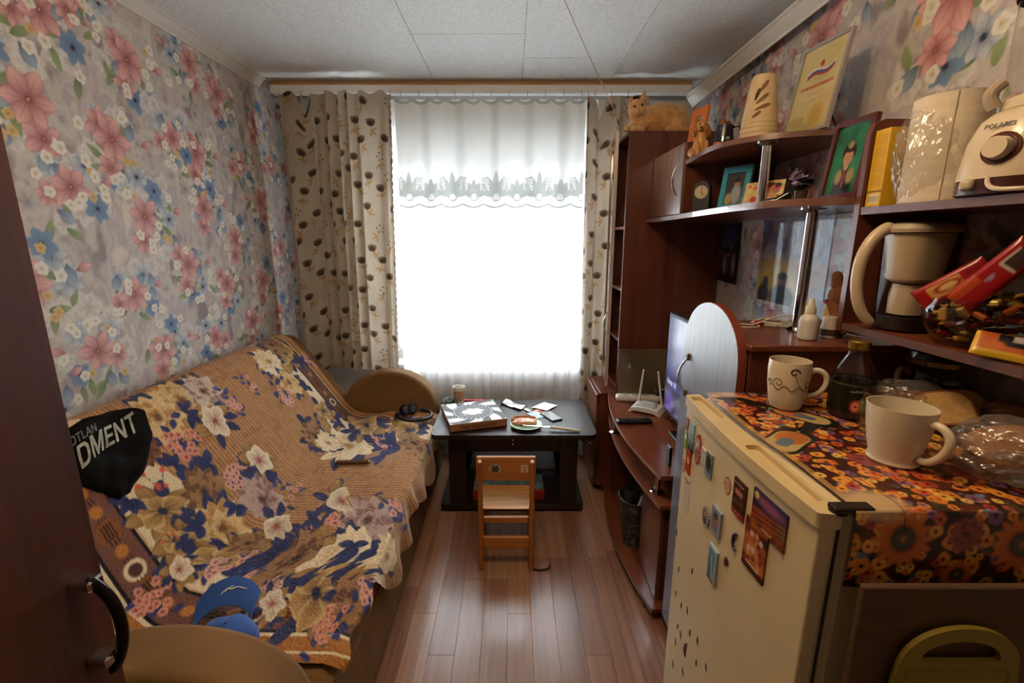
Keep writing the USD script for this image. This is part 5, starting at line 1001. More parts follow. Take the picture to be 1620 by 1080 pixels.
magnet('fridge_magnet', 'oval magnet with a red rim next to the sea view', 1.068, 1.034, .038, .08, p_oval, ellipse=True)
magnet('fridge_magnet', 'small pale magnet with lines of red and blue text', 1.028, 1.028, .030, .052, p_text)
magnet('fridge_magnet', 'dark grey magnet with a palm-like tree', .993, 1.030, .034, .062, p_palm)
magnet('fridge_sticker', 'thin red oval ring sticker near the far edge of the fridge door', 1.172, .935, .020, .040, p_ring, t=.0006, cat='sticker', ellipse=True)
magnet('fridge_sticker', 'round white sticker with a red ring beside the dark menu magnet', .900, 1.030, .030, .040, p_ring, t=.0006, cat='sticker', ellipse=True)
magnet('fridge_sticker', 'torn paper list with a red heading peeling off the fridge door', 1.125, .878, .046, .10, p_list, t=.0008, cat='sticker')
magnet('fridge_magnet', 'dark menu-like magnet with a red bottom stripe', .845, 1.032, .046, .078, p_menu)
magnet('fridge_magnet', 'wide magnet with a violet sunset over an orange road', .748, 1.052, .098, .072, p_land)
magnet('fridge_magnet', 'large brown and orange picture magnet below the sunset magnet', .775, .968, .070, .105, p_food)
magnet('fridge_magnet', 'square silver-framed picture magnet in the middle of the door', .925, .928, .045, .062, p_frame, t=.006)
magnet('fridge_magnet', 'round silver-rimmed photo magnet left of the square one', .978, .905, .036, .052, p_photo, t=.006, ellipse=True)
magnet('fridge_magnet', 'upright glossy magnet with a blue waterfall view', .922, .818, .042, .088, p_view, t=.006)
vio = plain('magnet_violet', '#3a2a52', .4)
def dpt(y, z, o=.003): return (float(dface(y))-o, y, z)
cm = [dpt(.84+.010*math.cos(a), .935+.018*math.sin(a)) for a in np.linspace(-1.9, 1.9, 16)]
obj('fridge_magnet', tube(np.array(cm), np.r_[.002, np.full(14, .0032), .0015], 8), vio, label='dark violet crescent-shaped magnet on the fridge door', cat='magnet')
obj('fridge_magnet', mov(rot(scl(rbox(1, 1, 1, .45), (.005, .013, .024)), (1, 0, 0), .3), dpt(.868, .868, .003)), plain('magnet_purple', '#5a2a48', .4), label='tiny purple blob of a magnet below the crescent one', cat='magnet')
r_ = np.random.default_rng(77); bits = []                                          # the scraps left by torn stickers: worn dark flecks
for k, (px_, py_) in enumerate([(1069, 842), (1064, 860), (1074, 900), (1099, 903), (1069, 938), (1080, 957), (1091, 965), (1074, 990), (1096, 1000), (1079, 1003), (1070, 1015), (1109, 1013), (1088, 1025), (1107, 1048), (1066, 1050), (1084, 1062), (1123, 1055), (1088, 1035)]):
    d = np.array([(px_-810)/726, math.cos(PITCH)+(540-py_)/726*math.sin(PITCH), -math.sin(PITCH)+(540-py_)/726*math.cos(PITCH)]); y, z = d[1]*.475/d[0], 1.55+d[2]*.475/d[0]
    w_, h_ = (.010, .024) if k != 12 else (.018, .055)
    pol_ = Polygon([(-w_*.5, -h_*.3), (w_*.2, -h_*.5), (w_*.5, 0), (w_*.1, h_*.5), (-w_*.4, h_*.2)]); pol_ = affinity.rotate(pol_, float(r_.uniform(-25, 25)))
    m_ = extr(pol_, .0004, (0, 0, 0), (0, -1, 0), (0, 0, 1)); v_ = np.array(m_.vertices); v_ = v_*[1, 1, 1]+[0, y, z]; v_[:, 0] = dface(v_[:, 1])-.0002-.0005*(v_[:, 0] < -1e-5)
    obj('sticker_scrap', (v_, np.array(m_.faces)), plain('scrap_'+'abc'[k % 3], ('#4a2a2c', '#5a5a48', '#3a3440')[k % 3], .7), fr, smooth=False)

# ================================================================ oilcloth
CZ = FZ+.0045
u, v = ar(.522, 1.12, .0023), ar(0, .70, .0023)             # v: 0 at the hanging hem, .13 at the near edge of the fridge, then to the back
pr = Print(u, v, '#2a1410'); pr.mottle(['#1a0d0d', '#4a1d12', '#2a1218', '#5a2a14'], 30, 21)
r = np.random.default_rng(5); OC = [('#b8541a', '#d8822f', '#e09a3c'), ('#c9681f', '#e09a3a', '#e8b05a'), ('#9c3018', '#c94a22', '#d87a45'), ('#4a2a4c', '#85557a', '#9a7a9a'), ('#c0922a', '#e0ba50', '#e8ca76'), ('#7a1f1c', '#a8382a', '#c06a55')]
for k in range(1500):
    x, y = r.uniform(.52, 1.12), r.uniform(0, .70); a, b, c = OC[[0, 1, 2, 0, 1, 3, 4, 5][k % 8]]; R = r.uniform(.007, .016)
    if k % 5 == 4: pr.leaf(x, y, r.uniform(0, 6.3), R*1.6, R*.45, ('#1a0f10', '#2a2a18', '#3a4a6a', '#2a1830')[k % 4], ('#2a1a14', '#4a4a2a', '#6a8a9a', '#4a2a3a')[k % 4])
    else: pr.flower(x, y, R, (6, 7, 5)[k % 3], a, b, c, k, W=.4, cc='#2a1410', rc=.22)
for k, (x, y) in enumerate([(.60, .085), (.79, .075), (.93, .10), (.70, .02), (.88, .03)]):
    R = .052 if k < 3 else .03
    for m in range(16): pr.petal(x, y, m*.393, R, R*.17, '#8a3a14', '#c96a22', '#a84a18', vein=.3, tip=.85)
    pr.disc(x, y, R*.42, '#1d1c14', .4); pr.disc(x, y, R*.3, '#4a4a3a', .5, ring=.6); pr.disc(x, y, R*.14, '#8a5a2a', .5)
for k, (x, y) in enumerate([(.70, .09), (.85, .085), (.66, .30), (.8, .25)]): pr.peony(x, y, .028, '#3d1418', '#7a2a30', '#98483c', 40+k)
# printed wine bottle, lying across the cloth, and a second one at the back
def wine(cx, cy, ang, s=1.0):
    ca, sa = math.cos(ang), math.sin(ang)
    def P_(x, y): return cx+(x*ca-y*sa)*s, cy+(x*sa+y*ca)*s
    for t in np.linspace(-.07, .02, 19): x, y = P_(t, 0); pr.disc(x, y, .037*s, '#17161a', .1)
    for t in np.linspace(.02, .05, 8): x, y = P_(t, 0); pr.disc(x, y, (.037-(t-.02)*.75)*s, '#17161a', .1)
    for t in np.linspace(.05, .125, 16): x, y = P_(t, 0); pr.disc(x, y, .0145*s, '#17161a', .1)
    for t in np.linspace(-.058, .008, 16): x, y = P_(t, 0); pr.disc(x, y, .030*s, '#b09a6a', .1)
    for t in np.linspace(-.01, .01, 6): x, y = P_(t, 0); pr.disc(x, y, .027*s, '#a8622f', .1)
    for t in np.linspace(-.045, -.02, 8): x, y = P_(t, .0); pr.disc(x, y, .013*s, '#56697a', .1)
    x, y = P_(.045, .006); pr.disc(x, y, .004*s, '#b09a4a', .3)
wine(.585, .400, .67); wine(.665, .545, 2.2, .95)
pr.rect(.522, .60, .66, .70, '#b8a07a', .6); pr.rect(.522, .535, .13, .62, '#b8925a', .55)
pr.disc(.565, .15, .05, '#b59a72', .6, ry=.035)
U2, V2 = np.meshgrid(u, v); hang = .13
Y2 = np.where(V2 < hang, FY0-.006-.004*np.sin((hang-V2)*22), FY0-.006+(V2-hang)*(.553/.57)); Z2 = np.where(V2 < hang, CZ-(hang-V2), CZ)
rad_ = .010; near = np.abs(V2-hang) < rad_; ang = (V2-hang+rad_)/(2*rad_)*PI/2
Y2 = np.where(near, FY0-.006+rad_*.63*(1-np.cos(ang)), Y2); Z2 = np.where(near, CZ-rad_*.63*(1-np.sin(ang)), Z2)
Z2 = Z2 + np.where(V2 > hang+.012, .0006*np.sin(U2*60+V2*25)+.0008, 0); Y2 = Y2 - np.where(V2 < hang-.012, .004*(1+np.sin(U2*24))*(hang-V2)/hang, 0)
obj('oilcloth', gridt(np.stack([U2+.006*np.sin(V2*9)*(U2 < .6), Y2, Z2], -1)), printed('oilcloth_print', .30, .5, coat=.2), col=pr.c, label='orange and black flowered oilcloth over the fridge top, hanging down its near side', cat='tablecloth')
# boards leaning against the near side of the fridge
obj('plywood_board', box(.524, 1.10, .585, .597, .15, 1.045, .002), wood('plywood_dark', '#47301c', '#5f4228', 'x', .6, freq=14), label='plain plywood board standing against the near side of the fridge', cat='board')
bp = Polygon([(-.098, 0), (-.094, .26)]+[(-.092*math.cos(t_), .262+.083*math.sin(t_)**.8) for t_ in np.linspace(.05, PI-.05, 40)]+[(.094, .26), (.098, 0)]).buffer(-.008).buffer(.008, 8)
hole = Polygon([(-.056, .290)]+[(-.056*math.cos(t_), .290+.028*math.sin(t_)) for t_ in np.linspace(.02, PI-.02, 24)]).buffer(.004)
cbd = thing('cutting_board', 'yellow plastic cutting board with a handle slot leaning on the plywood', 'cutting board', (.676, .575, .642))
yel = plain('board_yellow', '#8f7826', .5); bz = .642
obj('board', extr(bp.difference(hole), .008, (.676, .578, bz), (1, 0, 0), (0, 0, 1)), yel, cbd, smooth=30)
gv = bp.buffer(-.014); gv = gv.intersection(sbox(-.2, 0, .2, .272)); obj('groove', extr(gv.difference(gv.buffer(-.003)), .0006, (.676, .5701, bz), (1, 0, 0), (0, 0, 1)), plain('board_groove', '#7d6820', .6), cbd)

# ================================================================ on the oilcloth
TOP = CZ+.0022
cream = plain('mug_cream', '#c9bba2', .22, spec=.6)
def mug(name, label, c, prof_o, prof_i, hdl, hr, mat):
    m = thing(name, label, 'mug', c); b = obj('cup', lathe(list(prof_o)+list(prof_i), c, 64, caps=False), mat, m, smooth=50)
    pts = spline(np.array(hdl)+np.array(c), 26); obj('handle', tube(pts, np.linspace(hr*1.05, hr*.9, 26), 12), mat, m, smooth=True); return m, b
c1 = (.672, 1.070, TOP)
a1 = math.radians(-20)
hd = [(math.cos(a1)*r_, math.sin(a1)*r_, z) for r_, z in ((.044, .092), (.062, .098), (.077, .086), (.078, .062), (.066, .043), (.040, .034))]
m1, b1 = mug('mug', 'tall cream mug with a grey scroll pattern at the back of the fridge top', c1, [(0, .002), (.026, .002), (.030, 0), (.034, .004), (.040, .03), (.0445, .065), (.0465, .098), (.0455, .118), (.0450, .1195)], [(.0435, .119), (.044, .098), (.0415, .06), (.034, .012), (0, .008)], hd, .0065, cream)
ink = plain('mug_ink', '#5f5648', .3, .4); ink2 = plain('mug_ink_dark', '#2a211b', .25, .3)
def on_mug(th, z, c=c1): r_ = np.interp(z, [.03, .065, .098, .118], [.040, .0445, .0465, .0455])+.0004; return (c[0]+r_*math.cos(th), c[1]+r_*math.sin(th), c[2]+z)
def curl(t0, z0, s, turns, r, mat, flip=1, name='scroll'):
    a = np.linspace(0, turns, 30); q = s*(1-a/turns*.75); obj(name, tube(np.array([on_mug(t0+flip*q_*math.cos(k)/.045, z0+q_*math.sin(k)) for q_, k in zip(q, a)]), r, 6), mat, b1)
fd = -PI/2-.45
curl(fd+.15, .098, .011, 6.2, .0014, ink2); curl(fd-.55, .070, .012, 6.5, .0009, ink, -1); curl(fd+.95, .066, .010, 5.5, .0009, ink); curl(fd-1.1, .068, .008, 5, .0009, ink, 1)
obj('scroll', tube(np.array([on_mug(fd-1.1+k*.1, .058+.006*math.sin(k*.9)) for k in range(24)]), .0009, 6), ink, b1); obj('scroll', tube(np.array([on_mug(fd+.2+k*.03, .09-.003*k) for k in range(9)]), .0007, 6), ink, b1)
c2 = (.712, .792, TOP); a2 = math.radians(-72)
hd = [(math.cos(a2)*r_, math.sin(a2)*r_, z) for r_, z in ((.048, .086), (.064, .089), (.078, .077), (.079, .055), (.068, .033), (.050, .019), (.040, .020))]
mug('mug', 'large plain cream mug with a flared foot at the front of the fridge top', c2, [(0, .003), (.034, .003), (.039, 0), (.041, .004), (.0375, .012), (.043, .035), (.049, .07), (.0525, .106), (.0527, .108)], [(.0510, .108), (.0475, .07), (.041, .032), (.034, .016), (0, .012)], hd, .0072, cream)
# juice bottle
gl = _mk('clear_glass', {'p': ('principled_bsdf', {'base_color': (.93, .96, .94), 'roughness': .03, 'transmission_weight': 1.0, 'ior': 1.45})}, []); glass_t = thinglass('thin_clear_glass', (.95, .96, .95), 1.5, .03)
jc = (.792, 1.018, TOP); jb = thing('juice_bottle', 'glass juice bottle with a gold cap and a black fruit label', 'bottle', jc)
obj('glass', lathe([(0, .001), (.040, .001), (.0445, .006), (.045, .02), (.045, .085), (.042, .098), (.030, .128), (.020, .146), (.0185, .158), (.0185, .165)], jc, 56, caps=False), glass_t, jb, smooth=50)
obj('juice', lathe([(0, .003), (.043, .003), (.0435, .06), (0, .06)], jc, 40, caps=False), plain('juice_dark', '#2a120e', .3), jb); obj('cap', lathe([(.0195, .158), (.0215, .160), (.0215, .176), (.019, .1785), (0, .179)], jc, 40, caps=False), plain('cap_gold', '#8f6f2a', .3, .85), jb)
th = np.linspace(0, 2*PI, 121); zz = ar(.018, .088, .002); pr = Print(th*.045, zz, '#0d0e0d'); pr.mottle(['#0a0b0a', '#151913', '#0c120c'], 30, 5)
lx = (PI*1.5-.25)*.045; pr.disc(lx+.004, .036, .012, '#6a7f2c', .4, ry=.016); pr.disc(lx-.008, .034, .010, '#c2432c', .3, ry=.014); pr.disc(lx-.008, .034, .006, '#d88a6a', .4, ry=.009); pr.disc(lx-.008, .034, .003, '#5a2016', .4); pr.disc(lx+.012, .030, .008, '#8a9a3a', .4); scrib(pr, lx-.02, lx+.02, .068, 6, '#8a8a7a', .005); pr.rect(0, 1, .081, .083, '#4a5a2a')
obj('label', gridt(np.stack([jc[0]+.0456*np.cos(th)+0*zz[:, None], jc[1]+.0456*np.sin(th)+0*zz[:, None], jc[2]+zz[:, None]+0*th], -1)), printed('bottle_label', .3), jb, col=pr.c)
# clear glass mug
gc = (.775, .905, TOP); gm = thing('glass_mug', 'clear glass mug between the juice bottle and the large cream mug', 'mug', gc)
obj('cup', lathe([(0, .001), (.032, .001), (.034, .006), (.037, .09), (.0372, .092), (.0345, .092), (.032, .012), (0, .008)], gc, 48, caps=False), glass_t, gm, smooth=50); obj('handle', tube(spline(np.array([(-.036, .0, .078), (-.052, -.01, .080), (-.060, -.014, .06), (-.055, -.012, .035), (-.034, -.0, .022)])+gc, 20), .0045, 10), glass_t, gm, smooth=True)
# big jar with dark lid behind
kc = (1.07, 1.112, TOP); kj = thing('glass_jar', 'large glass jar with a gold band and dark domed lid below the shelf', 'jar', kc)
obj('glass', lathe([(0, .001), (.075, .001), (.08, .01), (.082, .06), (.076, .085), (.062, .10)], kc, 56, caps=False), thinglass('jar_glass', (.75, .74, .70), 1.5, .03), kj, smooth=50); obj('contents', lathe([(0, .003), (.076, .004), (.077, .045), (0, .05)], kc, 40, caps=False), plain('jar_contents', '#4a3320', .8, var=.5, vscale=80), kj)
obj('band', lathe([(.062, .098), (.066, .100), (.066, .112), (.062, .114)], kc, 56, caps=False), plain('jar_gold', '#8a6a34', .25, .9), kj); obj('lid', lathe([(.064, .114), (.06, .128), (.035, .137), (.012, .140), (.012, .150), (0, .152)], kc, 48, caps=False), plain('jar_lid', '#1b1612', .2), kj)
obj('spout_handle', tube(spline(np.array([(-.075, -.01, .075), (-.10, -.01, .09), (-.105, -.01, .06), (-.08, -.01, .03)])+kc, 18), .007, 10), plain('jar_handle', '#5a4632', .3), kj)
# bread
def lump(c, r, seed, n=4, amp=.12):
    m = trimesh.creation.icosphere(n, 1.0); v = m.vertices; d = 1+amp*(meshkit.fbm(v*2.2+seed, 3, seed)-.5)*2; return v*d[:, None]*np.asarray(r)+np.asarray(c), m.faces
crust = plain('bread_crust', '#7a4a26', .7, var=.35, vscale=45, bump=.3); crumb_m = plain('bread_crumb', '#b08a55', .9, var=.15, vscale=90, bump=.8, bscale=180)
bag_m = _mk('plastic_bag', {'t': ('transparent_bsdf', {'color': (.92, .90, .88)}), 'g': ('glossy_bsdf', {'color': (.9, .9, .9), 'roughness': .22}), 'd': ('diffuse_bsdf', {'color': (.55, .52, .48)}), 'm': ('mix_closure', {'fac': .4}), 'x': ('mix_closure', {'fac': .22})}, [('g.BSDF', 'm.closure1'), ('d.BSDF', 'm.closure2'), ('t.BSDF', 'x.closure1'), ('m.closure', 'x.closure2')], 'x.closure')
def bag(c, r, seed, amp=.22):
    m = trimesh.creation.icosphere(5, 1.0); v = m.vertices; n1 = meshkit.fbm(v*2.4+seed, 4, seed); rid = np.abs(meshkit.fbm(v*4.0+seed*2, 3, seed+5)-.5)
    q = v*(1+amp*(n1-.5)*2-rid[:, None][:, 0]*.35)[:, None]*np.asarray(r)+np.asarray(c); q[:, 2] = np.maximum(q[:, 2], TOP+.001); return q, m.faces
for k, (x, y, rr_) in enumerate([(.885, 1.03, (.042, .036, .03)), (.938, 1.005, (.034, .034, .030))]):
    b_ = obj('bread_roll', lump((x, y, TOP+.031), rr_, k+3), crust, smooth=True, label=('brown bread roll in a clear bag right of the juice bottle', 'second bread roll, in front of the big glass jar')[k], cat='bread')
sl_p = Polygon([(-.05, 0), (.05, 0), (.053, .055), (.045, .075), (.02, .082), (-.02, .082), (-.045, .075), (-.053, .055)]).buffer(-.006).buffer(.006)
for k, (O, U, V, lb) in enumerate([((.935, .915, TOP+.012), N3((.85, -.25, .15)), N3((-.1, .75, .62)), 'pale slice of white bread leaning on the loaf behind the large cream mug'), ((1.015, .960, TOP+.004), N3((.9, -.2, .1)), N3((.0, .8, .6)), 'second slice of white bread behind the leaning one')]):
    V = N3(V-U*np.dot(U, V)); b_ = thing('bread_slice', lb, 'bread', O); obj('crumb', extr(sl_p.buffer(-.004), .011, O, U, V), crumb_m, b_); obj('crust', extr(sl_p.difference(sl_p.buffer(-.0042)), .0108, O, U, V), crust, b_)
obj('bread_loaf', lump((1.062, .890, TOP+.036), (.046, .080, .034), 9, 5, .08), crust, smooth=True, label='dark crusted bread loaf at the wall end of the oilcloth', cat='bread')
lf_ = thing('wrapped_loaf', 'bread loaf in a crumpled clear plastic bag right of the large cream mug', 'bread', (.86, .735, TOP))
obj('loaf', lump((.872, .735, TOP+.045), (.075, .055, .042), 12, 5, .10), plain('loaf_tan', '#9a6a3e', .7, var=.25, vscale=40), lf_, smooth=True); obj('plastic_bag', bag((.868, .735, TOP+.042), (.098, .078, .062), 4), bag_m, lf_, smooth=True)
obj('plastic_bag', bag((.92, 1.015, TOP+.03), (.095, .07, .055), 8), bag_m, smooth=True, label='crumpled clear plastic bag around the bread rolls', cat='bag')

# ================================================================ hutch shelf over the fridge
hs = thing('hutch_shelf', 'walnut box shelf with two levels over the fridge on the right wall', 'shelf', (1.0, .95, 1.31))
HX = .878
pp = Polygon([(HX, 1.31), (XR-.004, 1.31), (XR-.004, 1.835), (HX+.03, 1.835), (HX+.008, 1.825), (HX, 1.80)])
obj('side_panel', extr(pp, .018, (0, 1.223, 0), (1, 0, 0), (0, 0, 1)), wal, hs); obj('side_panel', box(HX, XR-.004, .740, .758, 1.31, 1.835, .002), wal, hs)
UZ2, LZ2 = 1.628, 1.332
obj('upper_shelf', box(HX+.004, XR-.004, .759, 1.204, UZ2-.018, UZ2, .001), walx, hs); obj('lower_shelf', box(HX+.004, XR-.004, .759, 1.204, LZ2-.018, LZ2, .001), walx, hs)
for z0 in (UZ2-.018, LZ2-.018): obj('edge_band', box(HX+.0025, HX+.0042, .759, 1.204, z0, z0+.018), plain('edge_dark', '#5e4038', .35), hs)
obj('hanger_rail', box(XR-.02, XR-.004, .759, 1.204, 1.79, 1.83), wal, hs)
# yellow box
yb = thing('tea_box', 'narrow bright yellow carton standing at the left end of the upper hutch shelf', 'box', (.93, 1.155, UZ2)); bx0, bx1, by0, by1 = .888, .985, 1.156, 1.202
u, v = ar(by0, by1, .0018), ar(UZ2+.0005, UZ2+.178, .0018); pr = Print(u, v, '#c49a1c')
for k in range(34):
    z = UZ2+.048+k*.0036
    if k % 9 != 8: scrib(pr, by1-.006, by0+.006, z, 12, '#7d5f18' if k % 9 < 6 else '#a8541c', .0018)
pr.rect(by0+.006, by1-.008, UZ2+.008, UZ2+.030, '#c9bda0'); [pr.line((by0+.009+k*.0028, UZ2+.011), (by0+.009+k*.0028, UZ2+.024), .0012, '#4a4034') for k in range(11)]; pr.rect(by0, by1, UZ2+.034, UZ2+.037, '#5a3a14')
obj('carton', box(bx0+.0006, bx1, by0, by1, UZ2+.0005, UZ2+.178, .001), plain('carton_yellow', '#c49a1c', .45), yb); Y, Z = np.meshgrid(u, v)
obj('front_print', gridt(np.stack([np.full_like(Y, bx0+.0002), Y, Z], -1)[:, ::-1]), printed('paper_print', .55), yb, col=pr.c[:, ::-1])
# paper towel roll in a bag
tc_ = (.952, 1.076, UZ2+.001); tr = thing('paper_towel_roll', 'thick roll of white paper towel in loose clear film', 'paper roll', tc_)
hz = ar(0, .218, .004); th = np.linspace(0, 2*PI, 97); q = .068+.0003*np.sin(hz*260)+.0004*np.sin(hz*90)
P = np.stack([tc_[0]+q[:, None]*np.cos(th), tc_[1]+q[:, None]*np.sin(th), tc_[2]+hz[:, None]+0*th], -1)
rl_ = obj('paper', gridt(P), plain('towel_paper', '#c3b5a2', .9, bump=.4, bscale=350), tr, smooth=True)
obj('roll_end', lathe([(.022, .218), (.068, .218)], tc_, 48, caps=False), plain('towel_end', '#b5a894', .9), rl_); obj('core', lathe([(.022, .218), (.022, .02)], tc_, 32, caps=False), plain('cardboard', '#9a6a42', .8), rl_); obj('sheet_edge', box(tc_[0]-.0435, tc_[0]-.0405, tc_[1]-.0552, tc_[1]-.0535, tc_[2]+.002, tc_[2]+.217), plain('towel_end', '#b9ae9c', .9), rl_)
bg = bag((tc_[0]-.005, tc_[1]+.02, 0), (.085, .088, .125), 21, .10); v_ = bg[0]; v_[:, 2] = v_[:, 2]-TOP; m_ = trimesh.creation.icosphere(5, 1.0); vv = m_.vertices
n1 = meshkit.fbm(vv*3+3, 4, 3); rid = np.abs(meshkit.fbm(vv*6+9, 3, 4)-.5); qq = vv*(1+.14*(n1-.5)*2-rid*.25)[:, None]*np.array([.080, .071, .135])+np.array([tc_[0]-.012, tc_[1]+.004, tc_[2]+.105]); qq[:, 2] = np.maximum(qq[:, 2], UZ2+.002)
obj('film', (qq, m_.faces), _mk('thin_film', {'t': ('transparent_bsdf', {'color': (.95, .94, .92)}), 'g': ('glossy_bsdf', {'color': (.9, .9, .9), 'roughness': .15}), 'd': ('diffuse_bsdf', {'color': (.6, .58, .54)}), 'm': ('mix_closure', {'fac': .45}), 'x': ('mix_closure', {'fac': .17})}, [('g.BSDF', 'm.closure1'), ('d.BSDF', 'm.closure2'), ('t.BSDF', 'x.closure1'), ('m.closure', 'x.closure2')], 'x.closure'), tr, smooth=True)
# blender
bcx = (.960, .905, UZ2+.0015); bl = thing('blender', 'cream table blender with a round brown-ringed knob and a clear jug', 'blender', bcx)
ivory = plain('blender_ivory', '#bfae93', .18, spec=.6, coat=.4); bdk = plain('blender_brown', '#3a1d16', .25, spec=.6)
sec = lambda r, z, ex=2.6, n=56: np.stack([bcx[0]+r*np.sign(np.cos(a_:=np.linspace(0, 2*PI, n, endpoint=False)))*np.abs(np.cos(a_))**(2/ex), bcx[1]+r*.92*np.sign(np.sin(a_))*np.abs(np.sin(a_))**(2/ex), np.full(n, bcx[2]+z)], -1)
def loft(rings):
    P = np.stack([np.vstack([r_, r_[:1]]) for r_ in rings]); v, f = gridt(P); n = P.shape[1]; N = len(v); j = np.arange(n-1); L_ = (len(rings)-1)*n
    return np.vstack([v, [rings[0].mean(0)], [rings[-1].mean(0)]]), np.vstack([f, np.stack([j+1, j, np.full(n-1, N)], 1), np.stack([L_+j, L_+j+1, np.full(n-1, N+1)], 1)])
obj('base', loft([sec(.086, 0), sec(.091, .003), sec(.0915, .030)]), bdk, bl, smooth=40); bd_ = obj('body', loft([sec(.0915, .030), sec(.091, .05), sec(.085, .10), sec(.073, .135), sec(.058, .150), sec(.050, .152)]), ivory, bl, smooth=40)
kd = N3((-.95, -.31, .08)); kp = np.array(bcx)+np.array((0, 0, .072))+kd*.084
kn_ = obj('knob_ring', cyl(kp-kd*.006, kp+kd*.008, .031, 40, .028), plain('knob_brown', '#5a2a1e', .2, .3, coat=.5), bl); obj('knob', cyl(kp+kd*.004, kp+kd*.026, .021, 36, .018), ivory, kn_); obj('knob_shaft', cyl(kp+kd*.002, kp+kd*.010, .0235, 36), bdk, kn_)
ld = N3((kd[0], kd[1], 0)); ls = np.cross((0, 0, 1), ld); obj('lettering', text_on('POLARIS', .0075, np.array(bcx)+ld*.0800+np.array((0, 0, .121))-ls*.012, N3(ls), N3((-.35*ld[0], -.35*ld[1], 1)), .0012, True), plain('blender_ink', '#3a2a20', .4), bl)
obj('jug', lathe([(.043, .154), (.050, .175), (.054, .20), (.0575, .33), (.059, .345)], bcx, 48, caps=False), thinglass('jug_glass', (.93, .92, .90), 1.5, .03), bl, smooth=50); obj('collar', lathe([(.050, .152), (.052, .155), (.050, .172), (.044, .176)], bcx, 48, caps=False), ivory, bl, smooth=40)
obj('lid', lathe([(.06, .338), (.062, .342), (.062, .358), (.03, .366), (.024, .385), (0, .387)], bcx, 48, caps=False), plain('blender_lid', '#15120f', .2), bl, smooth=40); obj('spout_leg', tube(spline(np.array([(-.048, .03, .205), (-.060, .038, .185), (-.052, .033, .160)])+bcx, 12), .011, 10), plain('jug_grey', '#9a8a78', .3), bl)
cs = [(-.088, -.02, .034), (-.095, -.035, .012), (-.085, -.075, .006), (-.03, -.10, .006), (.03, -.098, .02), (.07, -.09, .045)]
obj('cord', tube(spline(np.array(cs)+bcx, 40), .004, 8), plain('cord_cream', '#b9aa92', .4), bl); obj('plug', mov(rotz(rbox(.03, .022, .022, .008), .5), np.array(bcx)+(-.092, .012, .020)), plain('plug_cream', '#a89a84', .4), bl)
aa = np.radians(np.linspace(-112, -55, 16)); zs_ = np.array([.034, .05, .075, .10, .12, .134, .142]); rs_ = np.interp(zs_, [.030, .05, .10, .135, .150], [.0915, .091, .085, .073, .058])+.0022
obj('red_panel', slab(np.stack([np.stack([bcx[0]+r_*np.sign(np.cos(aa))*np.abs(np.cos(aa))**(2/2.6), bcx[1]+r_*.92*np.sign(np.sin(aa))*np.abs(np.sin(aa))**(2/2.6), np.full(16, bcx[2]+z)], -1) for r_, z in zip(rs_, zs_)])[:, ::-1], .002), plain('panel_red', '#9c1a1c', .2, spec=.6), bl, smooth=50)
# water filter jug
wc = (.958, 1.105, LZ2+.001); wj = thing('filter_jug', 'cream water filter jug with a big curved handle on the lower hutch shelf', 'jug', wc)
jcream = plain('jug_cream', '#b8a588', .3, spec=.5); 
def rsec(rx, ry, z, dx=0, n=48):
    a_ = np.linspace(0, 2*PI, n, endpoint=False); rx, ry = rx*.86, ry*.9; return np.stack([wc[0]+dx+rx*np.sign(np.cos(a_))*np.abs(np.cos(a_))**.75, wc[1]+ry*np.sign(np.sin(a_))*np.abs(np.sin(a_))**.75, np.full(n, wc[2]+z)], -1)
def shell(rings): P = np.stack([np.vstack([r_, r_[:1]]) for r_ in rings]); return gridt(P)
obj('outer', shell([rsec(.055, .045, .0), rsec(.068, .055, .004), rsec(.078, .062, .20), rsec(.082, .066, .235)]), thinglass('filter_outer', (.93, .91, .89), 1.45, .05, refl=.3), wj, smooth=50); obj('water', loft([rsec(.060, .050, .004), rsec(.063, .052, .035)]), plain('jug_base_dark', '#2b2522', .3), wj)
obj('funnel', shell([rsec(.045, .038, .115), rsec(.060, .050, .125), rsec(.074, .060, .23)]), jcream, wj, smooth=50); obj('cartridge', loft([rsec(.042, .036, .04), rsec(.044, .038, .085), rsec(.040, .034, .112)]), jcream, wj, smooth=30)
obj('lid', loft([rsec(.084, .068, .232), rsec(.086, .070, .240), rsec(.080, .064, .250), rsec(.05, .04, .255)]), plain('jug_lid', '#a89880', .35), wj, smooth=30)
hp_ = spline(np.array([(-.060, .01, .245), (-.082, .012, .235), (-.112, .015, .19), (-.120, .016, .125), (-.105, .014, .055), (-.070, .01, .012)])+wc, 34)
obj('handle', scl(tube(hp_, np.r_[.010, np.linspace(.0145, .012, 32), .009], 14), (1, 1, 1)), jcream, wj, smooth=True)
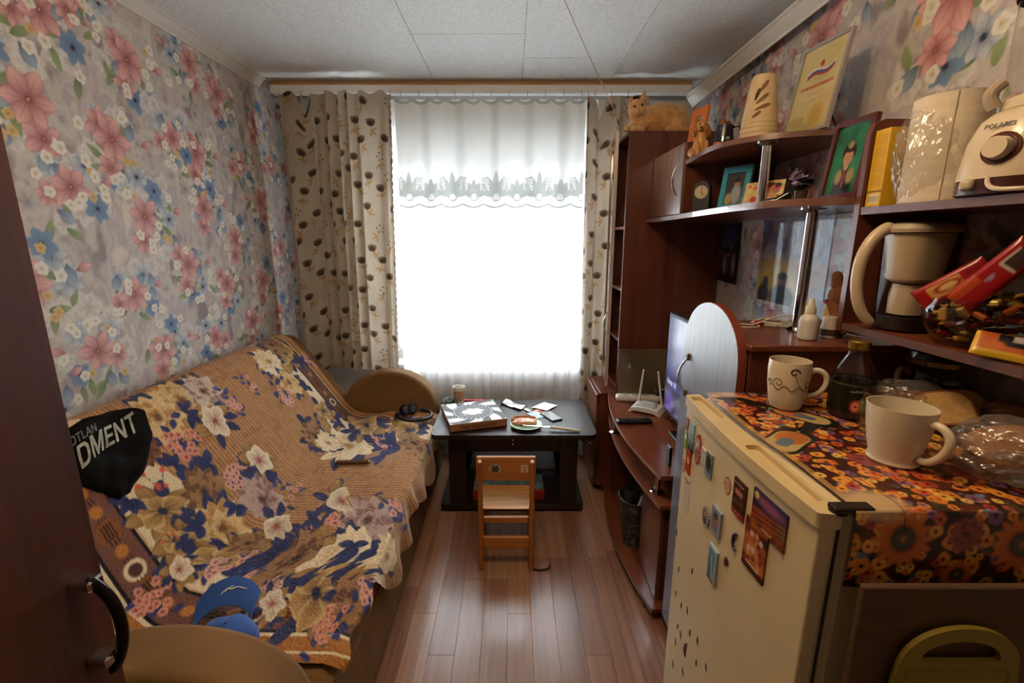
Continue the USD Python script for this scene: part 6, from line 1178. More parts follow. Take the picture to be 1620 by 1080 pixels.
# bowl of sweets
bw = (.962, .930, LZ2+.001); bo = thing('glass_bowl', 'round glass bowl heaped with wrapped sweets on the lower hutch shelf', 'bowl', bw)
obj('bowl', lathe([(0, .001), (.04, .001), (.07, .012), (.092, .045), (.097, .075), (.092, .100)], bw, 64, caps=False), thinglass('bowl_glass', (.80, .76, .72), 1.5, .03), bo, smooth=50)
r = np.random.default_rng(12); spots = []
SWC = [('#7a1a18', 'dark red'), ('#b8892a', 'golden'), ('#3a1d14', 'dark brown'), ('#a5541c', 'orange'), ('#8a8a2a', 'olive'), ('#5a1a2a', 'plum'), ('#c0a05a', 'pale gold'), ('#401512', 'maroon')]
for k in range(9000):
    a_, q, z = r.uniform(0, 6.28), math.sqrt(r.uniform(0, 1)), r.uniform(.016, .114); R = np.interp(z, [.012, .045, .075, .1, .115], [.050, .074, .079, .058, .028])*q; p_ = np.array((bw[0]+R*math.cos(a_), bw[1]+R*math.sin(a_), bw[2]+z))
    if all(np.linalg.norm(p_-b) > .0245 for b in spots): spots.append(p_)
    if len(spots) >= 72: break
tw_p = Polygon([(0, -.002), (.011, -.008), (.011, .008), (0, .002)])
swm = [rbox(.030, .0135, .011, .0035), extr(tw_p, .001, (.0135, 0, -.0005), (1, 0, 0), (0, 1, 0)), extr(tw_p, .001, (-.0135, 0, .0005), (-1, 0, 0), (0, 1, 0))]
taken = {}
for k, p_ in enumerate(spots):
    dx, dy, dz = p_-np.array(bw); lay = 'bottom' if dz < .045 else 'middle' if dz < .08 else 'top'; th_ = math.atan2(dy, dx); sd_ = ('wall', 'far', 'front', 'near')[int(((th_+PI/4) % (2*PI))//(PI/2))]; inn = 'core' if math.hypot(dx, dy) < .035 else 'rim'
    q = taken.get((lay, sd_, inn), k % 3); taken[(lay, sd_, inn)] = q+1; c, nm = SWC[q % 8]
    where = {'rim': f'on the {sd_} side', 'core': f'just {sd_} of the centre'}[inn]
    d_ = N3(r.normal(0, 1, 3)*(1, 1, .45)); e_ = N3(np.cross(d_, (.1, .2, 1)))
    obj('wrapped_sweet', place(scl(swm, (.85, 1.05, 1.05)), p_, d_, e_), plain('sweet_'+nm.replace(' ', '_'), c, .25, .3, spec=.6), smooth=False, label=f'{nm} wrapped sweet, {lay} layer of the glass bowl, {where}', cat='sweet', group='wrapped sweets in the glass bowl')
def packet(name, label, cat, c, L_, W_, T_, ex, ey, col, mat=None):
    ex = N3(ex); ey = N3(np.asarray(ey)-ex*np.dot(ex, ey)); s, t = np.meshgrid(np.linspace(-1, 1, 31), np.linspace(-1, 1, 15)); puff = T_*np.clip(1-s**6, 0, 1)**.5*np.clip(1-t**4, 0, 1)**.6+.0006*np.sin(s*40)*(abs(s) > .9)
    ez = np.cross(ex, ey); P = np.asarray(c, float)+s[..., None]*L_/2*ex+t[..., None]*W_/2*ey
    pr = Print(np.linspace(-1, 1, 31), np.linspace(-1, 1, 15), col[0]); col[1](pr); F_ = P+puff[..., None]*ez; B_ = P-puff[..., None]*ez
    v1, f1 = gridt(F_); v2, f2 = gridt(B_); cc2 = np.vstack([pr.c.reshape(-1, 3), np.tile(lin(col[0]), (len(v2), 1))])
    return obj(name, (np.vstack([v1, v2]), np.vstack([f1, f2[:, ::-1]+len(v1)])), printed('packet_gloss', .22, .6), col=cc2, smooth=True, label=label, cat=cat)
def pk1(pr): pr.rect(.25, .8, -.7, .5, '#b9ada0'); [pr.line((.32+.07*k, -.6), (.32+.07*k, .4), .04, '#3a2a28') for k in range(7)]; pr.rect(-1, -.2, .2, 1, '#a5401f'); pr.disc(-.1, .1, .12, '#8a8aa0', .4)
def pk2(pr): pr.rect(-.6, .3, -.5, .6, '#b88a4a'); pr.disc(-.1, .1, .4, '#8a1a18', .3); pr.disc(-.1, .1, .25, '#c9a86a', .4); pr.rect(.4, 1, -1, 1, '#7a1416')
packet('snack_packet', 'red foil packet with a white barcode sticking out of the sweets bowl', 'packet', (.925, .885, LZ2+.150), .150, .050, .007, (.42, -.40, .80), (-.55, .52, .55), ('#8f1518', pk1))
packet('snack_packet', 'red and gold packet lying across the sweets in the glass bowl', 'packet', (.895, .935, LZ2+.128), .125, .046, .007, (.52, -.52, .62), (-.42, .42, .75), ('#8f1518', pk2))
def pk3(pr): pr.rect(-1, 1, -1, -.5, '#b8901c'); pr.rect(-.2, 1, .0, 1, '#15161f'); pr.rect(.2, 1, .3, 1, '#a8a29a'); pr.disc(-.3, -.1, .35, '#b85a1c', .4); pr.rect(-1, -.85, -1, 1, '#c9a02a')
packet('spice_packet', 'orange and yellow packet hanging over the near front edge of the lower hutch shelf', 'packet', (.893, .812, LZ2+.027), .082, .052, .006, (.62, -.70, -.10), (.38, .36, .62), ('#a8501a', pk3))
# ================================================================ things on the curved shelves
def picture(name, label, cat, c, w, h, fw, t, facing, lean, frame_mat, paint, n=.003, parts=True, frame_name='frame', bumpy=0.0):
    """a framed picture: c = middle of its bottom edge; facing = horizontal direction it looks in; lean = tilt back (radians)"""
    f = N3((facing[0], facing[1], 0)); U = np.cross((0, 0, 1.0), f); V = N3(np.array((0, 0, 1.0))*math.cos(lean)-f*math.sin(lean)); W = np.cross(U, V); c = np.array(c, float)+np.array((0, 0, .0008+t*math.sin(lean)))
    o = thing(name, label, cat, c); hole = sbox(-w/2+fw, fw, w/2-fw, h-fw); outer = sbox(-w/2, 0, w/2, h)
    if bumpy:
        pts = []; per = outer.exterior; L_ = per.length; k = int(L_/.012)
        for i in range(k*4): p = per.interpolate(i/(k*4), normalized=True); d = np.array((p.x, p.y-h/2)); q = d*(1+bumpy*math.sin(i*PI/2)); pts.append((q[0], q[1]+h/2))
        outer = Polygon(pts).buffer(0); outer = affinity.translate(outer, 0, -outer.bounds[1])
    obj(frame_name, extr(outer.difference(hole), t, c-W*t, U, V), frame_mat, o, smooth=30); obj('backing', extr(outer.buffer(-.002), .0015, c-W*(t+.0015), U, V), plain('frame_backing', '#1a1512', .8), o)
    u, v = ar(-w/2+fw*.9, w/2-fw*.9, n), ar(fw*.9, h-fw*.9, n); pr = Print(u, v, '#888888'); paint(pr, u, v); X, Y = np.meshgrid(u, v)
    obj('picture', gridt(c-W*(t*.6)+X[..., None]*U+Y[..., None]*V), printed('picture_print', .2, .5), o, col=pr.c)
    b0 = c-W*(t+.001)+V*h*.55; b1 = np.array((b0[0]-f[0]*(h*.35), b0[1]-f[1]*(h*.35), c[2])); obj('strut', tube([b0, b1], .003, 6), plain('frame_backing', '#1a1512', .8), o)
    return o, c, U, V, W
# diploma
def p_dip(pr, u, v):
    pr.mottle(['#a89a66', '#b8a978', '#b0a06c'], 9, 3); w, h = u[-1], v[-1]; x0 = u[0]
    pr.disc(.0, .22, .009, '#8a3a2a', .3, ry=.010)
    for k, c in enumerate(('#b9b3a8', '#34427c', '#96322e')):
        pr.curve([(-.05, .197-.007*k), (-.02, .206-.007*k), (.02, .199-.007*k), (.052, .210-.007*k)], .008, c)
    for y, a, b in ((.183, -.03, .03), (.176, -.04, .035), (.132, -.035, .04), (.124, -.05, .03), (.108, -.05, .05), (.100, -.05, .02)): scrib(pr, a, b, y, 12, '#5a5a52', .0018)
    pr.disc(.03, .055, .03, '#a0803c', .5, ry=.035, op=.6); pr.rect(x0, -.02, .03, .06, '#8a7d52', .5); pr.disc(-.02, .02, .05, '#8c8460', .8, ry=.02, op=.5)
o, c, U, V, W = picture('framed_diploma', 'framed yellow diploma with a tricolour ribbon and red heading leaning on the wall', 'picture', (.962, 1.64, U_Z), .205, .288, .010, .012, (-1, -.12), .17, plain('frame_silver', '#a8a5a2', .25, .6), p_dip, n=.0024)
obj('heading', text_on('ПОЧЕТНАЯ ГРАМОТА', .0095, c-W*.0066+V*.152, U, V, .0004, True), plain('dip_red', '#a8362c', .6), o)
# beige vase with leaf cut-outs
vc = (.866, 1.735, U_Z+.0006); vs_ = thing('vase', 'tall beige ceramic vase with slanted leaf-shaped cuts on the top shelf', 'vase', vc); vm = plain('vase_beige', '#b39c78', .55, var=.08, vscale=30)
vprof = [(.0, 0), (.058, 0), (.062, .004), (.060, .03), (.055, .08), (.048, .13), (.040, .185), (.036, .205), (.034, .207), (.032, .204), (.044, .13), (.05, .08), (.054, .01), (0, .008)]
obj('body', lathe(vprof, vc, 56, caps=False), vm, vs_, smooth=50); lm = plain('vase_cut', '#3d2a18', .8)
vr = lambda z: np.interp(z, [.004, .03, .08, .13, .185, .205], [.062, .060, .055, .048, .040, .036])
for k, (th_, z, a_, s_, dk) in enumerate([(-1.95, .165, 1.0, .022, 0), (-2.35, .140, 1.3, .020, 1), (-2.0, .125, .7, .024, 0), (-1.95, .098, .35, .026, 0), (-2.25, .075, .6, .016, 0)]):
    lfp = np.array([(s_*math.cos(t)*1.0, .006*math.sin(t)*(1+.2*math.cos(t))) for t in np.linspace(0, 2*PI, 24, endpoint=False)]); rg = np.linspace(0, 1, 4)[:, None, None]; q = lfp[None]*rg; q = np.concatenate([q, q[:, :1]], 1); X = q[..., 0]*math.cos(a_)-q[..., 1]*math.sin(a_); Z = z+q[..., 0]*math.sin(a_)+q[..., 1]*math.cos(a_); T_ = th_+X/vr(z)
    R_ = vr(Z)+.0012; obj('leaf_cut', gridt(np.stack([vc[0]+R_*np.cos(T_), vc[1]+R_*np.sin(T_), vc[2]+Z], -1)), lm if dk else plain('vase_cut_light', '#6a4e2c', .8), vs_, smooth=True)
obj('rib', [lathe([(vr(z)+.0003, z), (vr(z)+.0014, z+.002), (vr(z+.004)+.0003, z+.004)], vc, 48, caps=False) for z in (.02, .035, .05)], vm, vs_)
# dark souvenir mug with bits
mc = (.818, 1.90, U_Z+.0006); dm_ = thing('souvenir_mug', 'black glossy souvenir mug with moulded figures on the top shelf', 'mug', mc); blk = plain('mug_black', '#0e1018', .08, spec=.8)
obj('cup', lathe([(0, .002), (.028, .002), (.034, .0), (.036, .03), (.030, .075), (.028, .088), (.026, .088), (.03, .03), (0, .01)], mc, 40, caps=False), blk, dm_, smooth=50); obj('handle', tube(spline(np.array([(.026, -.012, .078), (.045, -.022, .082), (.052, -.025, .055), (.046, -.022, .025), (.032, -.016, .015)])+mc, 22), .006, 10), blk, dm_, smooth=True)
for k, (x, y, z, r_, c) in enumerate([(-.012, -.034, .010, .012, '#8a3a1c'), (.010, -.036, .014, .010, '#a5522a'), (.0, -.035, .032, .008, '#6a7a5a'), (-.028, -.02, .008, .011, '#7a2f1a'), (.022, -.028, .010, .009, '#9c4a2a')]): obj('figure', lump(np.array(mc)+(x, y, z+.002), (r_, r_*.9, r_*.9), k, 3), plain(f'mug_fig_{k}', c, .15, spec=.7), dm_, smooth=True)
obj('stopper', lump(np.array(mc)+(-.008, 0, .096), (.013, .012, .011), 3, 3), plain('stopper_amber', '#7a4a1a', .15), dm_, smooth=True); obj('stopper', lump(np.array(mc)+(.014, .006, .095), (.010, .010, .010), 5, 3), plain('stopper_red', '#6a1f1a', .2), dm_, smooth=True)
obj('starfish', lump((.778, 1.84, U_Z+.008), (.022, .016, .008), 11, 3, .5), plain('starfish', '#a5522a', .6), smooth=True, label='small orange dried starfish at the shelf edge beside the black mug', cat='ornament')
# orange photo frame
def p_pole(pr, u, v): pr.rect(-1, 1, -1, 1, '#8c7f74'); pr.mottle(['#6a5a58', '#a8a09c', '#8a6a5a'], 40, 2, .7); pr.disc(0, .07, .012, '#4a4a5a', .5, ry=.04)
picture('photo_frame', 'orange wooden photo frame beside the dog figurine on the cupboard', 'picture frame', (.830, 2.24, 1.966), .115, .160, .036, .012, (-1, -.25), .12, plain('frame_orange', '#b8621c', .45), p_pole)
# dog figurine
dc = np.array((.798, 2.085, U_Z+.0006)); dg = thing('dog_figurine', 'sitting golden dog figurine with long ears on the top shelf', 'figurine', dc); dgm = plain('dog_gold', '#b07a3c', .4, var=.25, vscale=50, coat=.3)
bones = [(dc+(0, 0, .028), .026, dc+(0, -.004, .055), .020), (dc+(0, -.004, .055), .019, dc+(0, -.008, .085), .018), (dc+(0, -.008, .09), .021, dc+(-.004, -.012, .098), .019), (dc+(-.008, -.024, .09), .010, dc+(-.014, -.034, .086), .007), (dc+(-.014, -.016, .045), .008, dc+(-.016, -.026, .008), .008), (dc+(.014, -.016, .045), .008, dc+(.012, -.026, .008), .008), (dc+(-.024, .004, .016), .014, dc+(-.030, -.02, .008), .008), (dc+(.024, .004, .016), .014, dc+(.030, -.02, .008), .008)]
DS = 1.25
def ds(m): v, f = asvf(m); return (v-dc)*DS+dc, f
obj('body', ds(blob(bones, .003, 6)), dgm, dg, smooth=True)
for s_ in (-1, 1): obj('ear', ds(blob([(dc+(s_*.018, -.008, .10), .006, dc+(s_*.024, -.006, .082), .010), (dc+(s_*.024, -.006, .082), .010, dc+(s_*.022, -.006, .068), .005)], .003, 4)), plain('dog_ear', '#8a5522', .4), dg, smooth=True)
obj('nose', ds(lump(dc+(-.016, -.041, .087), (.004, .003, .003), 1, 2)), plain('black_plastic', '#0d0d0e', .4), dg, smooth=True); obj('eye', ds(lump(dc+(-.014, -.028, .100), (.0025, .002, .003), 1, 2)), plain('black_plastic', '#0d0d0e', .4), dg, smooth=True); obj('eye', ds(lump(dc+(.002, -.031, .100), (.0025, .002, .003), 1, 2)), plain('black_plastic', '#0d0d0e', .4), dg, smooth=True)
obj('base', lathe([(0, 0), (.036, 0), (.038, .004), (.034, .008), (0, .009)], dc, 30, caps=False), plain('dog_base', '#7a3a1c', .4), dg); obj('red_ornament', lump((.775, 2.115, U_Z+.027), (.012, .010, .026), 4, 3, .4), plain('ornament_red', '#7a1c1a', .25), smooth=True, label='small red and white ornament half hidden by the dog figurine', cat='ornament')
# clock
kc_ = np.array((.800, 2.03, L_Z+.0006)); ck = thing('table_clock', 'small dark arched table clock with a pale round face on the lower shelf', 'clock', kc_)
cp = Polygon([(-.033, 0)]+[(-.033*math.cos(t), .095+.036*math.sin(t)) for t in np.linspace(0, PI, 24)]+[(.033, 0)]); fU, fV = N3((.80, -.60, 0)), np.array((0, 0, 1.0)); fW = np.cross(fU, fV)
obj('case', extr(cp, .04, kc_-fW*.04, fU, fV), plain('clock_case', '#2c3036', .35), ck, smooth=30); dl = obj('dial', place(cyl((0, .086, 0), (0, .086, .002), .027, 36), kc_, fU, fV), plain('clock_dial', '#b7ab90', .4), ck)
for a_, l_, w_ in ((1.45, .020, .0022), (-1.0, .014, .003)): obj('hand', place(tube([(0, .086, .003), (l_*math.cos(a_), .086+l_*math.sin(a_), .003)], w_/2, 6), kc_, fU, fV), plain('clock_hand', '#1a1a1a', .4), dl)
obj('tick', [place(box(-.0008, .0008, .0215, .0245, 0, .0006), kc_+fW*.002+fV*.086, fU*math.cos(k*PI/6)+fV*math.sin(k*PI/6), -fU*math.sin(k*PI/6)+fV*math.cos(k*PI/6)) for k in range(12)], plain('clock_hand', '#1a1a1a', .4), dl, kind='stuff')
# turquoise frame, postcard, trinkets, flower, portrait
def p_girl(pr, u, v): pr.rect(-1, 1, -1, 1, '#3a3a38'); pr.mottle(['#2c2b2c', '#5a5550'], 20, 3, .6); pr.rect(-1, 1, -1, .05, '#6a6a64', .7); pr.disc(.005, .10, .012, '#8a6a55', .4, ry=.015); pr.disc(.005, .062, .02, '#8a8f90', .4, ry=.035); pr.disc(-.025, .045, .014, '#a08a5a', .5, ry=.022); pr.disc(.005, .115, .013, '#2a1d18', .5, ry=.007)
picture('photo_frame', 'ornate turquoise photo frame standing on the lower curved shelf', 'picture frame', (.850, 1.86, L_Z), .120, .165, .022, .011, (-.85, -.5), .17, plain('frame_turquoise', '#2f8391', .4, var=.25, vscale=90), p_girl, bumpy=.035)
u, v = ar(-.065, .065, .003), ar(0, .095, .003); pr = Print(u, v, '#a8925a'); pr.mottle(['#a3884e', '#c0ad7a', '#98703c'], 30, 6); pr.disc(-.03, .03, .012, '#9c2a22', .4); pr.disc(.02, .065, .013, '#9c6a48', .3, ry=.016); pr.disc(.04, .06, .012, '#8a5a40', .3, ry=.015); pr.disc(.02, .08, .016, '#3a2218', .4, ry=.009); pr.disc(.043, .076, .014, '#2a1a14', .4, ry=.009); pr.disc(.025, .03, .02, '#a87a58', .4, ry=.025); [pr.disc(-.05+.02*k, .08-.008*(k % 3), .006, '#b8404a', .4) for k in range(6)]
X, Y = np.meshgrid(u, v); cc3 = np.array((.862, 1.66, L_Z+.001)); cU, cV = N3((.62, -.75, .03)), N3((.28, .22, .92)); cV = N3(cV-cU*np.dot(cU, cV)); P = cc3+X[..., None]*cU+Y[..., None]*cV
sv, sf = slab(P, .0012); obj('postcard', (sv, sf), printed('picture_print', .2, .5), col=np.vstack([pr.c.reshape(-1, 3), pr.c.reshape(-1, 3)]), smooth=False, label='colourful greeting card with two women propped on the lower curved shelf', cat='card')
tk = np.array((.872, 1.575, L_Z+.0006)); tkt = thing('trinket', 'small black shoe-shaped trinket with a gold bow in front of the greeting card', 'ornament', tk); obj('shoe', blob([(tk+(-.03, .02, .012), .010, tk+(.0, 0, .016), .011), (tk+(0, 0, .016), .011, tk+(.026, -.016, .034), .012), (tk+(.026, -.016, .034), .010, tk+(.032, -.020, .008), .006)], .003, 5), plain('trinket_black', '#101114', .12, spec=.7), tkt, smooth=True); obj('bow', lump(tk+(-.006, -.008, .028), (.008, .005, .006), 2, 3, .3), plain('trinket_gold', '#a8842c', .25, .8), tkt, smooth=True)
fl = np.array((.842, 1.40, L_Z+.0006)); ft = thing('artificial_flower', 'dusky violet fabric flower in a tiny pot in front of the portrait', 'flower', fl)
obj('pot', lathe([(0, 0), (.014, 0), (.018, .028), (.020, .030), (.016, .030), (0, .026)], fl, 24, caps=False), plain('pot_dark', '#3a2c22', .4), ft, smooth=40); obj('stem', tube(spline([fl+(0, 0, .02), fl+(-.004, -.002, .04), fl+(-.006, -.006, .052)], 8), .003, 6), plain('stem_green', '#2c3a20', .6), ft)
pm1, pm2 = plain('petal_violet', '#6f5f78', .6), plain('petal_dark', '#17141c', .6); r = np.random.default_rng(3)
for k in range(16):
    d_ = N3(r.normal(0, 1, 3)+np.array((-.5, -.5, .35))); L_ = r.uniform(.022, .034); w_ = N3(np.cross(d_, (.3, .2, 1))); s, t = np.meshgrid(np.linspace(0, 1, 9), np.linspace(-1, 1, 7)); hw_ = .014*np.sin(PI*s**.7)**.7; nz = np.cross(d_, w_)
    o_ = fl+np.array((-.004, -.004, .058))+(np.array((.014, -.004, -.004)) if k >= 7 else np.array((-.012, 0, .002))); obj('petal', slab(o_+(s*L_)[..., None]*d_+(t*hw_)[..., None]*w_+(.008*t**2-.006*s**2)[..., None]*nz, .0006), pm1 if k < 7 else pm2, ft, smooth=50)
for k in range(3): obj('leaf', slab(np.stack([np.stack([fl+np.array((.0, 0, .03))+np.array((math.cos(2.2*k+1), math.sin(2.2*k+1), .5))*.035*a_+np.array((-math.sin(2.2*k+1), math.cos(2.2*k+1), 0))*b_*.008*math.sin(PI*min(a_+.05, 1)) for a_ in np.linspace(0, 1, 7)]) for b_ in (-1, 0, 1)]), .0006), plain('stem_green', '#2c3a20', .6), ft)
def p_por(pr, u, v):
    pr.mottle(['#1f5a3c', '#2a6f4c', '#1a4c34'], 12, 4); pr.disc(0, .035, .034, '#2b2520', .3, ry=.05); pr.disc(-.020, .062, .012, '#8a7a4a', .4, ry=.02); pr.disc(.022, .062, .013, '#8a7a4a', .4, ry=.02); pr.line((0, .03), (0, .075), .008, '#8a2a30')
    pr.disc(0, .125, .024, '#1d1612', .3, ry=.022); pr.disc(0, .112, .0165, '#a57a58', .2, ry=.022); pr.disc(0, .135, .022, '#241a16', .3, ry=.010); pr.disc(0, .145, .010, '#7a6a48', .4); pr.disc(-.006, .114, .003, '#7a5440', .8, ry=.0018); pr.disc(.006, .114, .003, '#7a5440', .8, ry=.0018); pr.disc(0, .102, .004, '#96604e', .8, ry=.0014); pr.disc(0, .108, .0022, '#8f664a', .8, ry=.004); pr.disc(0, .088, .008, '#a57a58', .3, ry=.01); pr.disc(0, .005, .04, '#1a1815', .5, ry=.03)
picture('portrait_frame', 'dark red wooden frame with a portrait in a black hat on green', 'picture frame', (.905, 1.345, L_Z), .145, .212, .014, .014, (-1, -.05), .13, wood('frame_redwood', '#3a150e', '#5a2416', 'z', .3), p_por, n=.0024)

# ================================================================ on the arched cabinet
ccm = plain('charger_white', '#c2b9a8', .4); ch = thing('charger_cables', 'tangle of cream charger cables on top of the arched cabinet', 'cable', (.84, 1.5, AZ))
r = np.random.default_rng(6)
for k in range(5):
    n_ = 9; a0_ = r.uniform(0, 6); pts = [(.87+.075*(1+.2*k/5)*math.cos(a0_+i*.85)*(.6+.1*k)+r.normal(0, .012), 1.48+.06*math.sin(a0_+i*.85)*(.6+.1*k)+r.normal(0, .012), AZ+.004+.012*abs(math.sin(i*1.3+k))*(k > 1)+(.03 if (k == 4 and i in (3, 4, 5)) else 0)) for i in range(n_)]
    obj('cable', tube(spline(pts, 60), .0022, 6), ccm, ch, smooth=True)
obj('cable', tube(spline([(.69, 1.47, AZ+.003), (.70, 1.50, AZ+.003), (.78, 1.49, AZ+.003), (.80, 1.46, AZ+.003), (.70, 1.455, AZ+.003), (.69, 1.47, AZ+.003)], 40), .0022, 6), ccm, ch, smooth=True)
obj('red_clip', mov(rbox(.03, .022, .016, .006), (.805, 1.475, AZ+.0095)), plain('clip_red', '#8c1a1c', .35), label='small red clip lying in the tangle of charger cables', cat='clip'); obj('green_case', mov(rbox(.05, .026, .012, .005), (.90, 1.455, AZ+.0075)), plain('case_green', '#4a7a66', .4), label='small green plastic case under the charger cables', cat='case')
bc2 = (.838, 1.275, AZ+.0006); wb = thing('white_bottle', 'translucent white plastic bottle with a nozzle cap before the chrome post', 'bottle', bc2)
obj('body', lathe([(0, .001), (.023, .001), (.0255, .004), (.0255, .052), (.022, .064), (.013, .072)], bc2, 36, caps=False), plain('bottle_milk', '#bdb9b0', .35, subsurface_weight=.3), wb, smooth=40); obj('cap', lathe([(.013, .072), (.0135, .074), (.013, .092), (.008, .098), (.0065, .112), (.004, .116), (0, .117)], bc2, 30, caps=False), plain('cap_cream', '#c4b9a2', .4), wb, smooth=40)
jr = (.915, 1.30, AZ+.0006); sj = thing('small_jar', 'small white pot with a dark band beside the white bottle', 'jar', jr); obj('pot', lathe([(0, .001), (.022, .001), (.023, .03), (.020, .04), (.020, .06), (0, .062)], jr, 30, caps=False), plain('pot_white', '#b8ada0', .4), sj, smooth=40); obj('band', lathe([(.0235, .008), (.0238, .026)], jr, 30, caps=False), plain('pot_band', '#3a3028', .4), sj)
# plush toy behind the post
pc = np.array((.985, 1.36, AZ+.0006)); pt = thing('plush_toy', 'brown plush toy with a red ribbon behind the chrome post', 'toy', pc); br = plain('plush_brown', '#6a3f22', .95, bump=.5, bscale=400)
obj('body', blob([(pc+(0, 0, .045), .044, pc+(0, 0, .075), .040)], .006, 4), plain('plush_yellow', '#a8762a', .95), pt, smooth=True); obj('head', blob([(pc+(-.004, -.006, .112), .040, pc+(.004, .0, .120), .038)], .006, 4), br, pt, smooth=True)
for s_ in (-1, 1): obj('ear', blob([(pc+(s_*.022, 0, .145), .017, pc+(s_*.028, 0, .172), .014)], .005, 4), br, pt, smooth=True); obj('arm', blob([(pc+(s_*.038, -.015, .085), .014, pc+(s_*.045, -.045, .06), .014)], .005, 4), br, pt, smooth=True); obj('foot', blob([(pc+(s_*.025, -.02, .016), .015, pc+(s_*.03, -.055, .016), .013)], .005, 4), br, pt, smooth=True)
th = np.linspace(0, 2*PI, 30, endpoint=False); rb = obj('ribbon', tube(np.stack([pc[0]+.043*np.cos(th), pc[1]+.043*np.sin(th), pc[2]+.090+.004*np.sin(th)], -1), .005, 8, True), plain('ribbon_red', '#7d1418', .6), pt, smooth=True)
for s_ in (-1, 1): obj('bow_loop', blob([(pc+(-.012, -.046, .090), .005, pc+(-.012+s_*.022, -.050, .096), .009)], .004, 3), plain('ribbon_red', '#7d1418', .6), pt, smooth=True)

# ================================================================ cat on the tall cabinet
K = np.array((-.035, 0, TZT+.001)); fur = _mk('cat_fur', {'g': ('geometry', {}), 'n': ('noise_texture', {'scale': 26.0, 'detail': 5.0}), 'r': ('rgb_ramp', {'ramp': [(.3, lt('#b5824f')), (.52, lt('#c89764')), (.75, lt('#d6ae80'))]}), 'm': ('mapping', {'scale': (260, 90, 260)}), 'n2': ('noise_texture', {'scale': 1.0, 'detail': 3.0}), 'b': ('bump', {'strength': .5, 'distance': .003}), 'p': ('principled_bsdf', {'roughness': .9, 'sheen_weight': .4, 'specular_ior_level': .1})}, [('g.position', 'n.vector'), ('n.fac', 'r.fac'), ('r.color', 'p.base_color'), ('g.position', 'm.vector'), ('m.vector', 'n2.vector'), ('n2.fac', 'b.height'), ('b.normal', 'p.normal')])
ct = thing('cat', 'ginger cream cat lying on top of the tall cabinet looking at the room', 'cat', (.82, 2.72, TZT))
def k_(x, y, z): return np.array((x, y, z))+K
hc_ = k_(.700, 2.660, .118)
bones = [(k_(.745, 2.72, .075), .068, k_(.84, 2.745, .092), .082), (k_(.84, 2.745, .092), .082, k_(.93, 2.745, .085), .080), (k_(.93, 2.745, .085), .078, k_(.965, 2.735, .065), .060), (k_(.955, 2.70, .055), .050, k_(.935, 2.675, .045), .042), (k_(.93, 2.665, .022), .020, k_(.875, 2.655, .018), .017),
         (k_(.745, 2.72, .080), .058, k_(.715, 2.685, .095), .046), (k_(.715, 2.685, .098), .045, hc_, .043), (hc_+(-.002, -.004, .006), .044, hc_+(-.001, -.012, -.004), .041), (hc_+(-.004, -.034, -.016), .021, hc_+(-.004, -.044, -.019), .016), (hc_+(-.016, -.028, -.014), .017, hc_+(.010, -.030, -.015), .017),
         (k_(.735, 2.68, .045), .034, k_(.73, 2.645, .022), .021), (k_(.73, 2.645, .021), .020, k_(.690, 2.632, .017), .016), (k_(.70, 2.69, .045), .032, k_(.675, 2.655, .022), .021), (k_(.675, 2.655, .021), .020, k_(.650, 2.635, .017), .016), (k_(.98, 2.72, .03), .026, k_(.985, 2.66, .020), .018), (k_(.985, 2.66, .020), .018, k_(.93, 2.635, .016), .014)]
tilt = .22
for s_, dx in ((-1, -.026), (1, .026)):
    b_ = hc_+np.array((dx, .004, .034+dx*tilt*1.3)); t_ = hc_+np.array((dx*1.45+.006, .006, .078+dx*tilt*2.2)); bones += [(b_, .017, (b_+t_)/2, .0125), ((b_+t_)/2, .0125, t_, .0035)]
cb = blob(bones, .005, 6); obj('body', cb, fur, ct, smooth=True)
eye_m = plain('cat_eye', '#6f5a22', .08, spec=.8); pup = plain('cat_pupil', '#0a0807', .08, spec=.8); pink = plain('cat_nose', '#a8685a', .5)
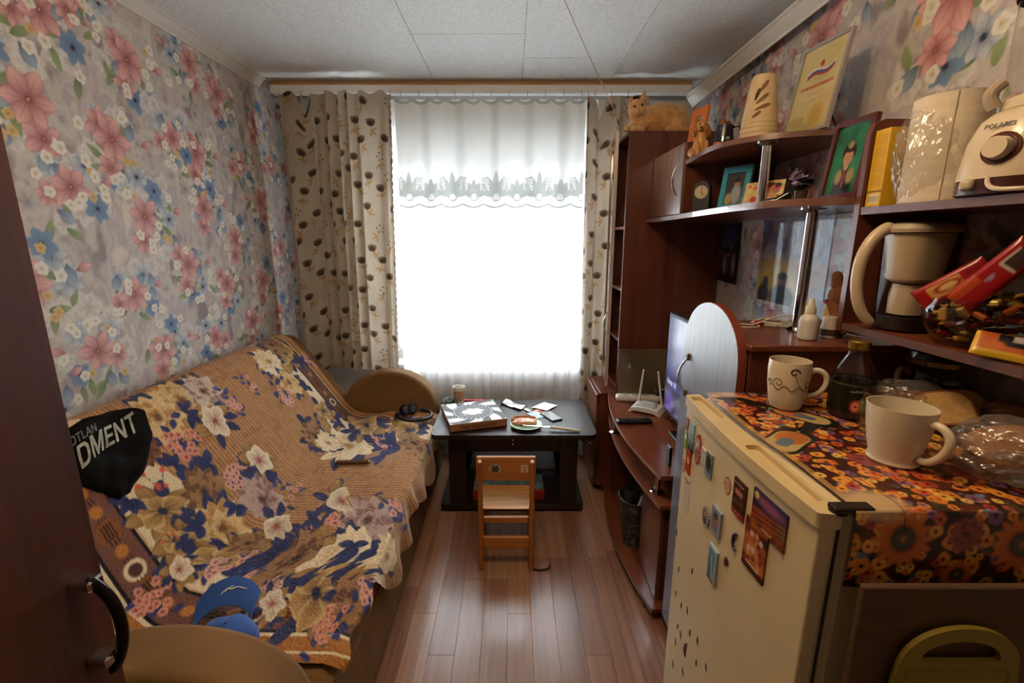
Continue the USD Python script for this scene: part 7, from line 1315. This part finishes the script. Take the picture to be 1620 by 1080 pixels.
def sph(c, r, n=3): m = trimesh.creation.icosphere(n, 1.0); return m.vertices*np.asarray(r)+np.asarray(c), m.faces
for s_ in (-1, 1):
    e = hc_+np.array((s_*.0185-.003, -.0435, .008+s_*.0185*tilt)); ey = obj('eye', sph(e, (.0088, .0085, .0075)), eye_m, ct, smooth=True); obj('pupil', sph(e+(0, -.0065, 0), (.0042, .003, .0062)), pup, ey, smooth=True)
    ear_c = hc_+np.array((s_*.0315+.002, -.0055, .050+s_*.0315*tilt)); obj('inner_ear', slab(np.stack([np.stack([ear_c+np.array((s_*.005*a+(b*.009*(1-a)), -.0068-.002*(1-a), -.012+.030*a)) for b in (-1, 0, 1)]) for a in np.linspace(0, .95, 6)]), .0008), plain('cat_inner_ear', '#b98a72', .8), ct, smooth=50)
    for q in range(3): obj('whisker', tube(spline([hc_+(s_*.012-.004, -.050, -.018-.004*q), hc_+(s_*.035-.004, -.054, -.014-.007*q), hc_+(s_*.060-.004, -.048, -.018-.010*q)], 8), .0004, 4), plain('whisker', '#d8d0c4', .4), ct)
    obj('paw', blob([((.648 if s_ > 0 else .608, 2.628, TZT+.017), .0165, (.641 if s_ > 0 else .601, 2.617, TZT+.015), .0145)], .004, 3), plain('cat_paw', '#c9a67c', .9), ct, smooth=True)
obj('nose', sph(hc_+(-.004, -.0605, -.012), (.0052, .004, .0038)), pink, ct, smooth=True); obj('mouth', tube(spline([hc_+(-.012, -.054, -.026), hc_+(-.007, -.0585, -.0255), hc_+(-.004, -.0605, -.019), hc_+(-.001, -.0585, -.0255), hc_+(.004, -.054, -.026)], 16), .0009, 5), plain('cat_mouth', '#5a3226', .7), ct)

# wire across the ceiling, from a hook over the room down to the cabinet top
obj('ceiling_wire', tube(np.stack([np.linspace(.03, .655, 40), np.linspace(1.55, 2.92, 40), np.linspace(2.483, 2.19, 40)-.012*np.sin(np.linspace(0, PI, 40))], -1), .0022, 6), plain('wire_copper', '#c4a48c', .5), label='thin pinkish wire running under the ceiling to the top of the tall cabinet', cat='wire')
